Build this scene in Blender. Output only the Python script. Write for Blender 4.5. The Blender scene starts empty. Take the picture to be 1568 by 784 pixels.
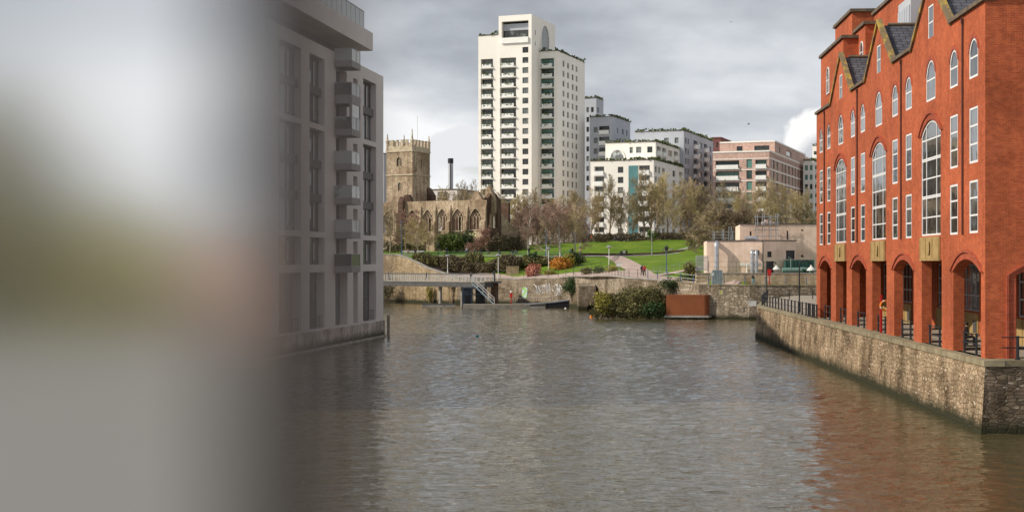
import bpy, math, random, bisect
from mathutils import Vector, Matrix, noise
R = math.radians
random.seed(7)
SC = bpy.context.scene
COL = SC.collection
# ---- survey: camera at (0,0,8 m above the water) looking along +Y, 50 mm lens ----
F, HX, HY, CZ = 2178.0, 784.0, 402.0, 8.0
def K(px): return (px - HX) / F
def ZY(py, Y): return CZ + (HY - py) / F * Y
def P(px, py, Y): return Vector((K(px) * Y, Y, ZY(py, Y)))
def V(*a): return Vector(a)
OFF = {}

# ------------------------------------------------------------------ materials
def mat_new(name):
    m = bpy.data.materials.new(name); m.use_nodes = True
    t = m.node_tree; t.nodes.clear()
    out = t.nodes.new('ShaderNodeOutputMaterial'); b = t.nodes.new('ShaderNodeBsdfPrincipled')
    t.links.new(b.outputs[0], out.inputs[0])
    return m, t, b
def N(t, kind, **kw):
    n = t.nodes.new(kind)
    for k, v in kw.items():
        if k.startswith('i_'):
            key = k[2:].replace('_', ' ')
            sock = n.inputs[key]
        elif k.startswith('n'):
            try: sock = n.inputs[int(k[1:])]
            except ValueError: setattr(n, k, v); continue
        else:
            setattr(n, k, v); continue
        if hasattr(v, 'is_output') or isinstance(v, bpy.types.NodeSocket): t.links.new(v, sock)
        else: sock.default_value = v
    return n
def c4(c): return (c[0], c[1], c[2], 1.0)
def pos(t): return N(t, 'ShaderNodeNewGeometry').outputs['Position']
def noise_fac(t, vec, scale, detail=4.0, rough=0.55):
    n = N(t, 'ShaderNodeTexNoise', i_Vector=vec, i_Scale=scale, i_Detail=detail, i_Roughness=rough)
    return n.outputs['Fac']
def ramp(t, fac, stops):
    r = t.nodes.new('ShaderNodeValToRGB'); t.links.new(fac, r.inputs[0])
    e = r.color_ramp.elements
    while len(e) < len(stops): e.new(0.5)
    for i, (p, c) in enumerate(stops): e[i].position = p; e[i].color = c4(c) if len(c) == 3 else c
    return r.outputs[0]
def mix(t, fac, a, b, mode='MIX'):
    m = t.nodes.new('ShaderNodeMix'); m.data_type = 'RGBA'; m.blend_type = mode
    for s, v in ((m.inputs[0], fac), (m.inputs[6], a), (m.inputs[7], b)):
        if isinstance(v, bpy.types.NodeSocket): t.links.new(v, s)
        else: s.default_value = c4(v) if isinstance(v, tuple) else v
    return m.outputs[2]
def wallco(t):
    g = N(t, 'ShaderNodeNewGeometry')
    cr = N(t, 'ShaderNodeVectorMath', operation='CROSS_PRODUCT', n0=(0, 0, 1), n1=g.outputs['True Normal'])
    d = N(t, 'ShaderNodeVectorMath', operation='DOT_PRODUCT', n0=cr.outputs[0], n1=g.outputs['Position'])
    s = N(t, 'ShaderNodeSeparateXYZ', n0=g.outputs['Position'])
    return N(t, 'ShaderNodeCombineXYZ', n0=d.outputs['Value'], n1=s.outputs[2]).outputs[0], d.outputs['Value'], s.outputs[2]
def bump(t, b, fac, strength, dist=0.1):
    n = N(t, 'ShaderNodeBump', i_Strength=strength, i_Distance=dist, i_Height=fac)
    t.links.new(n.outputs[0], b.inputs['Normal'])
def matn(name, c1, c2=None, scale=1.5, rough=0.7, metal=0.0, bmp=0.0, lo=0.35, hi=0.65, spec=0.3, rnd=False):
    m, t, b = mat_new(name)
    b.inputs['Roughness'].default_value = rough; b.inputs['Metallic'].default_value = metal
    b.inputs['Specular IOR Level'].default_value = spec
    if c2 is None: c2 = tuple(x * 0.82 for x in c1)
    f = noise_fac(t, pos(t), scale)
    c = ramp(t, f, [(lo, c2), (hi, c1)])
    if rnd:
        oi = N(t, 'ShaderNodeObjectInfo')
        k = N(t, 'ShaderNodeMapRange', n0=oi.outputs['Random'], n3=0.75, n4=1.25).outputs[0]
        c = N(t, 'ShaderNodeVectorMath', operation='SCALE', n0=c, i_Scale=k).outputs[0]
    t.links.new(c, b.inputs['Base Color'])
    if bmp: bump(t, b, noise_fac(t, pos(t), scale * 6), bmp, 0.05)
    return m
def mat_brick(name, c1, c2, mort, stain, w=0.225, h=0.075, ms=0.01, blot=0.25):
    m, t, b = mat_new(name); b.inputs['Roughness'].default_value = 0.88; b.inputs['Specular IOR Level'].default_value = 0.2
    vec, u, z = wallco(t)
    br = N(t, 'ShaderNodeTexBrick', i_Vector=vec, i_Color1=c4(c1), i_Color2=c4(c2), i_Mortar=c4(mort), i_Scale=1.0)
    br.inputs['Mortar Size'].default_value = ms; br.inputs['Brick Width'].default_value = w; br.inputs['Row Height'].default_value = h
    br.inputs['Bias'].default_value = 0.0
    f1 = noise_fac(t, pos(t), 0.22, 5.0); f2 = noise_fac(t, pos(t), 2.6, 6.0, .7)
    k1 = ramp(t, f1, [(0.3, stain), (0.62, (1.08, 1.05, 1.05))])
    k2 = ramp(t, f2, [(0.33, (0.78, 0.76, 0.76)), (0.67, (1.18, 1.18, 1.18))])
    sv = N(t, 'ShaderNodeCombineXYZ', n0=N(t, 'ShaderNodeMath', operation='MULTIPLY', n0=u, n1=1.3).outputs[0],
           n1=N(t, 'ShaderNodeMath', operation='MULTIPLY', n0=z, n1=0.12).outputs[0]).outputs[0]
    k3 = ramp(t, noise_fac(t, sv, 1.0, 3.0), [(0.34, (0.84, 0.82, 0.82)), (0.52, (1, 1, 1))])
    c = mix(t, 1.0, br.outputs[0], k1, 'MULTIPLY'); c = mix(t, 1.0, c, k2, 'MULTIPLY'); c = mix(t, 0.8, c, k3, 'MULTIPLY')
    t.links.new(c, b.inputs['Base Color'])
    bump(t, b, br.outputs['Fac'], -0.25, 0.01)
    return m
def mat_stone(name, cols, cell=2.2, ratio=1.9, mort=(0.12, 0.1, 0.08), stain=(0.45, 0.42, 0.38), wet=None, bmp=0.6, big=0.16, top=None, pale=None):
    """rubble masonry: jittered courses, per-stone tones, large weather stains"""
    m, t, b = mat_new(name); b.inputs['Roughness'].default_value = 0.92; b.inputs['Specular IOR Level'].default_value = 0.15
    vec, u, z = wallco(t)
    ns = N(t, 'ShaderNodeTexNoise', i_Vector=vec, i_Scale=0.9, i_Detail=2.0)
    wob = N(t, 'ShaderNodeVectorMath', operation='SCALE', n0=ns.outputs['Color'], i_Scale=0.22).outputs[0]
    v2 = N(t, 'ShaderNodeVectorMath', operation='ADD', n0=vec, n1=wob).outputs[0]
    v3 = N(t, 'ShaderNodeVectorMath', operation='MULTIPLY', n0=v2, n1=(cell, cell * ratio, 1)).outputs[0]
    vo = N(t, 'ShaderNodeTexVoronoi', i_Vector=v3, i_Scale=1.0); vo.voronoi_dimensions = '2D'
    ve = N(t, 'ShaderNodeTexVoronoi', i_Vector=v3, i_Scale=1.0); ve.voronoi_dimensions = '2D'; ve.feature = 'DISTANCE_TO_EDGE'; vo.inputs['Randomness'].default_value = ve.inputs['Randomness'].default_value = .78
    sep = N(t, 'ShaderNodeSeparateXYZ', n0=vo.outputs['Color'])
    n = len(cols)
    c = ramp(t, sep.outputs[0], [(i / (n - 1), cc) for i, cc in enumerate(cols)])
    e = ramp(t, ve.outputs['Distance'], [(0.02, (0, 0, 0)), (0.12, (1, 1, 1))])
    c = mix(t, e, mort, c)
    k = ramp(t, noise_fac(t, pos(t), big, 6.0, 0.62), [(0.36, stain), (0.6, (1.1, 1.08, 1.05))])
    c = mix(t, 1.0, c, k, 'MULTIPLY')
    sv = N(t, 'ShaderNodeCombineXYZ', n0=N(t, 'ShaderNodeMath', operation='MULTIPLY', n0=u, n1=1.1).outputs[0],
           n1=N(t, 'ShaderNodeMath', operation='MULTIPLY', n0=z, n1=0.15).outputs[0]).outputs[0]
    k = ramp(t, noise_fac(t, sv, 1.0, 4.0), [(0.36, (0.6, 0.58, 0.55)), (0.55, (1, 1, 1))])
    c = mix(t, 0.8, c, k, 'MULTIPLY')
    k = ramp(t, noise_fac(t, pos(t), 5.0, 3.0), [(0.3, (0.75, 0.75, 0.75)), (0.7, (1.15, 1.15, 1.15))])
    c = mix(t, 1.0, c, k, 'MULTIPLY')
    if pale:
        kf = ramp(t, noise_fac(t, v3, 1.3, 2.0), [(0.62, (0, 0, 0)), (0.7, (1, 1, 1))])
        c = mix(t, kf, c, pale)
    if wet is not None:
        zz = N(t, 'ShaderNodeMath', operation='ADD', n0=z, n1=N(t, 'ShaderNodeMath', operation='MULTIPLY', n0=noise_fac(t, vec, 0.8), n1=-0.9).outputs[0]).outputs[0]
        f = N(t, 'ShaderNodeMapRange', n0=zz, n1=wet - 0.5, n2=wet + 0.1)
        c = mix(t, f.outputs[0], (0.035, 0.034, 0.018), c)
    t.links.new(c, b.inputs['Base Color'])
    bump(t, b, e, bmp, 0.04)
    return m
def mat_boards(name, c1, c2, w=0.14, dark=(0.6, 0.6, 0.6)):
    m, t, b = mat_new(name); b.inputs['Roughness'].default_value = 0.8
    vec, u, z = wallco(t)
    v = N(t, 'ShaderNodeCombineXYZ', n0=z, n1=u).outputs[0]
    br = N(t, 'ShaderNodeTexBrick', i_Vector=v, i_Color1=c4(c1), i_Color2=c4(c2), i_Mortar=c4(tuple(x * 0.45 for x in c2)), i_Scale=1.0)
    br.inputs['Mortar Size'].default_value = 0.008; br.inputs['Brick Width'].default_value = 4.5; br.inputs['Row Height'].default_value = w
    k = ramp(t, noise_fac(t, vec, 0.5), [(0.35, (0.85, 0.83, 0.8)), (0.6, (1.03, 1.03, 1.03))])
    c = mix(t, 1.0, br.outputs[0], k, 'MULTIPLY')
    t.links.new(c, b.inputs['Base Color']); return m
def mat_glass(name, base=(0.03, 0.035, 0.04), rough=0.06, spec=0.6, tint=None):
    m, t, b = mat_new(name); b.inputs['Roughness'].default_value = rough; b.inputs['Specular IOR Level'].default_value = spec
    oi = N(t, 'ShaderNodeObjectInfo')
    f = N(t, 'ShaderNodeMath', operation='ADD', n0=oi.outputs['Random'], n1=noise_fac(t, pos(t), 0.55, 2.0)).outputs[0]
    c = ramp(t, f, [(0.5, tuple(x * 0.5 for x in base)), (0.9, base), (1.35, tint or tuple(min(1, x * 3.2) for x in base))])
    t.links.new(c, b.inputs['Base Color'])
    bump(t, b, noise_fac(t, pos(t), 0.55, 2.0), 0.22, 0.05)
    return m
def mat_leaf(name, c1, c2, c3, sc=0.9, trans=0.25):
    m, t, b = mat_new(name); b.inputs['Roughness'].default_value = 0.65; b.inputs['Specular IOR Level'].default_value = 0.25
    c = ramp(t, noise_fac(t, pos(t), sc, 5.0, 0.7), [(0.32, c1), (0.5, c2), (0.68, c3)])
    t.links.new(c, b.inputs['Base Color'])
    return m

M = {}
M['brick_red'] = mat_brick('orange_red_brick', (0.48, 0.105, 0.033), (0.35, 0.068, 0.024), (0.38, 0.15, 0.08), (0.76, 0.73, 0.73), w=0.26, h=0.085, ms=0.011)
M['brick_edge'] = mat_brick('brick_arch_ring', (0.40, 0.07, 0.03), (0.30, 0.05, 0.022), (0.3, 0.13, 0.08), (0.85, 0.82, 0.8), w=0.075, h=0.225)
M['brick_pink'] = mat_brick('pale_pink_brick', (0.62, 0.44, 0.36), (0.46, 0.29, 0.23), (0.6, 0.52, 0.46), (0.9, 0.88, 0.88), w=0.45, h=0.15)
M['brick_dark'] = mat_brick('dark_red_brick', (0.22, 0.09, 0.08), (0.16, 0.06, 0.06), (0.2, 0.14, 0.12), (0.85, 0.85, 0.85), w=0.45, h=0.15)
M['stone_church'] = mat_stone('church_stone', [(0.50, 0.385, 0.275), (0.60, 0.475, 0.35), (0.40, 0.30, 0.215), (0.55, 0.43, 0.32), (0.63, 0.52, 0.39)], cell=1.6, ratio=1.7, mort=(0.3, 0.24, 0.17), stain=(0.62, 0.56, 0.5))
M['stone_trim'] = matn('pale_freestone', (0.58, 0.49, 0.36), (0.38, 0.30, 0.21), 1.2, 0.85)
M['stone_dark'] = mat_stone('weathered_shaded_stone', [(0.15, 0.085, 0.065), (0.20, 0.125, 0.09), (0.11, 0.065, 0.05)], cell=1.6, stain=(0.6, 0.55, 0.52))  # darkened to carry the church interior's shade; also serves dark outer stonework
M['quay'] = mat_stone('quay_rubble_stone', [(0.36, 0.26, 0.165), (0.45, 0.34, 0.225), (0.26, 0.185, 0.12), (0.50, 0.39, 0.265), (0.31, 0.22, 0.145), (0.41, 0.31, 0.205)], cell=2.7, ratio=1.5, mort=(0.27, 0.20, 0.12), stain=(0.36, 0.33, 0.29), wet=0.35, bmp=0.9, big=0.45, pale=(0.60, 0.50, 0.38))
M['quay_dark'] = mat_stone('dark_quay_stone', [(0.17, 0.13, 0.09), (0.25, 0.19, 0.14), (0.12, 0.09, 0.065), (0.30, 0.24, 0.17)], cell=2.1, ratio=2.7, mort=(0.15, 0.125, 0.095), stain=(0.5, 0.46, 0.4), wet=0.28, bmp=1.0, big=0.3, pale=(0.42, 0.38, 0.32))
M['wall_pebbly'] = mat_stone('pebbly_wall_stone', [(0.30, 0.25, 0.19), (0.40, 0.34, 0.26), (0.22, 0.18, 0.135), (0.46, 0.40, 0.32)], cell=2.0, ratio=1.4, mort=(0.20, 0.17, 0.13), stain=(0.55, 0.5, 0.42), wet=0.3, bmp=0.8, big=0.25, pale=(0.58, 0.52, 0.44))
M['wall_tan'] = mat_stone('tan_wall_stone', [(0.40, 0.31, 0.20), (0.52, 0.42, 0.28), (0.34, 0.25, 0.16), (0.46, 0.37, 0.25)], cell=1.5, ratio=2.0, mort=(0.34, 0.27, 0.18), stain=(0.7, 0.65, 0.56), wet=0.5)
M['wall_grey'] = mat_stone('brown_park_wall_stone', [(0.26, 0.21, 0.15), (0.34, 0.28, 0.21), (0.19, 0.15, 0.105), (0.40, 0.34, 0.27)], cell=1.8, ratio=1.8, mort=(0.2, 0.16, 0.12), stain=(0.5, 0.46, 0.38), wet=0.6, big=0.25, pale=(0.45, 0.4, 0.33))
M['white'] = matn('white_render', (0.86, 0.82, 0.75), (0.80, 0.76, 0.69), 0.12, 0.75)
M['white2'] = matn('off_white_balcony', (0.86, 0.86, 0.82), (0.78, 0.78, 0.74), 0.5, 0.6)
M['paleblue'] = matn('cool_grey_shaded_render', (0.44, 0.46, 0.50), (0.39, 0.41, 0.45), 0.12, 0.7)  # darkened and cooled so the wall colour carries the tower's shadow
M['coping'] = matn('mossy_coping_stone', (0.30, 0.25, 0.16), (0.17, 0.14, 0.085), 1.3, 0.9, bmp=0.3)
M['lichen'] = matn('yellow_lichen_verge', (0.40, 0.27, 0.05), (0.17, 0.125, 0.07), 1.1, 0.9, lo=0.46, hi=0.6, bmp=0.4)
M['pipebrown'] = matn('dark_brown_pipe', (0.10, 0.035, 0.022), (0.07, 0.025, 0.018), 2.0, 0.6)
M['trimcoping'] = matn('dark_coping', (0.16, 0.12, 0.08), (0.09, 0.07, 0.05), 2.0, 0.85)
M['frame_w'] = matn('white_window_frame', (0.74, 0.73, 0.72), (0.66, 0.65, 0.64), 3.0, 0.45)
M['frame_g'] = matn('grey_window_frame', (0.42, 0.43, 0.46), (0.36, 0.37, 0.40), 2.0, 0.45)
M['frame_d'] = matn('dark_window_frame', (0.055, 0.05, 0.05), (0.04, 0.038, 0.038), 2.0, 0.5)
M['frame_l'] = matn('light_door_frame', (0.55, 0.53, 0.50), None, 2.0, 0.5)
M['glass'] = mat_glass('window_glass')
M['glass_far'] = mat_glass('distant_window_glass', (0.05, 0.055, 0.052), 0.15, 0.5)
M['glass_green'] = mat_glass('green_tint_glass', (0.03, 0.075, 0.06), 0.12, 0.5)
M['glass_sky'] = mat_glass('office_window_glass', (0.022, 0.026, 0.03), 0.03, 1.0)
M['glass_rail'] = mat_glass('balcony_rail_glass', (0.13, 0.14, 0.135), 0.08, 0.6)
M['slate'] = mat_brick('slate_roof', (0.105, 0.11, 0.13), (0.075, 0.08, 0.095), (0.03, 0.03, 0.035), (0.8, 0.8, 0.8), w=0.4, h=0.22, ms=0.02)
M['slate_brown'] = mat_brick('mossy_roof_tile', (0.17, 0.145, 0.11), (0.13, 0.11, 0.08), (0.05, 0.045, 0.04), (0.75, 0.75, 0.7), w=0.4, h=0.2, ms=0.02)
M['grey_panel'] = matn('grey_plant_room_panel', (0.46, 0.47, 0.50), (0.40, 0.41, 0.44), 0.5, 0.5)
M['carved'] = matn('carved_tan_panel', (0.40, 0.27, 0.11), (0.30, 0.20, 0.08), 2.0, 0.7, bmp=0.2)
M['black'] = matn('black_painted_steel', (0.025, 0.025, 0.028), (0.018, 0.018, 0.02), 3.0, 0.45)
M['dkmetal'] = matn('dark_grey_metal', (0.09, 0.085, 0.08), (0.06, 0.058, 0.055), 2.0, 0.55)
M['bluepaint'] = matn('blue_painted_steel', (0.045, 0.10, 0.21), (0.035, 0.08, 0.17), 3.0, 0.5)
M['greysteel'] = matn('galvanised_steel', (0.40, 0.41, 0.42), (0.30, 0.31, 0.33), 1.5, 0.4, metal=0.5)
M['whitepaint'] = matn('white_painted_steel', (0.72, 0.71, 0.67), (0.62, 0.61, 0.57), 2.0, 0.5)
M['red'] = matn('red_paint', (0.55, 0.025, 0.02), (0.45, 0.02, 0.018), 3.0, 0.4)
M['orange'] = matn('orange_plastic', (0.80, 0.24, 0.03), (0.65, 0.18, 0.02), 4.0, 0.4)
M['teal'] = matn('teal_plastic', (0.02, 0.32, 0.36), None, 4.0, 0.4)
M['tealclad'] = matn('teal_cladding', (0.10, 0.24, 0.25), (0.08, 0.20, 0.21), 0.3, 0.5)
M['corten'] = matn('rusted_steel', (0.27, 0.085, 0.03), (0.19, 0.058, 0.022), 0.55, 0.75, lo=0.3, hi=0.7, bmp=0.1)
M['boards'] = mat_boards('pale_timber_boards', (0.86, 0.66, 0.53), (0.78, 0.585, 0.46))
M['greenbox'] = matn('dark_green_steel', (0.03, 0.09, 0.07), (0.02, 0.07, 0.055), 1.0, 0.5)
M['duct'] = matn('spiral_duct_steel', (0.55, 0.56, 0.57), (0.40, 0.41, 0.43), 2.0, 0.32, metal=0.7)
M['paving'] = matn('quay_paving', (0.33, 0.28, 0.22), (0.24, 0.20, 0.155), 0.7, 0.9, bmp=0.2)
M['palepave'] = matn('pale_bridge_paving', (0.215, 0.212, 0.20), (0.18, 0.178, 0.168), 0.8, 0.85)
M['path'] = matn('pink_tarmac_path', (0.42, 0.32, 0.27), (0.36, 0.27, 0.23), 0.5, 0.9)
M['greypath'] = matn('grey_path', (0.36, 0.36, 0.35), (0.29, 0.29, 0.28), 0.5, 0.9)
M['concrete'] = matn('weathered_concrete', (0.36, 0.33, 0.29), (0.24, 0.215, 0.185), 0.8, 0.85, bmp=0.2)
M['deckwood'] = matn('weathered_deck_timber', (0.30, 0.26, 0.20), (0.20, 0.17, 0.13), 2.0, 0.85)
M['darkhull'] = matn('tarred_hull', (0.018, 0.016, 0.018), (0.012, 0.011, 0.012), 1.0, 0.6)
M['blueshed'] = matn('blue_grey_steel', (0.035, 0.05, 0.07), (0.028, 0.04, 0.055), 1.0, 0.5)
M['resid'] = matn('pale_grey_cladding', (0.70, 0.66, 0.62), (0.63, 0.59, 0.56), 0.25, 0.7)
M['resid_dk'] = matn('dark_recess_panel', (0.10, 0.095, 0.09), (0.075, 0.07, 0.068), 0.6, 0.6)
M['resid_slab'] = matn('grey_balcony_slab', (0.30, 0.29, 0.285), (0.26, 0.25, 0.245), 0.6, 0.65)
M['plinth'] = mat_stone('stained_plinth', [(0.56, 0.52, 0.48), (0.60, 0.56, 0.52), (0.52, 0.48, 0.45)], cell=0.6, ratio=1.0, mort=(0.52, 0.48, 0.45), stain=(0.5, 0.45, 0.4), wet=0.45, bmp=0.1, big=0.4)
M['bark'] = matn('grey_brown_bark', (0.36, 0.285, 0.195), (0.22, 0.17, 0.115), 2.0, 0.9)
M['twig'] = matn('tan_twigs', (0.40, 0.315, 0.185), (0.30, 0.235, 0.135), 0.3, 0.9, rnd=True)
M['twig_ochre'] = matn('ochre_twigs', (0.46, 0.37, 0.19), (0.35, 0.275, 0.14), 0.3, 0.9, rnd=True)
M['twig_red'] = matn('purple_brown_twigs', (0.40, 0.27, 0.21), (0.30, 0.20, 0.155), 0.3, 0.9, rnd=True)
M['twig_pink'] = matn('pinkish_twigs', (0.38, 0.22, 0.17), (0.29, 0.16, 0.125), 0.3, 0.9, rnd=True)
M['twig_dark'] = matn('dark_brown_twigs', (0.24, 0.175, 0.115), (0.17, 0.12, 0.08), 0.3, 0.9, rnd=True)
M['birchbark'] = matn('white_birch_bark', (0.52, 0.48, 0.42), (0.25, 0.22, 0.19), 1.6, 0.85)
M['leaf_dark'] = mat_leaf('dark_evergreen_leaf', (0.018, 0.032, 0.012), (0.04, 0.065, 0.02), (0.085, 0.11, 0.03))
M['leaf_mid'] = mat_leaf('mid_green_leaf', (0.035, 0.06, 0.015), (0.085, 0.125, 0.025), (0.17, 0.19, 0.045))
M['leaf_olive'] = mat_leaf('olive_leaf', (0.06, 0.058, 0.022), (0.12, 0.11, 0.038), (0.20, 0.175, 0.06))
M['leaf_ivy'] = mat_leaf('ivy_leaf', (0.02, 0.04, 0.014), (0.04, 0.075, 0.022), (0.07, 0.12, 0.03))
M['leaf_brown'] = mat_leaf('brown_hedge_leaf', (0.055, 0.042, 0.025), (0.11, 0.085, 0.045), (0.17, 0.14, 0.075))
M['leaf_orange'] = mat_leaf('orange_leaf', (0.38, 0.13, 0.02), (0.55, 0.22, 0.035), (0.62, 0.33, 0.06), 1.5)
M['leaf_salmon'] = mat_leaf('salmon_stem', (0.34, 0.12, 0.075), (0.46, 0.18, 0.12), (0.5, 0.24, 0.16), 1.5)
M['leaf_yellow'] = mat_leaf('yellow_green_leaf', (0.14, 0.14, 0.025), (0.27, 0.24, 0.04), (0.4, 0.34, 0.06), 1.5)
M['leaf_sun'] = mat_leaf('bright_olive_leaf', (0.10, 0.098, 0.015), (0.18, 0.17, 0.028), (0.27, 0.235, 0.045))
M['leaf_roof'] = mat_leaf('roof_garden_leaf', (0.03, 0.055, 0.015), (0.075, 0.105, 0.03), (0.13, 0.16, 0.05), 0.6)
M['skin'] = matn('skin', (0.52, 0.32, 0.23), None, 4.0, 0.6)
M['hair'] = matn('dark_hair', (0.035, 0.025, 0.018), None, 4.0, 0.6)
M['gull'] = matn('gull_plumage', (0.72, 0.72, 0.72), (0.5, 0.5, 0.52), 8.0, 0.8)
M['gullwing'] = matn('gull_wing_grey', (0.16, 0.16, 0.17), (0.1, 0.1, 0.11), 8.0, 0.8)
M['spray'] = matn('white_spray_paint', (0.74, 0.72, 0.69), (0.55, 0.53, 0.50), 2.0, 0.8)
M['spray_g'] = matn('green_spray_paint', (0.25, 0.5, 0.14), (0.5, 0.52, 0.6), 1.2, 0.8, lo=0.45, hi=0.5)
CLOTH = {}
def cloth(c):
    if c not in CLOTH: CLOTH[c] = matn('cloth_%02d' % len(CLOTH), c, None, 6.0, 0.85)
    return CLOTH[c]

def make_grass():
    m, t, b = mat_new('lawn_grass'); b.inputs['Roughness'].default_value = 0.85; b.inputs['Specular IOR Level'].default_value = 0.15
    p = pos(t)
    sv = N(t, 'ShaderNodeVectorMath', operation='MULTIPLY', n0=p, n1=(1, 0.45, 1)).outputs[0]
    c = ramp(t, noise_fac(t, sv, 0.16, 6.0, 0.65), [(0.3, (0.068, 0.122, 0.008)), (0.5, (0.108, 0.178, 0.012)), (0.7, (0.160, 0.215, 0.022))])
    k = ramp(t, noise_fac(t, sv, 1.8, 3.0), [(0.3, (0.75, 0.77, 0.75)), (0.7, (1.15, 1.15, 1.1))])
    c = mix(t, 1.0, c, k, 'MULTIPLY')
    w = ramp(t, noise_fac(t, sv, 0.07, 5.0, 0.7), [(0.62, (0, 0, 0)), (0.72, (1, 1, 1))])
    c = mix(t, w, c, (0.16, 0.15, 0.06))
    # leaf litter and bare soil under the trees above the lawn
    s = N(t, 'ShaderNodeSeparateXYZ', n0=p)
    yy = N(t, 'ShaderNodeMath', operation='ADD', n0=s.outputs[1], n1=N(t, 'ShaderNodeMath', operation='MULTIPLY', n0=noise_fac(t, p, 0.15), n1=-14.0).outputs[0]).outputs[0]
    f = N(t, 'ShaderNodeMapRange', n0=yy, n1=337.0, n2=342.0)
    c = mix(t, f.outputs[0], c, (0.13, 0.095, 0.055))
    t.links.new(c, b.inputs['Base Color']); return m
M['grass'] = make_grass()

def make_water():
    m, t, b = mat_new('murky_harbour_water')
    b.inputs['Base Color'].default_value = (0.068, 0.056, 0.026, 1); b.inputs['Roughness'].default_value = 0.05
    b.inputs['IOR'].default_value = 1.5; b.inputs['Specular IOR Level'].default_value = 1.0
    p = pos(t)
    def wave(sx, sy, rot, detail, rough):
        mp = N(t, 'ShaderNodeMapping', n0=p); mp.inputs['Rotation'].default_value = (0, 0, R(rot)); mp.inputs['Scale'].default_value = (sx, sy, 1)
        return noise_fac(t, mp.outputs[0], 1.0, detail, rough)
    w1 = wave(0.5, 1.9, 3, 3.0, 0.6); w2 = wave(1.6, 5.0, -5, 2.0, 0.6); w3 = wave(0.12, 0.3, 10, 2.0, 0.5)
    a = N(t, 'ShaderNodeMath', operation='MULTIPLY_ADD', n0=w2, n1=0.6, n2=w1).outputs[0]
    h = N(t, 'ShaderNodeMath', operation='MULTIPLY_ADD', n0=w3, n1=0.9, n2=a).outputs[0]
    # calmer near the quay on the right, ruffled by the breeze in mid channel
    gust = ramp(t, wave(0.012, 0.03, 15, 4.0, 0.6), [(0.36, (0.55, 0.55, 0.55)), (0.6, (1, 1, 1))])
    bp = N(t, 'ShaderNodeBump', i_Strength=gust, i_Distance=WATER_H, i_Height=h)
    t.links.new(bp.outputs[0], b.inputs['Normal']); return m
WATER_H = 0.10
M['water'] = make_water()

def make_panel():
    m, t, b = mat_new('satin_polished_steel'); b.inputs['Base Color'].default_value = (0.98, 0.98, 0.98, 1)
    b.inputs['Metallic'].default_value = 1.0; b.inputs['Roughness'].default_value = 0.135
    b.inputs['Anisotropic'].default_value = 0.0
    tg = N(t, 'ShaderNodeCombineXYZ', n2=1.0); b.distribution = 'MULTI_GGX'
    t.links.new(tg.outputs[0], b.inputs['Tangent'])
    return m
M['panel'] = make_panel()
M['panel_veil'] = matn('brown_veil_bead', (0.14, 0.115, 0.10), None, 30.0, 0.55, metal=0.2)  # dark brown of the bead added for the veil

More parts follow.
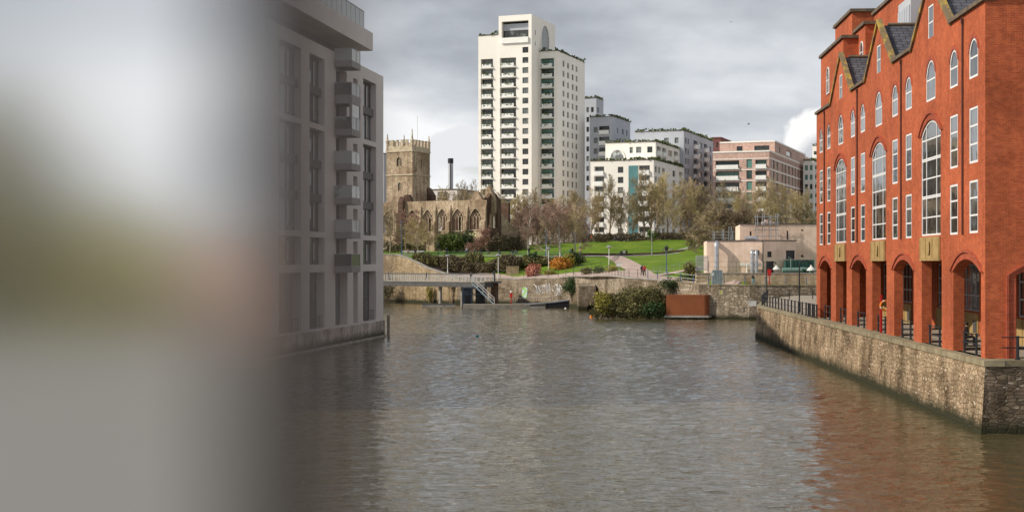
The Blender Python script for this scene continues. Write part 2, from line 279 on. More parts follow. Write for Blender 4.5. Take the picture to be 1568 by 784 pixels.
# ------------------------------------------------------------------ geometry
class MB:
    def __init__(s): s.v, s.f, s.m, s.mi = [], [], [], 0
    def face(s, pts):
        i = len(s.v); s.v += [tuple(p) for p in pts]; s.f.append(tuple(range(i, i + len(pts)))); s.m.append(s.mi)
    def hexa(s, p):
        p = [Vector(q) for q in p]
        if (p[1] - p[0]).cross(p[3] - p[0]).dot(p[4] - p[0]) < 0: p = [p[0], p[3], p[2], p[1], p[4], p[7], p[6], p[5]]
        i = len(s.v); s.v += [tuple(q) for q in p]
        for f in ((3, 2, 1, 0), (4, 5, 6, 7), (0, 1, 5, 4), (1, 2, 6, 5), (2, 3, 7, 6), (3, 0, 4, 7)):
            s.f.append(tuple(i + k for k in f)); s.m.append(s.mi)
    def box(s, x0, x1, y0, y1, z0, z1):
        s.hexa([(x0, y0, z0), (x1, y0, z0), (x1, y1, z0), (x0, y1, z0), (x0, y0, z1), (x1, y0, z1), (x1, y1, z1), (x0, y1, z1)])
    def fb(s, fr, a0, a1, z0, z1, d0, d1):
        q = [(a0, d0), (a1, d0), (a1, d1), (a0, d1)]
        s.hexa([fr.pt(a, z0, d) for a, d in q] + [fr.pt(a, z1, d) for a, d in q])
    def prism(s, pts, vec):
        pts = [Vector(p) for p in pts]; vec = Vector(vec); n = len(pts)
        nn = Vector((0, 0, 0))
        for i in range(n): nn += pts[i].cross(pts[(i + 1) % n])
        if nn.dot(vec) < 0: pts.reverse()
        i = len(s.v); s.v += [tuple(p) for p in pts] + [tuple(p + vec) for p in pts]
        s.f.append(tuple(reversed(range(i, i + n)))); s.f.append(tuple(range(i + n, i + 2 * n))); s.m += [s.mi, s.mi]
        for k in range(n):
            l = (k + 1) % n; s.f.append((i + k, i + l, i + n + l, i + n + k)); s.m.append(s.mi)
    def tube(s, pts, rads, n=6, cap=True):
        pts = [Vector(p) for p in pts]
        if not hasattr(rads, '__len__'): rads = [rads] * len(pts)
        i0 = len(s.v); L = len(pts); up = None
        for k, p in enumerate(pts):
            d = pts[min(k + 1, L - 1)] - pts[max(k - 1, 0)]
            if d.length < 1e-9: d = Vector((0, 0, 1))
            d.normalize()
            if up is None:
                up = Vector((0, 0, 1)) if abs(d.z) < 0.95 else Vector((1, 0, 0))
            a = d.cross(up)
            if a.length < 1e-6: a = d.cross(Vector((0.3, 1, 0.2)))
            a.normalize(); b = a.cross(d).normalized()
            up = b
            for j in range(n):
                t = 2 * math.pi * j / n
                s.v.append(tuple(p + (a * math.cos(t) + b * math.sin(t)) * rads[k]))
        for k in range(L - 1):
            for j in range(n):
                j2 = (j + 1) % n
                s.f.append((i0 + k * n + j, i0 + k * n + j2, i0 + (k + 1) * n + j2, i0 + (k + 1) * n + j)); s.m.append(s.mi)
        if cap:
            s.f.append(tuple(i0 + j for j in reversed(range(n)))); s.f.append(tuple(i0 + (L - 1) * n + j for j in range(n))); s.m += [s.mi, s.mi]
    def lathe(s, c, prof, n=14):
        c = Vector(c); s.tube([c + Vector((0, 0, z)) for r, z in prof], [max(r, 1e-3) for r, z in prof], n)
    def ball(s, c, r, n=10, sq=(1, 1, 1)):
        c = Vector(c); i0 = len(s.v); rows = n // 2 + 1
        for a in range(rows):
            th = math.pi * a / (rows - 1)
            for j in range(n):
                ph = 2 * math.pi * j / n
                s.v.append((c.x + r * sq[0] * math.sin(th) * math.cos(ph), c.y + r * sq[1] * math.sin(th) * math.sin(ph), c.z + r * sq[2] * math.cos(th)))
        for a in range(rows - 1):
            for j in range(n):
                j2 = (j + 1) % n
                s.f.append((i0 + a * n + j, i0 + (a + 1) * n + j, i0 + (a + 1) * n + j2, i0 + a * n + j2)); s.m.append(s.mi)
    def build(s, name, mats, parent=None, at=None, smooth=False):
        if not isinstance(mats, (list, tuple)): mats = [mats]
        if parent is not None: o = OFF.get(parent.name, Vector((0, 0, 0)))
        else: o = Vector(at) if at is not None else Vector((0, 0, 0))
        me = bpy.data.meshes.new(name)
        me.from_pydata([(v[0] - o.x, v[1] - o.y, v[2] - o.z) for v in s.v], [], s.f)
        for m in mats: me.materials.append(m if not isinstance(m, str) else M[m])
        if len(mats) > 1: me.polygons.foreach_set('material_index', s.m)
        if smooth: me.polygons.foreach_set('use_smooth', [True] * len(s.f))
        me.update()
        ob = bpy.data.objects.new(name, me); COL.objects.link(ob)
        if parent is not None: ob.parent = parent
        else: ob.location = o
        OFF[ob.name] = o
        return ob
class Fr:
    """vertical face frame: origin (x,y), horizontal direction h, outward normal n"""
    def __init__(s, o, h, n): s.o = Vector(o[:2]); s.h = Vector(h).normalized(); s.n = Vector(n).normalized()
    def pt(s, a, z, d=0.0):
        q = s.o + s.h * a + s.n * d; return Vector((q.x, q.y, z))
    def s(s, px):
        k = K(px); return (k * s.o.y - s.o.x) / (s.h.x - k * s.h.y)
    def Y(s, a): return s.o.y + s.h.y * a
    def z(s, px, py): return ZY(py, s.Y(s.s(px)))
    def off(s, d, a=0.0): return Fr(s.o + s.n * d + s.h * a, s.h, s.n)
def tag(o, label, cat, group=None, kind=None):
    if label: o['label'] = label
    if cat: o['category'] = cat
    if group: o['group'] = group
    if kind: o['kind'] = kind
    return o
def thing(name, label, cat, at=(0, 0, 0), group=None, rz=0.0):
    o = bpy.data.objects.new(name, None); COL.objects.link(o); o.location = at; o.rotation_euler = (0, 0, rz)
    o.empty_display_size = 0.3
    OFF[o.name] = Vector(at)
    return tag(o, label, cat, group)
def lthing(name, label, cat, at=(0, 0, 0), group=None, rz=0.0):
    """thing whose parts are modelled in local coordinates"""
    o = thing(name, label, cat, at, group, rz); OFF[o.name] = Vector((0, 0, 0)); return o
def dup(root, at, rz=0.0, label=None, sc=1.0, group=None):
    r = root.copy(); COL.objects.link(r); r.location = at; r.rotation_euler = (0, 0, rz); r.scale = (sc,) * 3 if not hasattr(sc, '__len__') else sc
    if label: r['label'] = label
    if group: r['group'] = group
    for ch in list(root.children):
        c = ch.copy(); COL.objects.link(c); c.parent = r
        for g in list(ch.children):
            d = g.copy(); COL.objects.link(d); d.parent = c
    return r
def struct(mb, name, mats, **k): return tag(mb.build(name, mats, **k), None, None, kind='structure')

def arc_pts(a0, a1, zs, zc, n=8, pointed=False):
    """points of an arch from (a0,zs) over the crown zc to (a1,zs)"""
    out = []; w = (a1 - a0) / 2; c = (a0 + a1) / 2; h = zc - zs
    if pointed:
        for i in range(n + 1):
            t = i / n; x = -1 + 2 * t; y = max(0.0, 1 - abs(x) ** 1.75)
            out.append((c + x * w, zs + h * (y * 0.82 + 0.18 * (1 - abs(x)))))
    elif h >= w * 0.98:
        for i in range(n + 1):
            t = math.pi * (1 - i / n); out.append((c + w * math.cos(t), zs + h * math.sin(t)))
    else:
        r = (w * w + h * h) / (2 * h); th = math.asin(w / r)
        for i in range(n + 1):
            t = -th + 2 * th * i / n; out.append((c + r * math.sin(t), zc - r + r * math.cos(t)))
    return out
def facade(mb, fr, s0, s1, z0, z1, holes, dep=0.3, d=0.0, rev=None):
    """front skin with openings (a0,a1,b0,b1,rise[,pointed]) and their reveals"""
    S = sorted({s0, s1} | {x for h in holes for x in h[:2] if s0 < x < s1})
    Z = sorted({z0, z1} | {x for h in holes for x in h[2:4] if z0 < x < z1})
    for i in range(len(S) - 1):
        a, b = S[i], S[i + 1]
        if b - a < 1e-6: continue
        m = (a + b) / 2; hs = sorted([h for h in holes if h[0] < m < h[1]], key=lambda h: h[2])
        lo = z0
        for h in hs + [None]:
            hi = h[2] if h else z1
            if hi - lo > 1e-6: mb.face([fr.pt(a, lo, d), fr.pt(b, lo, d), fr.pt(b, hi, d), fr.pt(a, hi, d)])
            if h: lo = max(lo, h[3])
    old = mb.mi
    for h in holes:
        a0, a1, b0, b1 = h[:4]; rise = h[4] if len(h) > 4 else 0; ptd = len(h) > 5 and h[5]
        if rise:
            ap = arc_pts(a0, a1, b1 - rise, b1, 10, ptd)
            for (x0, y0), (x1, y1) in zip(ap, ap[1:]):
                mb.mi = old
                mb.face([fr.pt(x0, y0, d), fr.pt(x1, y1, d), fr.pt(x1, b1, d), fr.pt(x0, b1, d)])
                if rev is not None: mb.mi = rev
                mb.face([fr.pt(x0, y0, d), fr.pt(x0, y0, d - dep), fr.pt(x1, y1, d - dep), fr.pt(x1, y1, d)])
        if rev is not None: mb.mi = rev
        if not rise: mb.face([fr.pt(a0, b1, d), fr.pt(a0, b1, d - dep), fr.pt(a1, b1, d - dep), fr.pt(a1, b1, d)])
        zt = b1 - rise
        mb.face([fr.pt(a0, b0, d), fr.pt(a0, b0, d - dep), fr.pt(a0, zt, d - dep), fr.pt(a0, zt, d)])
        mb.face([fr.pt(a1, b0, d), fr.pt(a1, zt, d), fr.pt(a1, zt, d - dep), fr.pt(a1, b0, d - dep)])
        mb.face([fr.pt(a0, b0, d), fr.pt(a1, b0, d), fr.pt(a1, b0, d - dep), fr.pt(a0, b0, d - dep)])
    mb.mi = old
def window(par, fr, h, nx, ny, d, fm='frame_w', gm='glass_sky', t=0.06, name='window', sill=False, ft=0.07, label=None, xs=None, ys=None, t2=None):
    """window part: frame bars with a child pane"""
    a0, a1, b0, b1 = h[:4]; rise = h[4] if len(h) > 4 else 0
    mb = MB(); t2 = t2 or t * 0.8
    mb.fb(fr, a0, a0 + t, b0, b1 - rise, d - ft, d); mb.fb(fr, a1 - t, a1, b0, b1 - rise, d - ft, d)
    mb.fb(fr, a0 + t, a1 - t, b0, b0 + t, d - ft, d)
    g = MB()
    if rise:
        ap = arc_pts(a0, a1, b1 - rise, b1, 10)
        for (x0, y0), (x1, y1) in zip(ap, ap[1:]):
            c = (a0 + a1) / 2
            def inn(x, y): return (c + (x - c) * (1 - 2 * t / (a1 - a0)), y - t)
            i0, i1 = inn(x0, y0), inn(x1, y1)
            mb.hexa([fr.pt(x0, y0, d - ft), fr.pt(x1, y1, d - ft), fr.pt(x1, y1, d), fr.pt(x0, y0, d),
                     fr.pt(*i0, d - ft), fr.pt(*i1, d - ft), fr.pt(*i1, d), fr.pt(*i0, d)])
        g.face([fr.pt(x, y, d - ft * 0.6) for x, y in [(a0, b0), (a1, b0)] + list(reversed(ap))])
    else:
        mb.fb(fr, a0 + t, a1 - t, b1 - t, b1, d - ft, d)
        g.face([fr.pt(x, y, d - ft * 0.6) for x, y in [(a0, b0), (a1, b0), (a1, b1), (a0, b1)]])
    W, H = a1 - a0, b1 - b0
    def topz(x):
        if not rise: return b1 - t
        c = (a0 + a1) / 2; u = abs(x - c) / (W / 2); return b1 - rise * u * u - t
    for x in (xs if xs is not None else [i / nx for i in range(1, nx)]):
        x = a0 + W * x; mb.fb(fr, x - t2 / 2, x + t2 / 2, b0 + t, topz(x), d - ft + .01, d - 0.006)
    for y in (ys if ys is not None else [i / ny for i in range(1, ny)]):
        y = b0 + H * y; mb.fb(fr, a0 + t, a1 - t, y - t2 / 2, y + t2 / 2, d - ft + .014, d - 0.012)
    if sill: mb.fb(fr, a0 - 0.08, a1 + 0.08, b0 - 0.1, b0, d - ft, 0.07)
    w = mb.build(name, fm, par)
    if label: w['label'] = label
    g.build('pane', gm, w)
    return w
def pane(par, fr, h, d, gm='glass_far', name='window', fm=None, nx=1, ny=1, t=0.09):
    """far window: one mesh, glass with a thin frame"""
    a0, a1, b0, b1 = h[:4]; mb = MB()
    mb.fb(fr, a0, a1, b0, b1, d - 0.06, d)
    if fm:
        mb.mi = 1; e = d + 0.04
        for x in [0] + [i / nx for i in range(1, nx)] + [1]:
            x = a0 + (a1 - a0 - t) * x; mb.fb(fr, x, x + t, b0, b1, d + 0.003, e)
        for y in [0] + [i / ny for i in range(1, ny)] + [1]:
            y = b0 + (b1 - b0 - t) * y; mb.fb(fr, a0, a1, y, y + t, d + 0.003, e - 0.004)
        return mb.build(name, [gm, fm], par)
    return mb.build(name, gm, par)

# ---------------------------------------------------------------- foliage
def rvec(rg):
    while True:
        v = Vector((rg.uniform(-1, 1), rg.uniform(-1, 1), rg.uniform(-1, 1)))
        if 0.05 < v.length < 1: return v.normalized()
def leaf_clump(mb, rg, c, rx, ry, rz, n, ls, zmin=None, lump=0.35):
    """many leaf faces spread through the outer volume of a lumpy ellipsoid"""
    c = Vector(c); off = Vector((rg.uniform(0, 50), rg.uniform(0, 50), rg.uniform(0, 50)))
    for _ in range(n):
        d = rvec(rg); r = rg.random() ** 0.28
        r *= 1 + lump * noise.noise(d * 2.1 + off) * 1.6 + 0.12 * noise.noise(d * 6 + off)
        p = c + Vector((d.x * rx, d.y * ry, d.z * rz)) * r
        if zmin is not None and p.z < zmin: continue
        nn = (d + rvec(rg) * 0.9).normalized()
        a = nn.cross(rvec(rg))
        if a.length < 1e-3: continue
        a.normalize(); b = nn.cross(a); l = ls * rg.uniform(0.6, 1.35)
        mb.face([p - a * l * .5, p + b * l * .34, p + a * l * .55, p - b * l * .34])
def grow(rg, tr, cr, p, d, L, r, lev, maxlev, cfg):
    n = 4 if lev < 2 else 3
    pts = [p.copy()]; rad = [r]; q = p.copy(); dd = d.copy()
    for i in range(n):
        dd = (dd + rvec(rg) * cfg['wob'] + Vector((0, 0, cfg['up'] * (0.5 if lev else 0.2)))).normalized()
        q = q + dd * (L / n); pts.append(q.copy()); rad.append(max(cfg['rmin'], r * (1 - 0.68 * (i + 1) / n)))
    (tr if lev < 2 else cr).tube(pts, rad, 7 if lev == 0 else (5 if lev == 1 else 3), cap=lev < 2)
    if lev >= maxlev: return
    nc = cfg['n'][lev]
    for k in range(nc):
        t = cfg['t0'][lev] + (1 - cfg['t0'][lev]) * ((k + rg.random()) / nc)
        x = t * n; i = min(int(x), n - 1); f = x - i
        bp = pts[i].lerp(pts[i + 1], f); br = rad[i] * (1 - f) + rad[i + 1] * f
        ax = (pts[i + 1] - pts[i]).normalized()
        side = ax.cross(rvec(rg))
        if side.length < 1e-3: continue
        side.normalize()
        ang = cfg['ang'][lev] * rg.uniform(0.7, 1.25)
        nd = (ax * math.cos(ang) + side * math.sin(ang)).normalized()
        nl = L * cfg['len'][lev] * rg.uniform(0.65, 1.15) * (1.15 - 0.45 * t)
        grow(rg, tr, cr, bp, nd, nl, max(cfg['rmin'], br * cfg['rr']), lev + 1, maxlev, cfg)
CFG = {
 'tall': dict(n=[13, 8, 6, 4], t0=[0.2, 0.15, 0.1, 0.1], ang=[0.62, 0.66, 0.66, 0.66], len=[0.46, 0.52, 0.55, 0.55], wob=0.10, up=0.15, rr=0.52, rmin=0.023),
 'round': dict(n=[12, 8, 6, 5], t0=[0.22, 0.2, 0.12, 0.1], ang=[0.85, 0.75, 0.7, 0.6], len=[0.58, 0.54, 0.54, 0.54], wob=0.13, up=0.08, rr=0.52, rmin=0.018),
 'birch': dict(n=[18, 8, 6, 5], t0=[0.16, 0.15, 0.1, 0.1], ang=[0.78, 0.65, 0.65, 0.65], len=[0.37, 0.52, 0.55, 0.55], wob=0.10, up=0.02, rr=0.5, rmin=0.022),
 'weep': dict(n=[9, 9, 9, 6], t0=[0.5, 0.2, 0.12, 0.1], ang=[1.15, 0.85, 0.75, 0.6], len=[0.95, 0.55, 0.5, 0.45], wob=0.16, up=-0.02, rr=0.6, rmin=0.018),
 'thicket': dict(n=[16, 9, 7, 5], t0=[0.04, 0.1, 0.1, 0.1], ang=[0.9, 0.7, 0.65, 0.6], len=[0.62, 0.5, 0.5, 0.5], wob=0.16, up=0.06, rr=0.5, rmin=0.024),
}
def make_tree(name, kind, H, seed, bark, twig, lean=(0, 0), rt=None, label=None, cat='tree', group=None):
    rg = random.Random(seed); cfg = CFG[kind]; tr, cr = MB(), MB()
    frac = {'tall': 0.78, 'round': 0.66, 'birch': 0.95, 'weep': 0.45, 'thicket': 0.75}[kind]
    d = Vector((lean[0], lean[1], 1)).normalized()
    grow(rg, tr, cr, Vector((0, 0, -0.3)), d, H * frac, rt or H * 0.017, 0, 4 if kind != 'birch' else 4, cfg)
    zs = max(v[2] for v in cr.v); k = H / zs
    for mb in (tr, cr): mb.v = [(v[0] * (k if k < 1 else 1), v[1] * (k if k < 1 else 1), v[2] * k) for v in mb.v]
    root = lthing(name, label, cat, (0, 0, -200), group)
    tr.build('trunk', bark, root); cr.build('crown', twig, root)
    return root
# ================================================================== SETTING
# water
import numpy as np
def make_water_mesh():
    rs = np.random.RandomState(3)
    ys = [38.0]
    while ys[-1] < 300: ys.append(ys[-1] + .14 + (ys[-1] - 38) * .0020)
    ys = np.array([-260, -60, 0, 25] + ys + [330, 430]); n = 420
    u = np.linspace(-1, 1, n); xs = np.concatenate([[-420, -200], u * 1.0, [200, 520]])
    Y, Uu = np.meshgrid(ys, xs, indexing='ij')
    hw = np.clip(np.abs(Y) * .40 + 4, 14, 130)
    X = np.where(np.abs(Uu) <= 1, Uu * hw, Uu)
    Zz = np.zeros_like(X)
    for i in range(80):
        lam = 10 ** rs.uniform(math.log10(.42), math.log10(2.0)); a = rs.normal(0, .55)
        kx, ky = math.sin(a) * 2 * math.pi / lam, math.cos(a) * 2 * math.pi / lam
        wob = .9 * np.sin(X * rs.uniform(.05, .16) + rs.uniform(0, 6.28)) + .9 * np.sin(X * rs.uniform(.2, .5) + Y * rs.uniform(-.1, .1) + rs.uniform(0, 6.28))
        env = .5 + .5 * np.sin(X * rs.uniform(-.11, .11) + Y * rs.uniform(.03, .12) + rs.uniform(0, 6.28))
        Zz += WSLOPE / math.sqrt(80) * lam / (2 * math.pi) * 1.6 * env * np.sin(kx * X + ky * Y + wob + rs.uniform(0, 6.28))
    Zz *= np.clip((Y - 30) / 20, 0, 1) * np.where(np.abs(Uu) < 1, 1, 0) * np.clip((300 - Y) / 20, 0, 1)
    me = bpy.data.meshes.new('water'); R_, C_ = X.shape
    v = np.stack([X, Y, Zz], -1).reshape(-1, 3).astype(np.float32); idx = np.arange(R_ * C_).reshape(R_, C_)
    f = np.stack([idx[:-1, :-1], idx[:-1, 1:], idx[1:, 1:], idx[1:, :-1]], -1).reshape(-1, 4)
    me.vertices.add(len(v)); me.vertices.foreach_set('co', v.ravel()); me.loops.add(f.size); me.loops.foreach_set('vertex_index', f.ravel().astype(np.int32))
    me.polygons.add(len(f)); me.polygons.foreach_set('loop_start', np.arange(0, f.size, 4, dtype=np.int32)); me.polygons.foreach_set('use_smooth', np.ones(len(f), dtype=bool))
    me.update(calc_edges=True); me.materials.append(M['water']); o = bpy.data.objects.new('water', me); COL.objects.link(o); o['kind'] = 'structure'
WSLOPE = .13
make_water_mesh()
# terrain of the park: columns of (Y, z) profiles across the view, first entry = edge of the bank
COLS = [
 (-900, [(300, 9.6), (312, 9.8), (345, 11), (372, 12), (440, 13), (900, 14), (2600, 16)]),
 (560, [(287, 9.6), (300, 9.7), (330, 10.6), (360, 12), (440, 13), (900, 14), (2600, 16)]),
 (606, [(285, 9.4), (298, 9.6), (330, 10.6), (360, 12), (440, 13), (900, 14), (2600, 16)]),
 (650, [(279, 6.9), (290, 9.0), (305, 9.5), (330, 10.6), (360, 12), (440, 13), (900, 14), (2600, 16)]),
 (695, [(274, 5.0), (281, 5.3), (290, 9.1), (305, 9.5), (330, 10.7), (360, 12), (440, 13), (900, 14), (2600, 16)]),
 (790, [(263, 4.75), (273, 5.2), (279, 6.6), (291, 9.0), (300, 9.3), (345, 11.7), (380, 12.6), (440, 13.2), (900, 14), (2600, 16)]),
 (850, [(256, 5.0), (266, 5.6), (276, 7.2), (293, 9.0), (300, 9.25), (345, 12.6), (380, 13.2), (440, 13.5), (900, 14), (2600, 16)]),
 (905, [(243, 5.5), (253, 6.0), (290, 8.9), (303, 9.5), (345, 13.1), (380, 13.6), (440, 13.8), (900, 14.2), (2600, 16)]),
 (960, [(214, 5.5), (228, 6.0), (260, 7.6), (290, 9.0), (303, 9.4), (342, 13.3), (380, 13.7), (440, 13.9), (900, 14.2), (2600, 16)]),
 (1020, [(206, 5.2), (216, 5.6), (250, 7.5), (291, 9.3), (303, 9.7), (338, 13.3), (380, 13.8), (440, 14), (900, 14.3), (2600, 16)]),
 (1070, [(202, 4.7), (212, 5.1), (250, 8.0), (292, 10.0), (338, 13.4), (380, 13.8), (440, 14), (900, 14.3), (2600, 16)]),
 (1150, [(199.5, 4.65), (207.7, 4.7), (208.2, 6.3), (245, 6.6), (300, 11), (340, 13.4), (440, 14), (900, 14.3), (2600, 16)]),
 (1300, [(199.5, 4.65), (207.7, 4.7), (208.2, 6.3), (245, 6.6), (300, 11), (340, 13.4), (440, 14), (900, 14.3), (2600, 16)]),
 (2400, [(199.5, 4.65), (207.7, 4.7), (208.2, 6.3), (245, 6.6), (300, 11), (340, 13.4), (440, 14), (900, 14.3), (2600, 16)]),
]
def prof(c, Y):
    q = c[1]
    if Y <= q[0][0]: return q[0][1]
    for (y0, z0), (y1, z1) in zip(q, q[1:]):
        if Y <= y1: return z0 + (z1 - z0) * (Y - y0) / (y1 - y0)
    return q[-1][1]
def colpair(px):
    px = max(COLS[0][0], min(COLS[-1][0] - 1e-6, px))
    for a, b in zip(COLS, COLS[1:]):
        if px <= b[0]: return a, b, (px - a[0]) / (b[0] - a[0])
def GZ(px, Y):
    a, b, t = colpair(px); return prof(a, Y) * (1 - t) + prof(b, Y) * t
def EDGE(px):
    a, b, t = colpair(px); return a[1][0][0] * (1 - t) + b[1][0][0] * t
def GP(px, Y, dz=0.0): return Vector((K(px) * Y, Y, GZ(px, Y) + dz))
def YAT(py, px, y0=200, y1=420):
    """distance at which the ground of column px shows at picture height py"""
    best = None
    Y = max(y0, EDGE(px))
    while Y < y1:
        e = abs(HY - (GZ(px, Y) - CZ) / Y * F - py)
        if best is None or e < best[0] - 1e-9: best = (e, Y)
        Y += 0.5
    return best[1]
mb = MB()
pxs = [-900, -500, -200, 100, 300, 450, 540] + list(range(560, 1320, 10)) + [1400, 1600, 2000, 2400]
Yr = [0, 1.5, 4, 7, 8.2, 8.75, 10, 13, 16, 20, 24, 28, 33, 38, 43, 48, 54, 60, 66, 74, 82, 92, 104, 118, 136, 160, 200, 300, 500, 900, 1500, 2300]
rows = []
for px in pxs:
    e = EDGE(px); a, b, t = colpair(px)
    ys = sorted({e + r for r in Yr})
    rows.append([GP(px, y) + Vector((0, 0, 0.25 * noise.noise((K(px) * y * 0.05, y * 0.05, 0)) if y > e + 20 else 0)) for y in ys])
for r0, r1 in zip(rows, rows[1:]):
    for i in range(len(Yr) - 1): mb.face([r0[i], r1[i], r1[i + 1], r0[i + 1]])
struct(mb, 'ground', 'grass', smooth=True)

def strip(name, mat, pts, w, dz=0.07, n=14):
    """path laid on the terrain: pts of (px, Y); w = width in metres along the ground"""
    mb = MB(); q = []
    for (p0, y0), (p1, y1) in zip(pts, pts[1:]):
        for i in range(n): q.append((p0 + (p1 - p0) * i / n, y0 + (y1 - y0) * i / n))
    q.append(pts[-1]); L = []
    for i, (p, y) in enumerate(q):
        a = GP(*q[max(i - 1, 0)]); b = GP(*q[min(i + 1, len(q) - 1)]); d = Vector((b.x - a.x, b.y - a.y)).normalized(); c = GP(p, y)
        row = []
        for s in (-1, -.5, 0, .5, 1):
            x, yy = c.x - d.y * w / 2 * s, c.y + d.x * w / 2 * s
            yy = max(yy, EDGE(x / yy * F + HX) + 0.05)
            row.append(Vector((x, yy, GZ(x / yy * F + HX, yy) + dz)))
        L.append(row)
    for r0, r1 in zip(L, L[1:]):
        for i in range(4): mb.face([r0[i], r0[i + 1], r1[i + 1], r1[i]])
    return struct(mb, name, mat)
strip('promenade', 'path', [(660, 285), (700, 279), (760, 271), (800, 267), (850, 261), (905, 248), (960, 222), (1020, 212), (1070, 207), (1150, 203.2), (1300, 203.2), (1500, 203.2)], 7.8)
strip('park_path', 'path', [(994, 216), (975, 240), (950, 280), (938, 298)], 3.6, 0.09)
strip('upper_path', 'greypath', [(590, 299), (700, 299), (780, 299), (860, 298), (935, 298), (1040, 299)], 3.6, 0.11)
strip('side_path', 'path', [(990, 219), (1030, 228), (1075, 240)], 1.6, 0.10)
strip('lawn_path', 'greypath', [(1010, 303), (1045, 309), (1080, 318)], 1.6, 0.10)

# far bank walls, each its own stretch
def bankwall(name, label, mat, p0, p1, step=6, thick=0.9, cope='concrete', para=0.25):
    n = max(2, int(abs(p1 - p0) / step)); mid = (p0 + p1) / 2
    root = thing(name, label, 'wall', (K(mid) * EDGE(mid), EDGE(mid), 0))
    w, c = MB(), MB()
    q = [p0 + (p1 - p0) * i / n for i in range(n + 1)]
    for a, b in zip(q, q[1:]):
        A, B = GP(a, EDGE(a)), GP(b, EDGE(b)); d = (B - A); d.z = 0; d.normalize(); o = Vector((d.y, -d.x, 0))
        if o.y > 0: o = -o
        za, zb = A.z + para, B.z + para
        def r(P_, z, k): return (P_.x + o.x * k, P_.y + o.y * k, z)
        w.hexa([r(A, -1.5, 0.25), r(B, -1.5, 0.25), r(B, -1.5, -thick), r(A, -1.5, -thick), r(A, za - .16, 0), r(B, zb - .16, 0), r(B, zb - .16, -thick), r(A, za - .16, -thick)])
        c.hexa([r(A, za - .16, 0.08), r(B, zb - .16, 0.08), r(B, zb - .16, -thick - .05), r(A, za - .16, -thick - .05), r(A, za, 0.08), r(B, zb, 0.08), r(B, zb, -thick - .05), r(A, za, -thick - .05)])
    w.build('masonry', mat, root); c.build('coping', cope, root)
    return root
bankwall('stone_wall', 'tan stone riverside wall whose top slopes down behind the footbridge', 'wall_tan', 300, 700)
gw = bankwall('stone_wall', 'brown park wall with white graffiti above the moored pontoon', 'wall_grey', 700, 888, cope='concrete')
bankwall('stone_wall', 'ivied brown park wall along the promenade behind the big bush', 'wall_grey', 888, 1022)
bankwall('stone_wall', 'pebbly grey quay wall behind the rusty box with a blank white board', 'wall_pebbly', 1022, 1700, cope='coping')
# buttress with the small culvert arch
fr = Fr((K(886) * 236, 236.2), (1, 0), (0, -1))
mb = MB(); sB = fr.s(912)
facade(mb, fr, 0, sB, -1.0, 4.0, [(sB * .5, sB * .97, -0.9, 1.05, 0.95)], dep=2.0)
mb.face([fr.pt(0, 4.0), fr.pt(sB, 4.0), fr.pt(sB, 4.5, -3), fr.pt(0, 4.5, -3)])
mb.fb(fr, -0.02, 0.0, -1, 4, -4, 0); mb.fb(fr, sB, sB + .02, -1, 4, -4, 0)
bt = thing('culvert_abutment', 'stone abutment with a small dark culvert arch at the waterline', 'abutment', fr.pt(sB / 2, 0))
mb.build('masonry', 'wall_grey', bt)
mb = MB(); mb.fb(fr, sB * .4, sB, -1, 2, -2.2, -2.05); mb.build('culvert_dark', 'black', bt)  # black sheet stands for the shade inside the culvert
# graffiti on the park wall: looping sprayed tags that stand 1 cm proud
def onwall(px, z, k=0.06):
    Y = EDGE(px); A, B = GP(px - 3, EDGE(px - 3)), GP(px + 3, EDGE(px + 3)); d = B - A; d.z = 0; d.normalize(); o = Vector((d.y, -d.x, 0)); o = -o if o.y > 0 else o
    k += 0.22 * max(0, (4.5 - z)) / 6
    return Vector((K(px) * Y, Y, z)) + o * k
rg = random.Random(5)
def ribbon(mb, pts, w):
    for p, q in zip(pts, pts[1:]):
        d = (q - p); s = Vector((-d.z * 0.7, 0, d.x)) if abs(d.x) + abs(d.z) > 1e-6 else Vector((0, 0, 1))
        s = s.normalized() * w; p2 = p - d * 0.12; q2 = q + d * 0.12
        mb.face([p2 - s, q2 - s, q2 + s, p2 + s])
def tagmark(px0, px1, z0, z1, kind):
    mb = MB(); pts = []
    for i in range(19):
        t = i / 18; a = t * 2 * math.pi
        if kind == 0: u, v = 0.5 + 0.45 * math.sin(a), 0.5 + 0.48 * math.cos(a) * (0.7 + 0.3 * math.sin(2 * a))
        elif kind == 1: u, v = t, 0.5 + 0.5 * math.cos(t * 9.4)
        elif kind == 2: u, v = 0.15 + 0.7 * abs(math.sin(a * .5)), 1 - t
        else: u, v = 0.5 + 0.45 * math.sin(a * 1.5 + .6), 0.5 + 0.5 * math.cos(a)
        pts.append(onwall(px0 + (px1 - px0) * u, z0 + (z1 - z0) * v, 0.09))
    ribbon(mb, pts, 0.06)
    return mb
for i, (a, b, z0, z1, k) in enumerate([(817, 823, 2.4, 4.1, 2), (822, 827, 2.3, 3.8, 1), (827, 832, 2.6, 4.0, 0), (831, 836, 2.5, 3.9, 3), (837, 843.5, 2.3, 4.3, 1), (837.5, 843, 2.5, 4.2, 0),
                                        (846, 851, 2.7, 4.1, 0), (850, 855, 2.5, 4.1, 3), (854, 859, 2.5, 4.1, 1), (858, 862, 2.4, 3.9, 2), (852, 858, 2.2, 3.3, 3)]):
    tagmark(a, b, z0, z1, k).build('graffiti', 'spray', gw)
mb = MB(); mb.face([onwall(x, z, .08) for x, z in [(800, 2.2), (801, 1.6), (805, 1.3), (808, 1.7), (808.3, 3.2), (806, 3.5), (801, 3.4)]]); mb.build('graffiti', 'spray_g', gw)

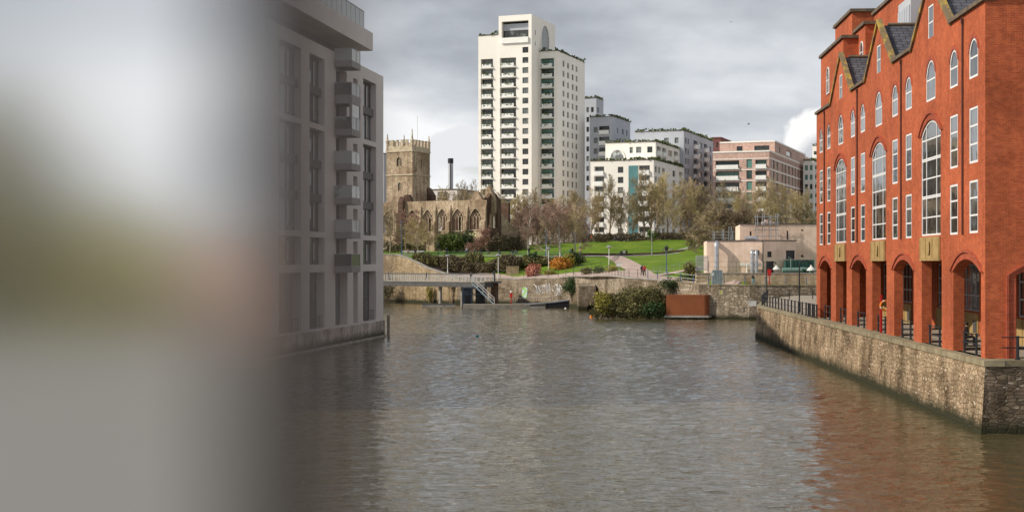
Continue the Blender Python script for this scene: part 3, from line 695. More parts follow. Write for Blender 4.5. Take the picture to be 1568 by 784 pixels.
# right-hand promenade, its quay wall and the far edge
QZ = 3.4
Dr = Vector((132.0, 2178.0)).normalized()
A0 = Vector((22.62, 68.0))                      # corner of the red brick building
FRED = Fr(A0, Dr, (-Dr.y, Dr.x))                # river front, s runs away from the camera
FSID = Fr(A0, (Dr.y, -Dr.x), (-Dr.x, -Dr.y))            # end wall that faces the bridge
qa, qb = Vector((22.15, 66.6)), Vector((26.3, 152.5))
mb = MB(); mb.face([(qa.x, qa.y, QZ), (140, 66.6, QZ), (140, 198.9, QZ), (40, 198.9, QZ), (31.5, 178, QZ), (qb.x + .3, qb.y + .5, QZ)])
struct(mb, 'quayside', 'paving')
qd = (qb - qa).normalized(); FQ = Fr(qa, qd, (-qd.y, qd.x)); QL = (qb - qa).length
q = thing('quay_wall', 'tall rubble stone quay wall stained at the waterline below the red brick arcade', 'quay wall', FQ.pt(30, 0))
def wall_skin(mb, fr, s0, s1, z0, z1, batter=0.35, ns=40, eb=0.0):
    for i in range(ns):
        a, b = s0 + (s1 - s0) * i / ns, s0 + (s1 - s0) * (i + 1) / ns
        mb.face([fr.pt(a - (eb if i == 0 else 0), z0, batter), fr.pt(b, z0, batter), fr.pt(b, z1, 0), fr.pt(a, z1, 0)])
mb = MB(); wall_skin(mb, FQ, 0, QL, -1.5, QZ - .26, eb=.34); mb.build('masonry', 'quay', q)
mb = MB(); mb.fb(FQ, -0.05, QL, QZ - .26, QZ + .02, -.9, 0.06); mb.build('coping', 'coping', q)
FQ2 = Fr(qa, (1, 0.03), (0.03, -1))
q = thing('quay_wall', 'dark blocky end wall of the quay facing the bridge at the right', 'quay wall', FQ2.pt(20, 0))
mb = MB(); wall_skin(mb, FQ2, 0, 110, -1.5, QZ - .26, 0.3, eb=.38); mb.build('masonry', 'quay_dark', q)
mb = MB(); mb.fb(FQ2, 0.06, 110, QZ - .26, QZ + .024, -.9, 0.05); mb.build('coping', 'coping', q)
e1 = Vector((31.5, 178)); ed = (e1 - qb).normalized(); FQ3 = Fr(qb, ed, (-ed.y, ed.x))
q = thing('quay_wall', 'short far end of the quay wall beyond the swan neck lamps', 'quay wall', FQ3.pt(10, 0))
mb = MB(); wall_skin(mb, FQ3, 0, 45, -1.5, QZ - .26, .3, 10); mb.build('masonry', 'quay_dark', q)
mb = MB(); mb.fb(FQ3, 0.05, 45, QZ - .26, QZ + .022, -.9, 0.05); mb.build('coping', 'coping', q)
# banks that stand outside the frame
mb = MB(); mb.hexa([(-420, 60, -2), (-60, 60, -2), (-46, 310, -2), (-420, 310, -2), (-420, 60, 1.6), (-60, 60, 1.6), (-46, 310, 1.6), (-420, 310, 1.6)])
struct(mb, 'bank', 'concrete')
mb = MB(); mb.box(-14, 31.9, -8, 5.0, 5.7, 6.4); struct(mb, 'bridge_deck', 'palepave')
# ================================================================== RED BRICK BUILDING
rb = thing('brick_office', 'orange red brick waterside office with gables and a ground floor arcade on the quay', 'building', FRED.pt(20, QZ))
EAVE, APEX, SLEN, PITCH = 20.5, 23.7, 52.6, 14.7
gcs = [11.2 + PITCH * k - (0.05 * k) for k in range(3)]
W2 = 5.0                                   # arcade depth
small, tall, bigs, gwin, arches, rects = [], [], [], [], [], []
for k in range(4):
    b = PITCH * k
    for c in (2.1, 6.0):
        s = c + b
        if s > SLEN - 1: continue
        small.append((s - .82, s + .82, 17.1, 19.05, .62)); tall.append((s - .8, s + .8, 12.9, 15.65)); tall.append((s - .8, s + .8, 9.45, 12.05))
    if k < 3:
        c = 11.15 + b
        small.append((c - 1.08, c + 1.08, 17.0, 19.25, .8)); bigs.append((c - 2.3, c + 2.3, 9.5, 15.9, .75)); gwin.append((c - .62, c + .62, 20.4, 22.3))
        rects.append((c - 2.55, c + 2.2, QZ, 8.15))
    c = 3.35 + b + (0.15 * k if k else 0)
    if k < 3 or True: arches.append((max(c - 2.75, .75), min(c + 2.75, SLEN - 1.3), QZ, 8.15, .62))
mb = MB()
upper = small + tall + bigs
mb.mi = 0
facade(mb, FRED, 0, SLEN, 8.2, EAVE, upper, dep=0.22)
facade(mb, FRED, 0, SLEN, QZ, 8.2, [(a[0], a[1], a[2], a[3], a[4]) for a in arches] + rects, dep=.55)
# piers' backs and the lintel underside
back = FRED.off(-.55)
facade(mb, back, .3, SLEN, QZ, 8.2, arches + rects, dep=0.01)
# gables with their slit windows
for c, g in zip(gcs, gwin):
    hw = 4.55
    L, Rr, T = (c - hw, EAVE), (c + hw, EAVE), (c, APEX)
    a0, a1, b0, b1 = g
    def zs(x): return EAVE + (APEX - EAVE) * (1 - abs(x - c) / hw)
    mb.face([FRED.pt(*p) for p in [L, (a0, EAVE), (a0, zs(a0))]]); mb.face([FRED.pt(*p) for p in [(a1, EAVE), Rr, (a1, zs(a1))]])
    mb.face([FRED.pt(*p) for p in [(a0, b1), (a1, b1), (a1, zs(a1)), T, (a0, zs(a0))]])
    for (p, q_) in (((a0, EAVE), (a0, b1)), ((a1, b1), (a1, EAVE)), ((a0, b1), (a1, b1))):
        mb.face([FRED.pt(*p), FRED.pt(*q_), FRED.pt(*q_, -.22), FRED.pt(*p, -.22)])
# end wall facing the bridge
DEEP = 26.0
sarch = [(1.45, 6.9, QZ, 8.0, .6), (8.8, 14.2, QZ, 8.0, .6), (16.2, 21.6, QZ, 8.0, .6)]
facade(mb, FSID, 0, DEEP, QZ, EAVE + .15, sarch, dep=.55)
mb.face([FRED.pt(SLEN, QZ), FRED.pt(SLEN, EAVE), FRED.pt(SLEN, EAVE, -DEEP), FRED.pt(SLEN, QZ, -DEEP)])
mb.face([FRED.pt(0, QZ, -DEEP), FRED.pt(SLEN, QZ, -DEEP), FRED.pt(SLEN, EAVE, -DEEP), FRED.pt(0, EAVE, -DEEP)])
# corner return inside the arcade
mb.build('wall', 'brick_red', rb)
# arch rings and hood moulds
for h in arches + bigs:
    m2 = MB(); a0, a1, b0, b1, r = h
    for e, d0, d1, t in ((0.02, -.02, .05, .34), (.36, -.02, .12, .12)):
        ap = arc_pts(a0 - e, a1 + e, b1 - r, b1 + e, 12); ap2 = arc_pts(a0 - e - t, a1 + e + t, b1 - r, b1 + e + t, 12)
        for p, q_, p2, q2 in zip(ap, ap[1:], ap2, ap2[1:]):
            m2.hexa([FRED.pt(*p, d0), FRED.pt(*q_, d0), FRED.pt(*q_, d1), FRED.pt(*p, d1), FRED.pt(*p2, d0), FRED.pt(*q2, d0), FRED.pt(*q2, d1), FRED.pt(*p2, d1)])
    m2.build('arch_ring', 'brick_edge', rb)
for h in small:
    m2 = MB(); a0, a1, b0, b1, r = h
    ap = arc_pts(a0 - .01, a1 + .01, b1 - r, b1 + .01, 10); ap2 = arc_pts(a0 - .23, a1 + .23, b1 - r, b1 + .24, 10)
    for p, q_, p2, q2 in zip(ap, ap[1:], ap2, ap2[1:]):
        m2.hexa([FRED.pt(*p, -.02), FRED.pt(*q_, -.02), FRED.pt(*q_, .035), FRED.pt(*p, .035), FRED.pt(*p2, -.02), FRED.pt(*q2, -.02), FRED.pt(*q2, .035), FRED.pt(*p2, .035)])
    m2.build('arch_ring', 'brick_edge', rb)
for h in sarch:
    m2 = MB(); a0, a1, b0, b1, r = h
    for e, d0, d1, t in ((0.02, -.02, .05, .34), (.36, -.02, .12, .12)):
        ap = [(a0 - e, QZ)] + arc_pts(a0 - e, a1 + e, b1 - r, b1 + e, 12) + [(a1 + e, QZ)]; ap2 = [(a0 - e - t, QZ)] + arc_pts(a0 - e - t, a1 + e + t, b1 - r, b1 + e + t, 12) + [(a1 + e + t, QZ)]
        for p, q_, p2, q2 in zip(ap, ap[1:], ap2, ap2[1:]):
            m2.hexa([FSID.pt(*p, d0), FSID.pt(*q_, d0), FSID.pt(*q_, d1), FSID.pt(*p, d1), FSID.pt(*p2, d0), FSID.pt(*q2, d0), FSID.pt(*q2, d1), FSID.pt(*p2, d1)])
    m2.build('arch_ring', 'brick_edge', rb)
# windows
for h in small: window(rb, FRED, h, 1, 2, -.012, t=.11, ft=.05, ys=[.52])
for h in tall: window(rb, FRED, h, 1, 3, -.012, t=.11, ft=.05, ys=[.34, .67])
for h in gwin: window(rb, FRED, h, 1, 2, -.012, t=.1, ft=.05, ys=[.5])
for h in bigs: window(rb, FRED, h, 3, 6, -.03, t=.1, ft=.05, xs=[.24, .76], ys=[.16, .33, .345, .5, .66, .675, .84], name='window', t2=.075)
# carved panels below the big windows
for h in bigs:
    p = MB(); p.fb(FRED, h[0], h[1], 8.2, 9.42, .02, .09)
    for x in (h[0] + .06, (h[0] * 2 + h[1]) / 3, (h[0] + 2 * h[1]) / 3, h[1] - .14): p.fb(FRED, x, x + .09, 8.26, 9.36, .09, .13)
    p.fb(FRED, h[0] - .02, h[1] + .02, 8.1, 8.19, .0, .12)
    pp = p.build('carved_panel', 'carved', rb)
    c = (h[0] + h[1]) / 2; w = MB(); w.lathe((0, 0, 0), [(0.02, 0), (.2, .02), (.3, .07), (.22, .1), (.1, .08)], 14)
    w.v = [tuple(FRED.pt(c + v[0], 8.8 + v[1] * 1.35, .09 + v[2])) for v in w.v]; w.build('carved_roundel', 'carved', pp)
# recessed dark pipes between the paired windows
for k in range(4):
    s = 4.05 + PITCH * k
    if s < SLEN - 1:
        p = MB(); p.tube([FRED.pt(s, 9.4, .055), FRED.pt(s, EAVE - .15, .055)], .055, 8); p.fb(FRED, s - .1, s + .1, EAVE - .4, EAVE - .2, .006, .13); p.build('drainpipe', 'pipebrown', rb)
# parapet coping between the gables, verges with lichen
p = MB(); edges = []
for c in gcs: edges += [c - 4.55, c + 4.55]
spans = [(-.1, edges[0])] + [(edges[i], edges[i + 1]) for i in range(1, len(edges) - 1, 2)] + [(edges[-1], SLEN + .1)]
for a, b in spans: p.fb(FRED, a, b, EAVE + .0, EAVE + .2, -.5, .16)
p.fb(FSID, .17, DEEP, EAVE + .15, EAVE + .33, -.5, .14)
p.build('parapet_coping', 'trimcoping', rb)
for c in gcs:
    p = MB(); hw = 4.75
    for sgn in (-1, 1):
        x0, z0, x1, z1 = c + sgn * hw, EAVE - .12, c, APEX + .04
        n = Vector((sgn * (APEX - EAVE), 4.55)).normalized() * .24
        p.hexa([FRED.pt(x0, z0, -.2), FRED.pt(x1, z1, -.2), FRED.pt(x1, z1, .14), FRED.pt(x0, z0, .14),
                FRED.pt(x0 + n.x, z0 + n.y, -.2), FRED.pt(x1, z1 + .3, -.2), FRED.pt(x1, z1 + .3, .14), FRED.pt(x0 + n.x, z0 + n.y, .14)])
    p.build('gable_verge', 'lichen', rb)
    r = MB(); hw = 4.5; dp = -9.5
    for sgn in (-1, 1):
        r.face([FRED.pt(c + sgn * hw, EAVE - .05, -.18), FRED.pt(c, APEX - .1, -.18), FRED.pt(c, APEX - .1, dp), FRED.pt(c + sgn * hw, EAVE - .05, dp)])
    r.face([FRED.pt(c - hw, EAVE - .05, dp), FRED.pt(c + hw, EAVE - .05, dp), FRED.pt(c, APEX - .1, dp)])
    r.build('gable_roof', 'slate', rb)
    r = MB(); r.tube([FRED.pt(c, APEX - .05, -.6), FRED.pt(c, APEX - .05, dp)], .13, 8); r.build('ridge_tile', 'trimcoping', rb)
# roof deck behind the parapet, main pitched roof, plant room, stepped brick stair towers
p = MB(); p.fb(FRED, .3, SLEN - .3, EAVE - .6, EAVE - .3, -DEEP, -.5); p.build('roof_deck', 'trimcoping', rb)
p = MB(); s0, s1 = 18.0, 41.5
rz0, rz1 = 27.86, 34.0
p.prism([FRED.pt(s0, rz0, -4.0), FRED.pt(s0, rz0, -20), FRED.pt(s0 + 0, rz1, -12)], FRED.pt(s1, 0, 0) - FRED.pt(s0, 0, 0)); p.build('main_roof', 'slate_brown', rb)
p = MB(); p.fb(FRED, 29.2, 33.2, EAVE - .2, 26.2, -6.4, -2.8); p.build('plant_room', 'grey_panel', rb)
p = MB()
for i in range(5):
    s = 29.4 + i * .75; p.fb(FRED, s, s + .6, 23.2, 25.6, -2.79, -2.72)
p.build('louvre_panel', 'paleblue', rb)
t1, t2 = MB(), MB()
for mbx, s0, s1, d0, d1, z1 in ((t1, 46.5, 58, -12, -1.2, 26.0), (t1, 48.2, 56.5, -11, -2.2, 28.4), (t2, 33.5, 45.2, -14, -3.4, 27.6), (t2, 43.5, 49, -13, -2.4, 26.6), (t2, 30, 35, -14, -5.2, 26.6)):
    mbx.fb(FRED, s0, s1, EAVE - .4 if s1 < SLEN else QZ + 6, z1, d0, d1)
t2.fb(FRED, 18.0, 33.5, EAVE - .4, 27.8, -19, -6.6); t1.build('stair_tower', 'brick_red', rb); t2.build('upper_storey', 'brick_red', rb)
p = MB()
for s0, s1, d0, d1, z1 in ((46.5, 58, -12, -1.2, 26.0), (48.2, 56.5, -11, -2.2, 28.4), (33.5, 45.2, -14, -3.4, 27.6), (43.5, 49, -13, -2.4, 26.6), (30, 35, -14, -5.2, 26.6)):
    p.fb(FRED, s0 - .18, s1 + .18, z1 + .003, z1 + .25, d0 - .18, d1 + .18)
p.build('tower_coping', 'trimcoping', rb)
p = MB(); cx = 39.3; b4 = [FRED.pt(cx - 4.5, 27.85, -4.4), FRED.pt(cx + 4.5, 27.85, -4.4), FRED.pt(cx + 4.5, 27.85, -13), FRED.pt(cx - 4.5, 27.85, -13)]; tp = FRED.pt(cx, 30.2, -8.7)
for i in range(4): p.face([b4[i], b4[(i + 1) % 4], tp])
p.build('pyramid_roof', 'slate_brown', rb)
for s, d in ((44.9, -2.38), (47.6, -2.38)):
    window(rb, FRED.off(d), (s - .6, s + .6, 23.7, 25.5, .55), 1, 2, .06, t=.09, ys=[.5])
window(rb, FRED.off(-1.18), (53.9 - .7, 53.9 + .7, 22.4, 24.7, .6), 1, 2, .06, t=.09, ys=[.5])
# arcade interior: ceiling, inner wall with panelled bays and dark shop glazing
IN = FRED.off(-W2); ISD = FSID.off(-W2)
p = MB(); p.fb(FRED, .6, SLEN - .1, 8.2, 8.5, -W2 - .2, -.5); p.build('arcade_ceiling', 'concrete', rb)
bays = []
for k in range(8):
    a = 1.2 + k * 6.3
    if a + 5 < SLEN: bays.append((a, a + 4.6, 4.95, 7.9))
p = MB(); facade(p, IN, .9, SLEN, QZ, 8.3, bays, dep=.2); p.build('arcade_wall', 'brick_red', rb)
for h in bays:
    w = window(rb, IN, h, 4, 3, -.1, fm='frame_g', gm='glass', t=.1, name='shop_window', t2=.09)
    pn = MB(); pn.fb(IN, h[0], h[1], QZ + .02, h[2] - .1, .01, .06)
    for i in range(5):
        x = h[0] + (h[1] - h[0] - .08) * i / 4; pn.fb(IN, x, x + .08, QZ + .02, h[2] - .1, .06, .1)
    pn = pn.build('timber_panel', 'carved', rb)
    v = MB(); v.fb(IN, h[0] + .35, h[0] + 1.15, QZ + .25, QZ + 1.0, .06, .1); v.build('vent_grille', 'dkmetal', pn)
sb = [(2.2, 5.9, 4.6, 7.9), (8.0, 12.6, 4.6, 7.9)]
p = MB(); facade(p, ISD, 4.9, DEEP, QZ, 8.3, [h for h in sb if h[0] > 5], dep=.2); p.build('arcade_wall', 'brick_red', rb)
for h in sb[1:]: window(rb, ISD, h, 3, 3, -.1, fm='frame_g', gm='glass', t=.1, name='shop_window')
p = MB(); p.fb(FSID, W2 + .3, DEEP, 8.2, 8.504, -W2 - .2, -.5); p.build('arcade_ceiling', 'concrete', rb)
p = MB(); p.fb(ISD, 5.4, 5.75, 5.5, 6.1, .01, .05); p.build('wall_plate', 'carved', rb)
p = MB(); p.face([FRED.pt(-.2, QZ + .02, -.1)] + [FRED.pt(*a) for a in [(SLEN, QZ + .02, -.1), (SLEN, QZ + .02, -W2), (-.2, QZ + .02, -W2)]]); struct(p, 'arcade_floor', 'paving')

# railings between the arcade piers, each its own
def railing(name, label, pts, h=1.1, spacing=2.0, rails=(1.0, .5), pr=.045, rr=.025, pm='black', rm=None, group=None, cap=True, posts=None, cat='railing', pn=8):
    pts = [Vector(p) for p in pts]; mid = pts[len(pts) // 2]
    root = thing(name, label, cat, mid, group); rm = rm or pm
    seg = []; L = [0]
    for a, b in zip(pts, pts[1:]): L.append(L[-1] + (b - a).length)
    def at(s):
        s = max(0, min(L[-1], s)); i = max(0, min(len(pts) - 2, bisect.bisect_right(L, s) - 1)); return pts[i].lerp(pts[i + 1], (s - L[i]) / max(1e-6, L[i + 1] - L[i]))
    n = max(1, round(L[-1] / spacing)); ss = posts if posts is not None else [L[-1] * i / n for i in range(n + 1)]
    pm_ = MB()
    if cap: pm_.lathe((0, 0, 0), [(pr * 1.7, 0), (pr * 1.7, .05), (pr, .08), (pr, h - .08), (pr * 1.35, h - .06), (pr * 1.35, h - .02), (pr * .6, h)], pn)
    else: pm_.lathe((0, 0, 0), [(pr, 0), (pr, h)], pn)
    first = None
    for s in ss:
        p = at(s)
        if first is None:
            ob = pm_.build('post', pm); ob.parent = root; ob.location = p - mid; first = ob
        else:
            ob = first.copy(); COL.objects.link(ob); ob.parent = root; ob.location = p - mid
    for f in rails:
        r = MB(); r.tube([p + Vector((0, 0, h * f * .97)) for p in pts], rr, 6); r.build('rail', rm, root)
    return root
nm = ['nearest the corner pier', 'at the second arcade opening from the corner', 'at the third arcade opening from the corner', 'at the fourth arcade opening beside the red post', 'at the fifth arcade opening from the corner', 'at the sixth arcade opening from the corner', 'at the last arcade opening but one', 'at the farthest arcade opening']
ops = sorted([(a[0], a[1]) for a in arches] + [(a[0], a[1]) for a in rects])
for i, (a, b) in enumerate(ops[:7]):
    c = (a + b) / 2; w = min(3.4, b - a - .8); c = c - .25
    railing('railing', 'black two-post railing ' + nm[i], [FRED.pt(c - w / 2, QZ + .02, -.12), FRED.pt(c + w / 2, QZ + .02, -.12)], 1.1, 9, rails=(.97, .52), posts=[.55, w - .55], pr=.06, rr=.028, group='railings across the arcade openings')
railing('railing', 'black railing with thick posts at the right end of the quay', [FQ2.pt(.9, QZ + .03, -.28), FQ2.pt(30, QZ + .03, -.28)], 1.12, 9, rails=(.97, .52), posts=[.75, 5.0, 9.2, 13, 17, 21], pr=.075, rr=.03)
# ================================================================== APARTMENT BUILDING AT THE LEFT
FL = Fr((K(587) * 154, 154), (-.166, -.986), (.986, -.166))
lb = thing('apartment_building', 'pale grey waterside apartment block with projecting balconies standing in the water at the left', 'building', FL.pt(10, 0))
LS = 82.0; LT = 28.1
cA = (FL.s(576), FL.s(556)); cBal = (FL.off(1.75).s(553), FL.s(512)); cB = (FL.s(497), FL.s(474)); cC = (FL.s(461), FL.s(427))
cols = [cA, cB, cC]
x = cC[1] + 4.5
while x < LS - 7: cols.append((x, x + 5.0)); x += 9.5
groups = [(20.7, 26.9, 2), (10.8, 20.2, 3), (7.8, 10.3, 1), (1.9, 7.1, 1)]
holes = [(a, b, z0, z1) for a, b in cols for z0, z1, n in groups]
bal = []
b0, b1 = cBal; mid = b0 + (b1 - b0) * .42
for i in range(6): bal.append((FL.s(531), FL.s(514.5), 7.75 + 3.27 * i, 7.75 + 3.27 * i + 2.6))
bw = [(FL.s(547.5), FL.s(541), 7.9 + 3.27 * i, 7.9 + 3.27 * i + 2.2) for i in range(6)]
gd = [(FL.s(532), FL.s(513.5), 1.9, 7.0), (FL.s(548), FL.s(541), 1.9, 7.0)]
mb = MB(); facade(mb, FL, 0, LS, 1.75, LT, holes + bal + bw + gd, dep=.9)
mb.face([FL.pt(0, -1), FL.pt(0, LT), FL.pt(0, LT, -16), FL.pt(0, -1, -16)])
mb.face([FL.pt(LS, -1), FL.pt(LS, LT), FL.pt(LS, LT, -16), FL.pt(LS, -1, -16)])
mb.face([FL.pt(0, LT), FL.pt(LS, LT), FL.pt(LS, LT, -16), FL.pt(0, LT, -16)])
mb.face([FL.pt(0, -1, -16), FL.pt(LS, -1, -16), FL.pt(LS, LT, -16), FL.pt(0, LT, -16)])
mb.build('wall', 'resid', lb)
mb = MB(); mb.fb(FL, -.15, LS, -1.5, 1.75, -15, .12); mb.build('plinth', 'plinth', lb)
mb = MB(); mb.fb(FL, -.3, LS, -1.5, .2, -3, .24); mb.build('footing', 'concrete', lb)
for a, b in cols:
    for gi, (z0, z1, n) in enumerate(groups):
        H = (z1 - z0) / n
        sp = MB()
        for i in range(n):
            q = z0 + i * H
            if i: sp.fb(FL, a, b, q - .35, q + .38, -.75, -.3)
            h = (a, b, q + (.38 if i else 0), q + H - (.35 if i < n - 1 else 0))
            if gi < 3: window(lb, FL, h, 3, 1, -.6, fm='frame_d', gm='glass', t=.09, xs=[.36, .68], ft=.1)
            else:
                window(lb, FL, h, 3, 1, -.8, fm='frame_d', gm='glass', t=.12, xs=[.33, .66], ys=[.45], ft=.08)
        if n > 1: sp.build('spandrel', 'resid_dk', lb)
        if gi == 3:
            r = MB(); 
            for z in (2.15, 3.0): r.fb(FL, a + .1, b - .1, z, z + .05, -.3, -.25)
            for i in range(9):
                xx = a + .12 + (b - a - .28) * i / 8; r.fb(FL, xx, xx + .04, 1.85, 3.0, -.29, -.26)
            r.build('railing', 'black', lb)
        elif gi < 3:
            fl_ = MB()
            for i in range(n):
                q = z0 + i * H; xx = a + (b - a) * .36
                for u in (0, .32, .64):
                    fl_.fb(FL, a + (b - a) * u + .14, a + (b - a) * u + .2, q + .5, q + H - .5, -.585, -.57)
                fl_.fb(FL, a + (b - a) * .3, a + (b - a) * .37, q + .4, q + H - .4, -.585, -.55)
            fl_.build('door_frame', 'frame_l', lb)
for h in bal: window(lb, FL, h, 2, 1, -.8, fm='frame_d', gm='glass', t=.1, name='balcony_door')
for h in bw: window(lb, FL, h, 1, 1, -.5, fm='frame_d', gm='glass', t=.08)
for h in gd: window(lb, FL, h, 1, 2, -.8, fm='frame_d', gm='glass', t=.1)
for i in range(7):
    z = 7.66 + 3.27 * i
    m = MB(); m.fb(FL, b0 + .2, b1 + .1, z - .62, z - .02, .003, 1.75)
    bl = m.build('balcony', 'resid_slab', lb)
    g = MB(); rails = [(b0 + .25, b0 + .3, .02, 1.7), (b0 + .3, b1, 1.66, 1.71), (b1, b1 + .05, .02, 1.7)]
    for a, b, d0, d1 in rails: g.fb(FL, a, b, z, z + 1.12, d0, d1)
    g.build('glass_rail', 'glass_rail', bl)
    t = MB()
    t.fb(FL, b0 + .22, b1 + .08, z + 1.12, z + 1.17, 1.64, 1.74); t.fb(FL, b0 + .22, b0 + .33, z + 1.12, z + 1.17, .02, 1.64); t.fb(FL, b1 - .02, b1 + .08, z + 1.12, z + 1.17, .02, 1.64)
    for s in (b0 + .25, (b0 + b1) / 2, b1): t.fb(FL, s, s + .05, z, z + 1.12, 1.71, 1.74)
    t.build('handrail', 'frame_g', bl)
    if i in (4,):
        e = MB(); e.fb(FL, b0 + .2, b1 + .1, z + 2.4, z + 2.65, .003, 1.75); e.fb(FL, b0 + .2, b0 + .4, z + 1.18, z + 2.4, 1.5, 1.74); e.fb(FL, b1 - .1, b1 + .1, z + 1.18, z + 2.4, 1.5, 1.74); e.build('balcony_roof', 'resid_slab', bl)
        e = MB(); e.fb(FL, b0 + .42, b1 - .12, z + 1.18, z + 2.39, 1.66, 1.69); e.build('balcony_glazing', 'glass_rail', bl)
mb = MB(); mb.fb(FL, 7, LS, LT, 29.5, -14, -1.6); mb.build('penthouse', 'resid_dk', lb)
mb = MB(); mb.fb(FL, FL.off(1.3).s(571), LS, 29.5, 31.3, -15, 1.3); mb.build('roof_overhang', 'resid', lb)
g, t = MB(), MB(); s = s0_ = FL.off(.45).s(557)
while s < LS:
    g.fb(FL, s, s + 1.5, 31.35, 33.4, .42, .46); t.fb(FL, s - .06, s, 31.3, 33.5, .40, .48); s += 1.6
g.fb(FL, s0_ - .04, s0_, 31.35, 33.4, -10, .4)
t.fb(FL, s0_ - .06, LS, 33.42, 33.5, .38, .5)
g.build('terrace_glass', 'glass_rail', lb); t.build('terrace_post', 'frame_g', lb)
mb = MB(); mb.tube([FL.pt(-.25, -1.2, .5), FL.pt(-.25, 2.3, .5)], .16, 8)
tag(mb.build('mooring_pile', 'deckwood', at=FL.pt(-.25, 0, .5)), 'dark timber mooring pile at the waterline corner of the grey apartment block', 'mooring pile')

# ================================================================== FAR APARTMENT BLOCKS
AN = R(20.5); U = Vector((math.sin(AN), math.cos(AN))); VV = Vector((-math.cos(AN), math.sin(AN))); WN = Vector((math.cos(AN), -math.sin(AN)))
def corner(px, Y): return Vector((K(px) * Y, Y))
def LFace(c): return Fr(c, VV, -U)
def RFace(c): return Fr(c, U, WN)
def block(root, c, sL, sR, zb, zt, hl, hr, mat, dep=.3, name='wall', roof=True):
    fl, fr = LFace(c), RFace(c); mb = MB()
    for f, s, hs in ((fl, sL, hl), (fr, sR, hr)):
        deep = [h for h in hs if len(h) > 4 and h[4] == 'b']; flat = [h for h in hs if h not in deep]
        facade(mb, f, 0, s, zb, zt, [h[:4] for h in hs], dep=.02)
        m2 = MB()
        facade_rev(mb, f, [h[:4] for h in flat], dep); facade_rev(mb, f, [h[:4] for h in deep], 1.5)
    a, b = fl.pt(sL, zb), fl.pt(sL, zt); q = Vector((U.x, U.y, 0)) * sR
    mb.face([a, b, b + q, a + q]); p0, p1 = fr.pt(sR, zb), fr.pt(sR, zt); mb.face([p0, p1, b + q, a + q])
    if roof: mb.face([fl.pt(0, zt), p1, b + q, b])
    mb.build(name, mat, root)
    return fl, fr
def facade_rev(mb, fr, hs, dep):
    for a0, a1, b0, b1 in hs:
        for p, q in (((a0, b0), (a1, b0)), ((a1, b0), (a1, b1)), ((a1, b1), (a0, b1)), ((a0, b1), (a0, b0))):
            mb.face([fr.pt(*p), fr.pt(*q), fr.pt(*q, -dep), fr.pt(*p, -dep)])
def balcony(root, fr, h, rg, white='white2', plants=True, w=.74, out=.55, shift=0, hh=1.05, green=1.0, gm='glass_far'):
    a0, a1, b0, b1 = h[:4]
    pane(root, fr, (a0, a1, b0, b1), -1.45, gm=gm, name='balcony_door', fm='frame_d', nx=4, t=.07)
    c = a0 + (a1 - a0) * (.5 + shift); hw = (a1 - a0) * w / 2
    m = MB(); m.fb(fr, c - hw, c + hw, b0 + .02, b0 + .02 + hh, out - .12, out); m.fb(fr, c - hw, c - hw + .1, b0 + .02, b0 + hh, .01, out - .12); m.fb(fr, c + hw - .1, c + hw, b0 + .02, b0 + hh, .01, out - .12)
    m.fb(fr, a0 - .1, a1 + .1, b0 - .22, b0, -.02 if False else .004, out)
    b = m.build('balcony', white, root)
    if plants and rg.random() < green:
        l = MB(); hw2 = hw * rg.uniform(.55, .95); cc = c + rg.uniform(-.2, .2)
        for _ in range(rg.randint(46, 85)):
            s, z, d = cc + rg.uniform(-hw2, hw2), b0 + hh + abs(rg.gauss(0, .28)) - .05, out - .15 + rg.uniform(-.3, .18)
            if rg.random() < .25: z = b0 + hh - rg.uniform(0, .5); d = out + .03
            p = fr.pt(s, z, d); A = rvec(rg) * .24; B = A.cross(rvec(rg)).normalized() * .13
            l.face([p - A, p + B, p + A, p - B])
        l.build('balcony_planting', 'leaf_roof', b)
    return b
def roofgreen(root, fr, a0, a1, z, rg, dens=9, hgt=.9, d=-.5):
    l = MB(); n = int((a1 - a0) * dens); off = rg.uniform(0, 99)
    for _ in range(n):
        s = rg.uniform(a0, a1); k = max(.15, .75 + 1.1 * noise.noise((s * .33 + off, 0, 0)))
        p = fr.pt(s, z + rg.random() * hgt * k, d + rg.uniform(-.5, .75)); A = rvec(rg) * .42; B = A.cross(rvec(rg)).normalized() * .26
        l.face([p - A, p + B, p + A, p - B])
    m = MB(); m.fb(fr, a0, a1, z - .02, z + .12, d - .7, .18); 
    o = m.build('planter_edge', 'trimcoping', root); l.build('roof_planting', 'leaf_roof', o)
rg = random.Random(11)
# ---- white tower
TW = thing('apartment_tower', 'tallest white tower block with stacked planted balconies behind the church', 'tower block', (K(814) * 430, 430, 13))
c0 = corner(814, 430); fl = LFace(c0); fr = RFace(c0)
FP = 3.07; z1c = ZY(76.5, 430)
zr = [z1c - FP * i for i in range(20)]
def px2(f, a, b): s = sorted((f.s(a), f.s(b))); return s[0], s[1]
ca, cb_ = px2(fl, 735.8, 754.5), px2(fl, 765.8, 790.2)
cw = px2(fl, 800, 809); sL, sR = fl.s(763.5), fr.s(850.5); sLL = fl.s(732)
zt = ZY(22, 430); zleft = zt - 5.6
hl = [(cw[0], cw[1], z - .85, z + .9) for z in zr] + [(cb_[0], cb_[1], z - 1.35 - .35, z + 1.0, 'b') for z in zr[1:]]
open_ = (1.0, sL - 1.0, ZY(58, 430), ZY(31, 430), 'b')
hl += [open_]
hl2 = [(ca[0], ca[1], z - 1.7, z + 1.0, 'b') for z in zr[1:]]
TB = 9.5
f1 = block(TW, c0, sL, sR, TB, zt, [h for h in hl if h[0] < sL], [(3.0, 3.8, ZY(52, 430), ZY(44, 430)), (3.0, 3.8, ZY(68, 430), ZY(62, 430))], 'white')
c1 = Vector(fl.pt(sL, 0)[:2]); fll = Fr(c1 + U * .25, VV, -U)
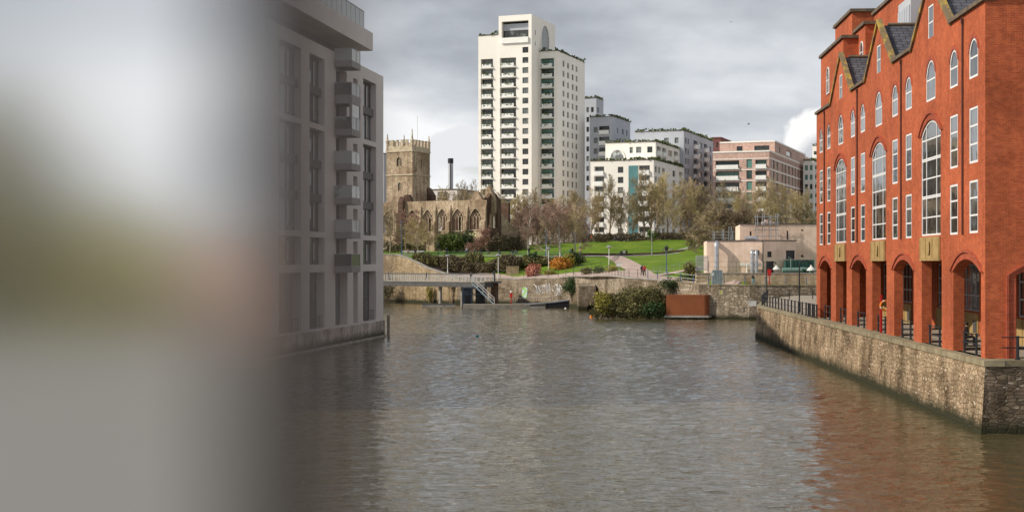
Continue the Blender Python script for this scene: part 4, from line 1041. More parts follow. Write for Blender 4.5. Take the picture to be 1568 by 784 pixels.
hl2 = [(a - sL, b - sL, z0, z1, t) for a, b, z0, z1, t in hl2]
mbx = MB(); facade(mbx, fll, 0, sLL - sL, TB, zleft, [h[:4] for h in hl2], dep=1.5)
q = Vector((U.x, U.y, 0)) * (sR - .3); e0, e1 = fll.pt(sLL - sL, TB), fll.pt(sLL - sL, zleft)
mbx.face([e0, e1, e1 + q, e0 + q]); mbx.face([fll.pt(0, zleft), e1, e1 + q, fll.pt(0, zleft) + q]); mbx.build('wall', 'white', TW)
for z in zr: pane(TW, fl, (cw[0], cw[1], z - .85, z + .9), -.25, fm='frame_d', nx=2)
for z in zr[1:]:
    balcony(TW, fl, (cb_[0], cb_[1], z - 1.7, z + 1.0), rg); balcony(TW, fll, (ca[0] - sL, ca[1] - sL, z - 1.7, z + 1.0), rg)
pane(TW, fl, open_[:3] + (open_[2] + 2.6,), -1.45, name='penthouse_glazing', fm='frame_d', nx=7)
m = MB(); m.fb(fl, open_[0], open_[1], open_[2] - 1.4, open_[2] + .3, .02, .5); m.build('balcony', 'white2', TW)
m = MB(); m.fb(fl, open_[0] + .05, open_[1] - .05, open_[2] + 2.7, open_[3] - .6, -1.49, -1.44); m.build('sky_panel', 'paleblue', TW)
for y0, y1 in ((44, 52), (62, 68)): pane(TW, fr, (3.0, 3.8, ZY(y1 if y1 > 60 else 52, 430), ZY(y0, 430)), -.2)
roofgreen(TW, fll, 0, sLL - sL, zleft, rg)
# round window on the side of the tower top
rw = MB(); cs = fr.s(834); cz = fr.z(834, 64); rad = 5.0
circ = [(cs + 3.9 * math.cos(2 * math.pi * i / 28), cz + rad * math.sin(2 * math.pi * i / 28)) for i in range(28)]
rw.face([fr.pt(x, z, .06) for x, z in circ]); rwo = rw.build('round_window', 'glass_rail', TW)
rw = MB(); rw.tube([fr.pt(x, z, .05) for x, z in circ + circ[:1]], .28, 5, cap=False); rw.build('round_frame', 'white', rwo)
# right wing of the tower
sw = fr.s(825.5); cwv = Vector(fr.pt(sw, 0)[:2]); 
fw = Fr(cwv, -VV, -U); sW = fw.s(853.5); cw2 = Vector(fw.pt(sW, 0)[:2]); fwl, fwr = LFace(cw2), RFace(cw2); sWR = fwr.s(895.5)
Yw = cw2.y; ztw = ZY(78, Yw)
cbw = px2(fwl, 827.5, 848.3); zw = [ZY(94, Yw) - FP * i for i in range(21)]
hlw = [(cbw[0], cbw[1], z - 1.7, z + 1.0, 'b') for z in zw]
wc = [px2(fwr, p - 1.5, p + 1.5) for p in (863, 870, 877, 883)] + [px2(fwr, 891, 893.6)]
hrw = [(a, b, z - 1.0, z + .8) for z in zw[0:19] for a, b in wc[:4]]
block(TW, cw2, sW - .01, sWR, TB, ztw, hlw, hrw, 'white')
for z in zw: balcony(TW, fwl, (cbw[0], cbw[1], z - 1.7, z + 1.0), rg, gm='glass_green')
for i, z in enumerate(zw[:19]):
    for a, b in wc[:4]: pane(TW, fwr, (a, b, z - 1.0, z + .8), -.28)
roofgreen(TW, fwl, 0, sW, ztw, rg); roofgreen(TW, fwr, 0, sWR, ztw, rg)

def far_block(label, px, Y, ytop, pxL, pxR, colsL, colsR, rowsz, wmat='white', gm='glass_far', zb=9.5, green=True, plants=False, name='apartment_block', root=None, wh=1.7, extra_l=(), capm=None):
    """colsL/colsR: (pxa, pxb, 'w' or 'b'); rowsz: heights of window centres"""
    c = corner(px, Y); zt = ZY(ytop, Y); root = root or thing(name, label, 'apartment block', (c.x, c.y, 13))
    fl, fr = LFace(c), RFace(c); sL, sR = fl.s(pxL), fr.s(pxR); H = {0: [], 1: []}
    for k, (f, cc, smax) in enumerate(((fl, colsL, sL), (fr, colsR, sR))):
        for pa, pb, kind in cc:
            a, b = px2(f, pa, pb); a = max(a, .15); b = min(b, smax - .15)
            for z in rowsz:
                if z + 1.2 > zt: continue
                H[k].append((a, b, z - 1.35, z + 1.05, 'b') if kind == 'b' else (a, b, z - wh / 2, z + wh / 2))
    for h in extra_l: H[0].append(h)
    block(root, c, sL, sR, zb, zt, H[0], H[1], wmat)
    for k, f in ((0, fl), (1, fr)):
        for h in H[k]:
            if len(h) > 4 and h[4] == 'b': balcony(root, f, h, rg, plants=plants, green=.5, w=.92, gm=gm)
            elif len(h) == 4: pane(root, f, h, -.25, gm=gm)
    if green: roofgreen(root, fl, 0, sL, zt, rg); roofgreen(root, fr, 0, sR, zt, rg)
    elif capm:
        m = MB(); m.fb(fl, -.1, sL, zt, zt + .45, -.5, .15); m.fb(fr, .16, sR, zt, zt + .45, -.5, .15); m.build('parapet', capm, root)
    return root, fl, fr, sL, sR, zt
# blocks in the tower's shadow, its grey-blue put into their wall colour
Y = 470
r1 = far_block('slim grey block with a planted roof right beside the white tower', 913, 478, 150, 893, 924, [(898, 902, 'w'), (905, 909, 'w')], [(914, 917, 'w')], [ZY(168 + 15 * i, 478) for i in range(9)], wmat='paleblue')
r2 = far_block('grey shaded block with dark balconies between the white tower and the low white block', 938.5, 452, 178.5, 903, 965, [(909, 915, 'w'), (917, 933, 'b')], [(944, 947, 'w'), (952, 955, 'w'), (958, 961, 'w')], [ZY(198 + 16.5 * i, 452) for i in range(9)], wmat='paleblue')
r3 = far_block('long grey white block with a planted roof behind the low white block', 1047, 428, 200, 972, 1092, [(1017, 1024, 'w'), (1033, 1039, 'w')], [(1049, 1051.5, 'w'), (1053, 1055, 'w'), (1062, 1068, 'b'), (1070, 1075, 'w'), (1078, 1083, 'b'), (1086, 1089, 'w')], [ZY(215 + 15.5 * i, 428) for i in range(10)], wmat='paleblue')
# low white stepped block
c = corner(1004, 402); zt = ZY(217, 402)
wb, fl4, fr4, sL4, sR4, zt4 = far_block('low white stepped block with a half round window and teal panel behind the bare trees', 1004, 402, 217, 927, 1050, [(964, 969, 'w'), (974, 982, 'w'), (991, 999, 'w')], [(1006, 1012, 'b'), (1014, 1020, 'b'), (1023, 1029, 'w'), (1032, 1038, 'b'), (1042, 1046, 'w')], [ZY(229 + 16 * i, 402) for i in range(8)])
wb2 = far_block(None, 1001, 392, 244.5, 904, 1047, [(910, 925, 'b'), (946, 954.5, 'w'), (978, 995, 'b')], [(1003, 1006, 'w'), (1008, 1011, 'w'), (1014, 1018, 'w'), (1030, 1034, 'w'), (1040, 1045, 'b')], [ZY(259 + 15.8 * i, 392) for i in range(8)], root=wb)
m = MB(); hx = fl4.s(945.5); hz = fl4.z(945.5, 244); rr = fl4.s(934) - hx
pts = [(hx + rr * math.cos(math.pi * i / 16), hz + rr * 1.25 * math.sin(math.pi * i / 16)) for i in range(17)]
m.face([fl4.pt(x, z, .06) for x, z in pts]); h = m.build('half_round_window', 'glass_rail', wb)
m = MB(); m.tube([fl4.pt(x, z, .08) for x, z in pts], .25, 5); m.build('arch_frame', 'white', h)
m = MB(); f = wb2[1]; a, b = px2(f, 962.5, 977); m.fb(f, a, b, 10, ZY(253, 392), .01, .07); m.build('teal_panel', 'tealclad', wb)
# pink brick block
rowsb = [ZY(250 + 17 * i, 420) for i in range(7)]
pb, flb, frb, sLb, sRb, ztb = far_block('pink brick apartment block with white balconies behind the timber clad building', 1178, 420, 232.5, 1091.5, 1231, [(1095.5, 1132, 'b'), (1143, 1151.5, 'w'), (1156.5, 1174, 'b')], [(1183, 1186, 'w'), (1189, 1191.5, 'w'), (1197, 1199, 'w'), (1201.5, 1204, 'w'), (1207, 1209.5, 'w'), (1212.5, 1214.5, 'w'), (1217, 1219, 'w'), (1221.5, 1223.5, 'w'), (1226, 1228, 'w')], rowsb, wmat='brick_pink', green=False, gm='glass_green', name='apartment_block', wh=2.5, capm='white')
far_block(None, 1186.5, 428, 217.5, 1102, 1233, [(1128, 1137, 'w'), (1155, 1178, 'w')], [(1192, 1195, 'w'), (1204, 1212, 'w')], [ZY(226.5, 428)], wmat='brick_pink', green=False, root=pb, zb=ZY(240, 428), capm='white', wh=1.5)
m = MB()
for z in rowsb:
    m.fb(frb, .1, sRb - .1, z + 1.3, z + 1.75, .005, .09); m.fb(flb, .1, sLb - .1, z + 1.35, z + 1.6, .005, .06)
m.build('floor_band', 'white', pb)
c = corner(1226, 505); far_block('pink brick wing stepping down toward the red office', 1227, 500, 238.5, 1215, 1240, [(1218, 1220, 'w'), (1222, 1224, 'w')], [(1229, 1231, 'w'), (1234, 1236, 'w')], [ZY(252 + 14 * i, 500) for i in range(6)], wmat='brick_pink', green=False, capm='white')
far_block('dark red brick block peeping up between the grey white and pink brick blocks', 1104, 500, 212, 1088, 1119, [(1091, 1093.5, 'w'), (1097, 1099.5, 'w')], [(1107, 1110, 'w')], [ZY(222 + 13 * i, 500) for i in range(3)], wmat='brick_dark', green=False, capm='brick_dark')
far_block('narrow white and teal block seen beside the red office edge', 1246, 470, 246, 1230, 1285, [(1232.5, 1237, 'w'), (1240, 1244, 'w')], [(1248, 1256, 'b')], [ZY(257 + 14.5 * i, 470) for i in range(8)], gm='glass_green', plants=True)
far_block('taller white balconied block behind the narrow white and teal one', 1254, 520, 223, 1244, 1300, [(1246, 1252, 'b')], [(1262, 1270, 'b')], [ZY(236 + 13 * i, 520) for i in range(8)], gm='glass_green')
far_block('far grey slab with dark windows at the church tower left edge', 588, 640, 236, 560, 600, [(566, 570, 'w'), (575, 580, 'w'), (582, 586, 'w')], [], [ZY(242 + 8 * i, 640) for i in range(8)], wmat='paleblue', green=False, capm='trimcoping')
far_block('low grey building behind the trees beside the chimney', 700, 520, 291, 655, 730, [(660, 665, 'w'), (670, 675, 'w'), (680, 685, 'w')], [(705, 709, 'w'), (715, 719, 'w')], [ZY(297 + 9 * i, 520) for i in range(3)], wmat='resid', green=False, capm='trimcoping')
# round chimney behind the church
cp = P(690, 300, 560); ch = thing('chimney', 'slim pale round chimney with a black cap behind the church', 'chimney', (cp.x, 560, 13))
m = MB(); m.lathe((cp.x, 560, 12), [(1.0, 0), (1.0, ZY(250, 560) - 12)], 16); m.build('chimney_stack', 'grey_panel', ch)
m = MB(); m.lathe((cp.x, 560, ZY(250.5, 560)), [(1.05, 0), (1.1, .1), (1.1, 1.9), (.9, 2.0)], 16); m.build('chimney_cap', 'black', ch)
m = MB(); m.box(cp.x - .16, cp.x + .16, 558.8, 559.05, 13, ZY(251, 560)); m.build('ladder_strip', 'black', ch)

# ================================================================== RUINED CHURCH
AC = R(28); UC = Vector((math.sin(AC), math.cos(AC))); VC = Vector((-math.cos(AC), math.sin(AC))); WC = Vector((math.cos(AC), -math.sin(AC)))
cc = corner(745.5, 326); FS = Fr(cc, VC, -UC); FE = Fr(cc, UC, WC)
church = thing('ruined_church', 'roofless ruined stone church with a battlemented tower and traceried windows', 'church', (cc.x, cc.y, 12))
WT = FS.z(700, 307); sN = FS.s(556); GB = 10.5
wins = []
for pa, pb, zt_, zb_ in ((718.5, 737.5, 319, 352), (691.5, 710, 319.5, 353.5), (668, 685.5, 320, 353.5), (645.5, 663.5, 321, 355), (621, 641.5, 321.5, 356), (585, 603, 323, 358)):
    a, b = px2(FS, pa, pb); pm = (pa + pb) / 2
    wins.append((a, b, FS.z(pm, zb_), FS.z(pm, zt_), (b - a) * .62, True))
m = MB(); facade(m, FS, 0, sN, GB, WT, wins, dep=.9)
nb = FS.off(-10.5)
facade(m, FS.off(-.9), 0, sN, GB, WT, [w[:5] + (True,) for w in wins], dep=.01)
mi_ = MB(); wb_ = [(w[0], w[1], w[2], w[3], w[4], True) for w in wins[::2]]
facade(mi_, nb, 0, sN, GB, WT - .4, wb_, dep=.8); facade(mi_, FS.off(-11.3), 0, sN, GB, WT - .4, wb_, dep=.01)
mi_.build('rear_wall', 'stone_dark', church)  # dark stone puts the interior's shade into the wall colour
m.face([FS.pt(0, WT, 0), FS.pt(sN, WT, 0), FS.pt(sN, WT, -.9), FS.pt(0, WT, -.9)]); m.face([FS.pt(0, WT - .4, -10.5), FS.pt(sN, WT - .4, -10.5), FS.pt(sN, WT - .4, -11.3), FS.pt(0, WT - .4, -11.3)])
m.build('nave_wall', 'stone_church', church)
for a0, a1, b0, b1, rise, _ in wins:
    t = MB(); w = a1 - a0; zs = b1 - rise; d0, d1 = -.5, -.36
    for i in (1, 2, 3): t.fb(FS, a0 + w * i / 4 - .06, a0 + w * i / 4 + .06, b0, zs + .25, d0, d1)
    def curve(pts): t.tube([FS.pt(x, z, -.43) for x, z in pts], .06, 4)
    for i in range(4):
        x0 = a0 + w * i / 4; curve(arc_pts(x0, x0 + w / 4, zs - .25, zs + .35, 6, True))
    for i in range(3):
        x0 = a0 + w * (i + .5) / 4; curve(arc_pts(x0, x0 + w / 4, zs + .35, zs + 1.0, 6, True)); curve([(x0, zs + .35), (x0 + .02, zs + .9)])
    for i in range(2):
        x0 = a0 + w * (i + 1) / 4; curve(arc_pts(x0, x0 + w / 4, zs + .95, zs + 1.55, 6, True))
    t.build('window_tracery', 'stone_trim', church)
    o = MB(); ap = [(a0, b0)] + arc_pts(a0, a1, zs, b1, 10, True) + [(a1, b0)]
    o.tube([FS.pt(x, z, .02) for x, z in ap], .09, 4); o.tube([FS.pt(a0 - .2, b0 - .1, .05), FS.pt(a1 + .2, b0 - .1, .05)], .13, 4); o.build('window_surround', 'stone_trim', church)
# buttresses with sloping tops
for px, w in ((741.5, 1.3), (714.5, 1.0), (688.5, .9), (666, .9), (643.5, .9), (616, 1.5)):
    s = FS.s(px); m = MB(); d = .55 if px != 616 else 1.0
    zt_ = WT - 1.7 if px != 616 else WT + .4
    m.hexa([FS.pt(s - w / 2, GB, d + .5), FS.pt(s + w / 2, GB, d + .5), FS.pt(s + w / 2, GB, -.02), FS.pt(s - w / 2, GB, -.02), FS.pt(s - w / 2, zt_ - 3.2, d + .5), FS.pt(s + w / 2, zt_ - 3.2, d + .5), FS.pt(s + w / 2, zt_ - 2.9, -.02), FS.pt(s - w / 2, zt_ - 2.9, -.02)])
    m.hexa([FS.pt(s - w / 2 + .05, zt_ - 3.4, d), FS.pt(s + w / 2 - .05, zt_ - 3.4, d), FS.pt(s + w / 2 - .05, zt_ - 3.4, .01), FS.pt(s - w / 2 + .05, zt_ - 3.4, .01), FS.pt(s - w / 2 + .05, zt_ - .5, d * .75), FS.pt(s + w / 2 - .05, zt_ - .5, d * .75), FS.pt(s + w / 2 - .05, zt_ + .8, .01), FS.pt(s - w / 2 + .05, zt_ + .8, .01)])
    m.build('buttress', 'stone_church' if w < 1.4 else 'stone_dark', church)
# east end with its own big window
sE = FE.s(767.5); ew = (sE * .2, sE * .78, FE.z(756, 349), FE.z(756, 306), 3.2, True)
m = MB(); facade(m, FE, 0, sE, GB, ew[3] + .3, [ew], dep=.9); facade(m, FE.off(-.9), 0, sE, GB, ew[3] + .3, [ew], dep=.01)
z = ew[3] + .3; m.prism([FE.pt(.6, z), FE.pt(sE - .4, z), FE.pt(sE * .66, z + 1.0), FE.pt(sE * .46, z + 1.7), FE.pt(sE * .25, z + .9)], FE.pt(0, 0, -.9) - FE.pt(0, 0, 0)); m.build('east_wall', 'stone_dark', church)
t = MB(); w = ew[1] - ew[0]
for i in (1, 2, 3, 4): t.fb(FE, ew[0] + w * i / 5 - .07, ew[0] + w * i / 5 + .07, ew[2], ew[3] - .6, -.5, -.36)
for i in range(5):
    x0 = ew[0] + w * i / 5; t.tube([FE.pt(x, zz, -.43) for x, zz in arc_pts(x0, x0 + w / 5, ew[3] - 3.2, ew[3] - 2.5, 6, True)], .07, 4)
t.build('window_tracery', 'stone_trim', church)
m = MB(); m.box(0, .1, 0, .1, 0, .1); m = MB()
e = FE.pt(sE, 0, 0); Fx = Fr((e.x, e.y), (1, .35), (.35, -1)); m.fb(Fx, 0, 6.5, GB, 16.2, -.8, 0); m.prism([Fx.pt(0, 16.2), Fx.pt(3.2, 16.2), Fx.pt(0, 19.5)], Fx.pt(0, 0, -.8) - Fx.pt(0, 0)); m.build('vestry_wall', 'stone_church', church)
# stub gables that rise behind the nave wall
for pa, pb, yt, flat in ((714.5, 731.5, 295.5, .3), (733, 750, 285, .08), (612, 626, 300, .5)):
    a, b = px2(FS, pa, pb); c = (a + b) / 2; m = MB(); zt_ = FS.z((pa + pb) / 2, yt) + .3
    F2 = FS.off(-2.0 if pa > 700 else -.95); hw = (b - a) / 2
    m.prism([F2.pt(c - hw, WT - 3), F2.pt(c + hw, WT - 3), F2.pt(c + hw, WT + .2), F2.pt(c + hw * flat, zt_), F2.pt(c - hw * flat, zt_), F2.pt(c - hw, WT + .2)], F2.pt(0, 0, -1.2) - F2.pt(0, 0)); m.build('gable_stub', 'stone_church' if pa > 700 else 'stone_dark', church)
# tower
ct = corner(631.5, 346); FT, FTR = Fr(ct, VC, -UC), Fr(ct, UC, WC); sT = FT.s(591.5); sTR = FTR.s(658.3)
zc = FT.z(631, 231.5); zb2 = FT.z(631, 223.5); zm = FT.z(631, 214.5)
bel = [px2(FT, 606.8, 614.3) + (FT.z(610, 254.5), FT.z(610, 240), .7, True)]; lows = [px2(FT, 609, 615.2) + (FT.z(612, 292), FT.z(612, 279), .5, True)]
belr = [px2(FTR, 642.5, 646.5) + (FTR.z(644, 256.5), FTR.z(644, 241), .9, True)]
m = MB(); facade(m, FT, 0, sT, GB, zc, bel + lows, dep=.7); facade(m, FTR, 0, sTR, GB, zc, belr, dep=.7)
q = Vector((UC.x, UC.y, 0)) * sTR; a, b = FT.pt(sT, GB), FT.pt(sT, zc); m.face([a, b, b + q, a + q]); c1_, c2_ = FTR.pt(sTR, GB), FTR.pt(sTR, zc); m.face([c1_, c2_, b + q, a + q]); m.face([FT.pt(0, zc), c2_, b + q, b]); m.build('tower', 'stone_church', church)
for f, hs in ((FT, bel + lows), (FTR, belr)):
    for a0, a1, z0, z1, r, _ in hs:
        m = MB(); m.fb(f, a0, a1, z0, z1, -.68, -.6); lv = m.build('louvre', 'black', church)
        m = MB(); c = (a0 + a1) / 2; m.fb(f, c - .09, c + .09, z0, z1 - .3, -.4, -.15)
        m.tube([f.pt(x, z, .02) for x, z in [(a0, z0)] + arc_pts(a0, a1, z1 - r, z1, 8, True) + [(a1, z0)]], .1, 4); m.build('window_surround', 'stone_trim', church)
m = MB()
for z in (zc - .1, FT.z(631, 268.5)):
    m = MB(); m.fb(FT, -.15, sT + .15, z, z + .3, -.05, .16); m.fb(FTR, .0, sTR + .15, z, z + .3, -.05, .155); m.build('string_course', 'stone_trim', church)
pass
back1 = Fr(FT.pt(0, 0)[:2], VC, -UC).off(-sTR + .45); back2 = FTR.off(-sT + .45)
m = MB()
for f, s in ((FT, sT), (FTR, sTR), (back1, sT), (back2, sTR)):
    m.fb(f, 0.01, s, zc + .2, zb2, -.45, 0)
    n = 5
    for i in range(n + 1):
        w = s / (n * 2 + 1); m.fb(f, i * 2 * w + .012, i * 2 * w + w - .012, zb2, zm, -.43, -.02)
        m.fb(f, i * 2 * w - .06, i * 2 * w + w + .06, zm, zm + .16, -.5, .05)
m.build('battlement', 'stone_trim', church)
for f, s, hgt in ((FT, 0, 4.6), (FT, sT, 3.0), (FTR, sTR, 2.6), (back2, sTR - .2, 3.6)):
    p = f.pt(s - (.2 if s else -.2), 0, -.2); m = MB(); m.lathe((p.x, p.y, zc), [(.42, 0), (.42, zm - zc - .3), (.55, zm - zc - .25), (.5, zm - zc), (.28, zm - zc + .3), (.12, zm - zc + hgt * .45), (.16, zm - zc + hgt * .5), (.02, zm - zc + hgt * .62)], 6); m.build('pinnacle', 'stone_trim', church)
p = FT.pt(sT * .15, 0, -sTR * .5); m = MB(); m.tube([(p.x, p.y, zc), (p.x, p.y, ZY(176, 348))], .06, 6); m.build('flagpole', 'whitepaint', church)
m = MB(); f = FTR.off(0, sTR); m.hexa([FTR.pt(sTR - 1.5, GB, 1.6), FTR.pt(sTR + .6, GB, 1.6), FTR.pt(sTR + .6, GB, 0), FTR.pt(sTR - 1.5, GB, 0), FTR.pt(sTR - 1.5, 24.5, 1.4), FTR.pt(sTR + .6, 24.5, 1.4), FTR.pt(sTR + .6, 26.5, 0), FTR.pt(sTR - 1.5, 26.5, 0)]); m.build('stair_buttress', 'stone_dark', church)
for w in ((0, .7, 0),): pass
m = MB(); s = FS.s(728); m.fb(FS.off(.6), s - 1.0, s + 1.0, FS.z(728, 362.5), FS.z(728, 356.5), 0, .12)
s = FS.s(728); so = FS.off(2.2); m = MB(); m.fb(so, s - 1.5, s + 1.3, FS.z(728, 362.3), FS.z(728, 357.3), 0, .15)
sg = m.build('notice_board', matn('pale_yellow_board', (0.75, 0.72, 0.35), None, 1.0), at=so.pt(s, FS.z(728, 362)))
tag(sg, 'pale yellow blank board at the foot of the church windows', 'board')
m = MB(); m.fb(so, s - 1.2, s - 1.1, 10.5, FS.z(728, 362.3), .02, .1); m.fb(so, s + .9, s + 1.0, 10.5, FS.z(728, 362.3), .02, .1); m.build('post', 'greysteel', sg)
# ================================================================== TIMBER CLAD BUILDING
ec = thing('timber_clad_building', 'pale pink timber clad flat roofed building in two heights with steel ducts', 'building', (K(1167) * 212, 212, 6.3))
C = corner(1168, 210.5); EL = Fr(C, Vector((-.988, .155)), Vector((-.155, -.988))); ER = Fr(C, Vector((.955, .296)), Vector((.296, -.955)))
sl, sr = EL.s(1082), ER.s(1218.5); zt1 = EL.z(1168, 369)
hr = [px2(ER, 1175, 1181.5) + (ER.z(1178, 394), ER.z(1178, 385)), px2(ER, 1173, 1185) + (6.3, ER.z(1178, 400)), px2(ER, 1203.5, 1217) + (ER.z(1210, 397), ER.z(1210, 383.5))]
hl = [px2(EL, 1152, 1162.5) + (EL.z(1157, 391), EL.z(1157, 383))]
m = MB(); facade(m, EL, 0, sl, 6.0, zt1, hl, dep=.25); facade(m, ER, 0, sr, 6.0, zt1, hr, dep=.25)
a, b = EL.pt(sl, 6), EL.pt(sl, zt1); bk = Vector((1.2, 12, 0)); m.face([a, b, b + bk, a + bk]); m.face([EL.pt(0, zt1), ER.pt(sr, zt1), ER.pt(sr, zt1) + bk * .8, b + bk]); a, b = ER.pt(sr, 6), ER.pt(sr, zt1); m.face([a, b, b + bk, a + bk])
m.build('cladding', 'boards', ec)
m = MB(); m.fb(EL, .0, sl + .1, zt1, zt1 + .14, -.4, .1); m.fb(ER, .11, sr + .1, zt1, zt1 + .14, -.4, .1); m.fb(ER, -.06, .05, 6.1, zt1, .01, .1); m.build('roof_trim', 'dkmetal', ec)
for f, h, n in [(EL, hl[0], 'louvre'), (ER, hr[0], 'window'), (ER, hr[1], 'door'), (ER, hr[2], 'louvre')]:
    pane(ec, f, h, -.2, gm='frame_d', name=n, fm='black', nx=1, ny=1)
U2 = Fr(corner(1133, 221), Vector((1, 0)), Vector((0, -1))); zt2 = U2.z(1180, 344); s2 = U2.s(1330)
hu = [px2(U2, 1148, 1151) + (U2.z(1150, 361), U2.z(1150, 354.5)), px2(U2, 1204.5, 1207) + (U2.z(1205, 367), U2.z(1205, 353.5)), px2(U2, 1227, 1230) + (U2.z(1227, 354), U2.z(1227, 351.5)), px2(U2, 1226.5, 1230.5) + (U2.z(1228, 394), U2.z(1228, 390.5))]
m = MB(); facade(m, U2, 0, s2, 6.0, zt2, hu, dep=.25); a, b = U2.pt(0, 6), U2.pt(0, zt2); bk = Vector((1.5, 14, 0)); m.face([a, b, b + bk, a + bk]); m.face([b, U2.pt(s2, zt2), U2.pt(s2, zt2) + bk, b + bk]); m.build('cladding', 'boards', ec)
m = MB(); m.fb(U2, -.1, s2, zt2, zt2 + .14, -.4, .1); m.build('roof_trim', 'dkmetal', ec)
for h in hu: pane(ec, U2, h, -.2, gm='frame_d', name='vent_slot')
def duct(px, ytop, f, r, ybase=419, reach=1.0):
    s = f.s(px); zt_ = f.z(px, ytop); pts = [f.pt(s, 6.2, reach), f.pt(s, zt_ - r * 1.5, reach)]
    for i in range(1, 6):
        a = i / 5 * math.pi / 2; pts.append(f.pt(s, zt_ - r * 1.5 + r * 1.5 * math.sin(a), reach - r * 1.5 * (1 - math.cos(a))))
    pts.append(f.pt(s, zt_, -.1)); m = MB(); m.tube(pts, r, 12); d = m.build('duct', 'duct', ec)
    k = MB()
    for z in [6.8 + i * 1.1 for i in range(6)]:
        if z < zt_ - .8: k.lathe(f.pt(s, z, reach), [(r + .04, 0), (r + .04, .07)], 12)
    k.build('duct_collar', 'greysteel', d)
duct(1097.5, 372.5, EL, .36); duct(1151.5, 385, EL, .27); duct(1158, 385, EL, .27)
m = MB()
for z in (EL.z(1140, 404), EL.z(1140, 406.5)): m.tube([EL.pt(EL.s(1133), z, .5), EL.pt(EL.s(1166), z, .5)], .1, 8)
m.tube([EL.pt(EL.s(1144), 6.2, .5), EL.pt(EL.s(1144), EL.z(1140, 404), .5)], .12, 8); m.build('pipe', 'whitepaint', ec)
p = P(1150, 364.5, 216); m = MB(); m.tube([(p.x - .9, 216, zt1 + .45), (p.x + .7, 216, zt1 + .45), (p.x + 1.0, 216, zt1 + .1)], .34, 10); m.build('duct', 'duct', ec)
# plant behind the low wall
m = MB(); fr_ = Fr(corner(1203, 209.6), (1, 0), (0, -1)); w = fr_.s(1246); z0, z1 = 6.3, fr_.z(1220, 398); m.fb(fr_, 0, w, z0, z1, -1.6, 0)
for i in range(9): m.fb(fr_, w * i / 8 - .06 if i else 0, w * i / 8 + .06, z0, z1 + .05, .002, .08)
tag(m.build('steel_container', 'greenbox', at=fr_.pt(w / 2, z0)), 'dark green steel plant container beside the timber clad building', 'container')
m = MB(); z = 6.9; Yt = 208.6
m.tube([(K(1198) * Yt, Yt, z), (K(1228) * Yt, Yt, z)], .34, 12); m.tube([(K(1226) * Yt, Yt, z + .25), (K(1250) * Yt, Yt, z - .05)], .22, 10); m.tube([(K(1205) * Yt, Yt, z), (K(1205) * Yt, Yt, 6.2)], .15, 8); m.tube([(K(1240) * Yt, Yt, z), (K(1240) * Yt, Yt, 6.2)], .15, 8); m.tube([(K(1211) * Yt, Yt, z + .3), (K(1211) * Yt, Yt, z + 1.7), (K(1207) * Yt, Yt, z + 1.9)], .07, 8)
tag(m.build('pipework', matn('pale_green_pipe', (.16, .26, .22), None, 2.0, .4), at=(K(1215) * Yt, Yt, 6.3)), 'pale green pipes lying on top of the low wall beside the green container', 'pipes')
# low stone wall in front of the timber building
FW = Fr(corner(1066, 207.5), (1, 0), (0, -1)); sw_ = FW.s(1500); m = MB(); m.fb(FW, 0, sw_, 4.4, 6.36, -.8, 0); lw = thing('stone_wall', 'low pale stone wall in front of the timber clad building', 'wall', FW.pt(10, 4.7)); m.build('masonry', mat_stone('pale_low_wall', [(.50, .42, .28), (.58, .5, .36), (.42, .34, .22)], cell=2.2, ratio=2.4, mort=(.42, .35, .24), stain=(.62, .55, .45), big=.12), lw)
m = MB(); m.fb(FW, -.05, sw_, 6.36, 6.5, -.85, .06); m.build('coping', 'concrete', lw)
# scaffolds
def scaffold(label, px0, px1, y0, y1, Y, nx, nz, depth, ladder=None, board=None):
    a, b = K(px0) * Y, K(px1) * Y; z0, z1 = ZY(y0, Y), ZY(y1, Y); m = MB()
    for d in (0, depth):
        for i in range(nx + 1):
            x = a + (b - a) * i / nx; m.tube([(x, Y + d, z0), (x, Y + d, z1 + .25 * (i % 2))], .05, 6)
        for j in range(nz):
            z = z0 + (z1 - z0) * (j + .7) / nz; m.tube([(a - .25, Y + d, z), (b + .25, Y + d, z)], .05, 6)
    for i in range(nx + 1):
        x = a + (b - a) * i / nx
        for j in range(nz): m.tube([(x, Y - .2, z0 + (z1 - z0) * (j + .7) / nz), (x, Y + depth + .2, z0 + (z1 - z0) * (j + .7) / nz)], .045, 6)
    root = thing('scaffold', label, 'scaffold', ((a + b) / 2, Y, z0)); m.build('tube_frame', 'greysteel', root)
    if ladder:
        m = MB(); x = K(ladder[0]) * Y; zt_ = ZY(ladder[1], Y)
        for dx in (0, .4): m.tube([(x + dx, Y - .1, z0), (x + dx + .15, Y + .2, zt_)], .035, 6)
        for i in range(9): z = z0 + (zt_ - z0) * (i + .5) / 9; m.tube([(x + .05, Y - .05, z), (x + .5, Y - .05, z)], .025, 5)
        m.build('ladder', 'greysteel', root)
    if board:
        m = MB(); z = ZY(board, Y); m.box(a - .3, b + .3, Y - .1, Y + depth + .1, z - .12, z); m.build('platform', 'deckwood', root)
scaffold('short scaffold frame with a ladder on the roof of the timber clad building', 1094, 1122, 368, 354, 214, 2, 3, 1.4, ladder=(1115, 347))
scaffold('scaffold tower with a timber platform against the upper timber clad wall', 1160, 1191, 368.5, 329, 218.5, 3, 4, 1.6, board=345)
m = MB(); z = ZY(343.5, 219); xs = K(1176) * 219
for i in range(4): m.box(xs - .9 + i * .5, xs - .5 + i * .5, 218.9, 219.7, z, z + (.45, .7, .55, .4)[i])
tag(m.build('material_bundle', matn('pinkish_bundle', (.6, .38, .3), (.4, .4, .4), 3.0), at=(xs, 219, z)), 'pinkish bundle of materials on the scaffold platform', 'bundle')
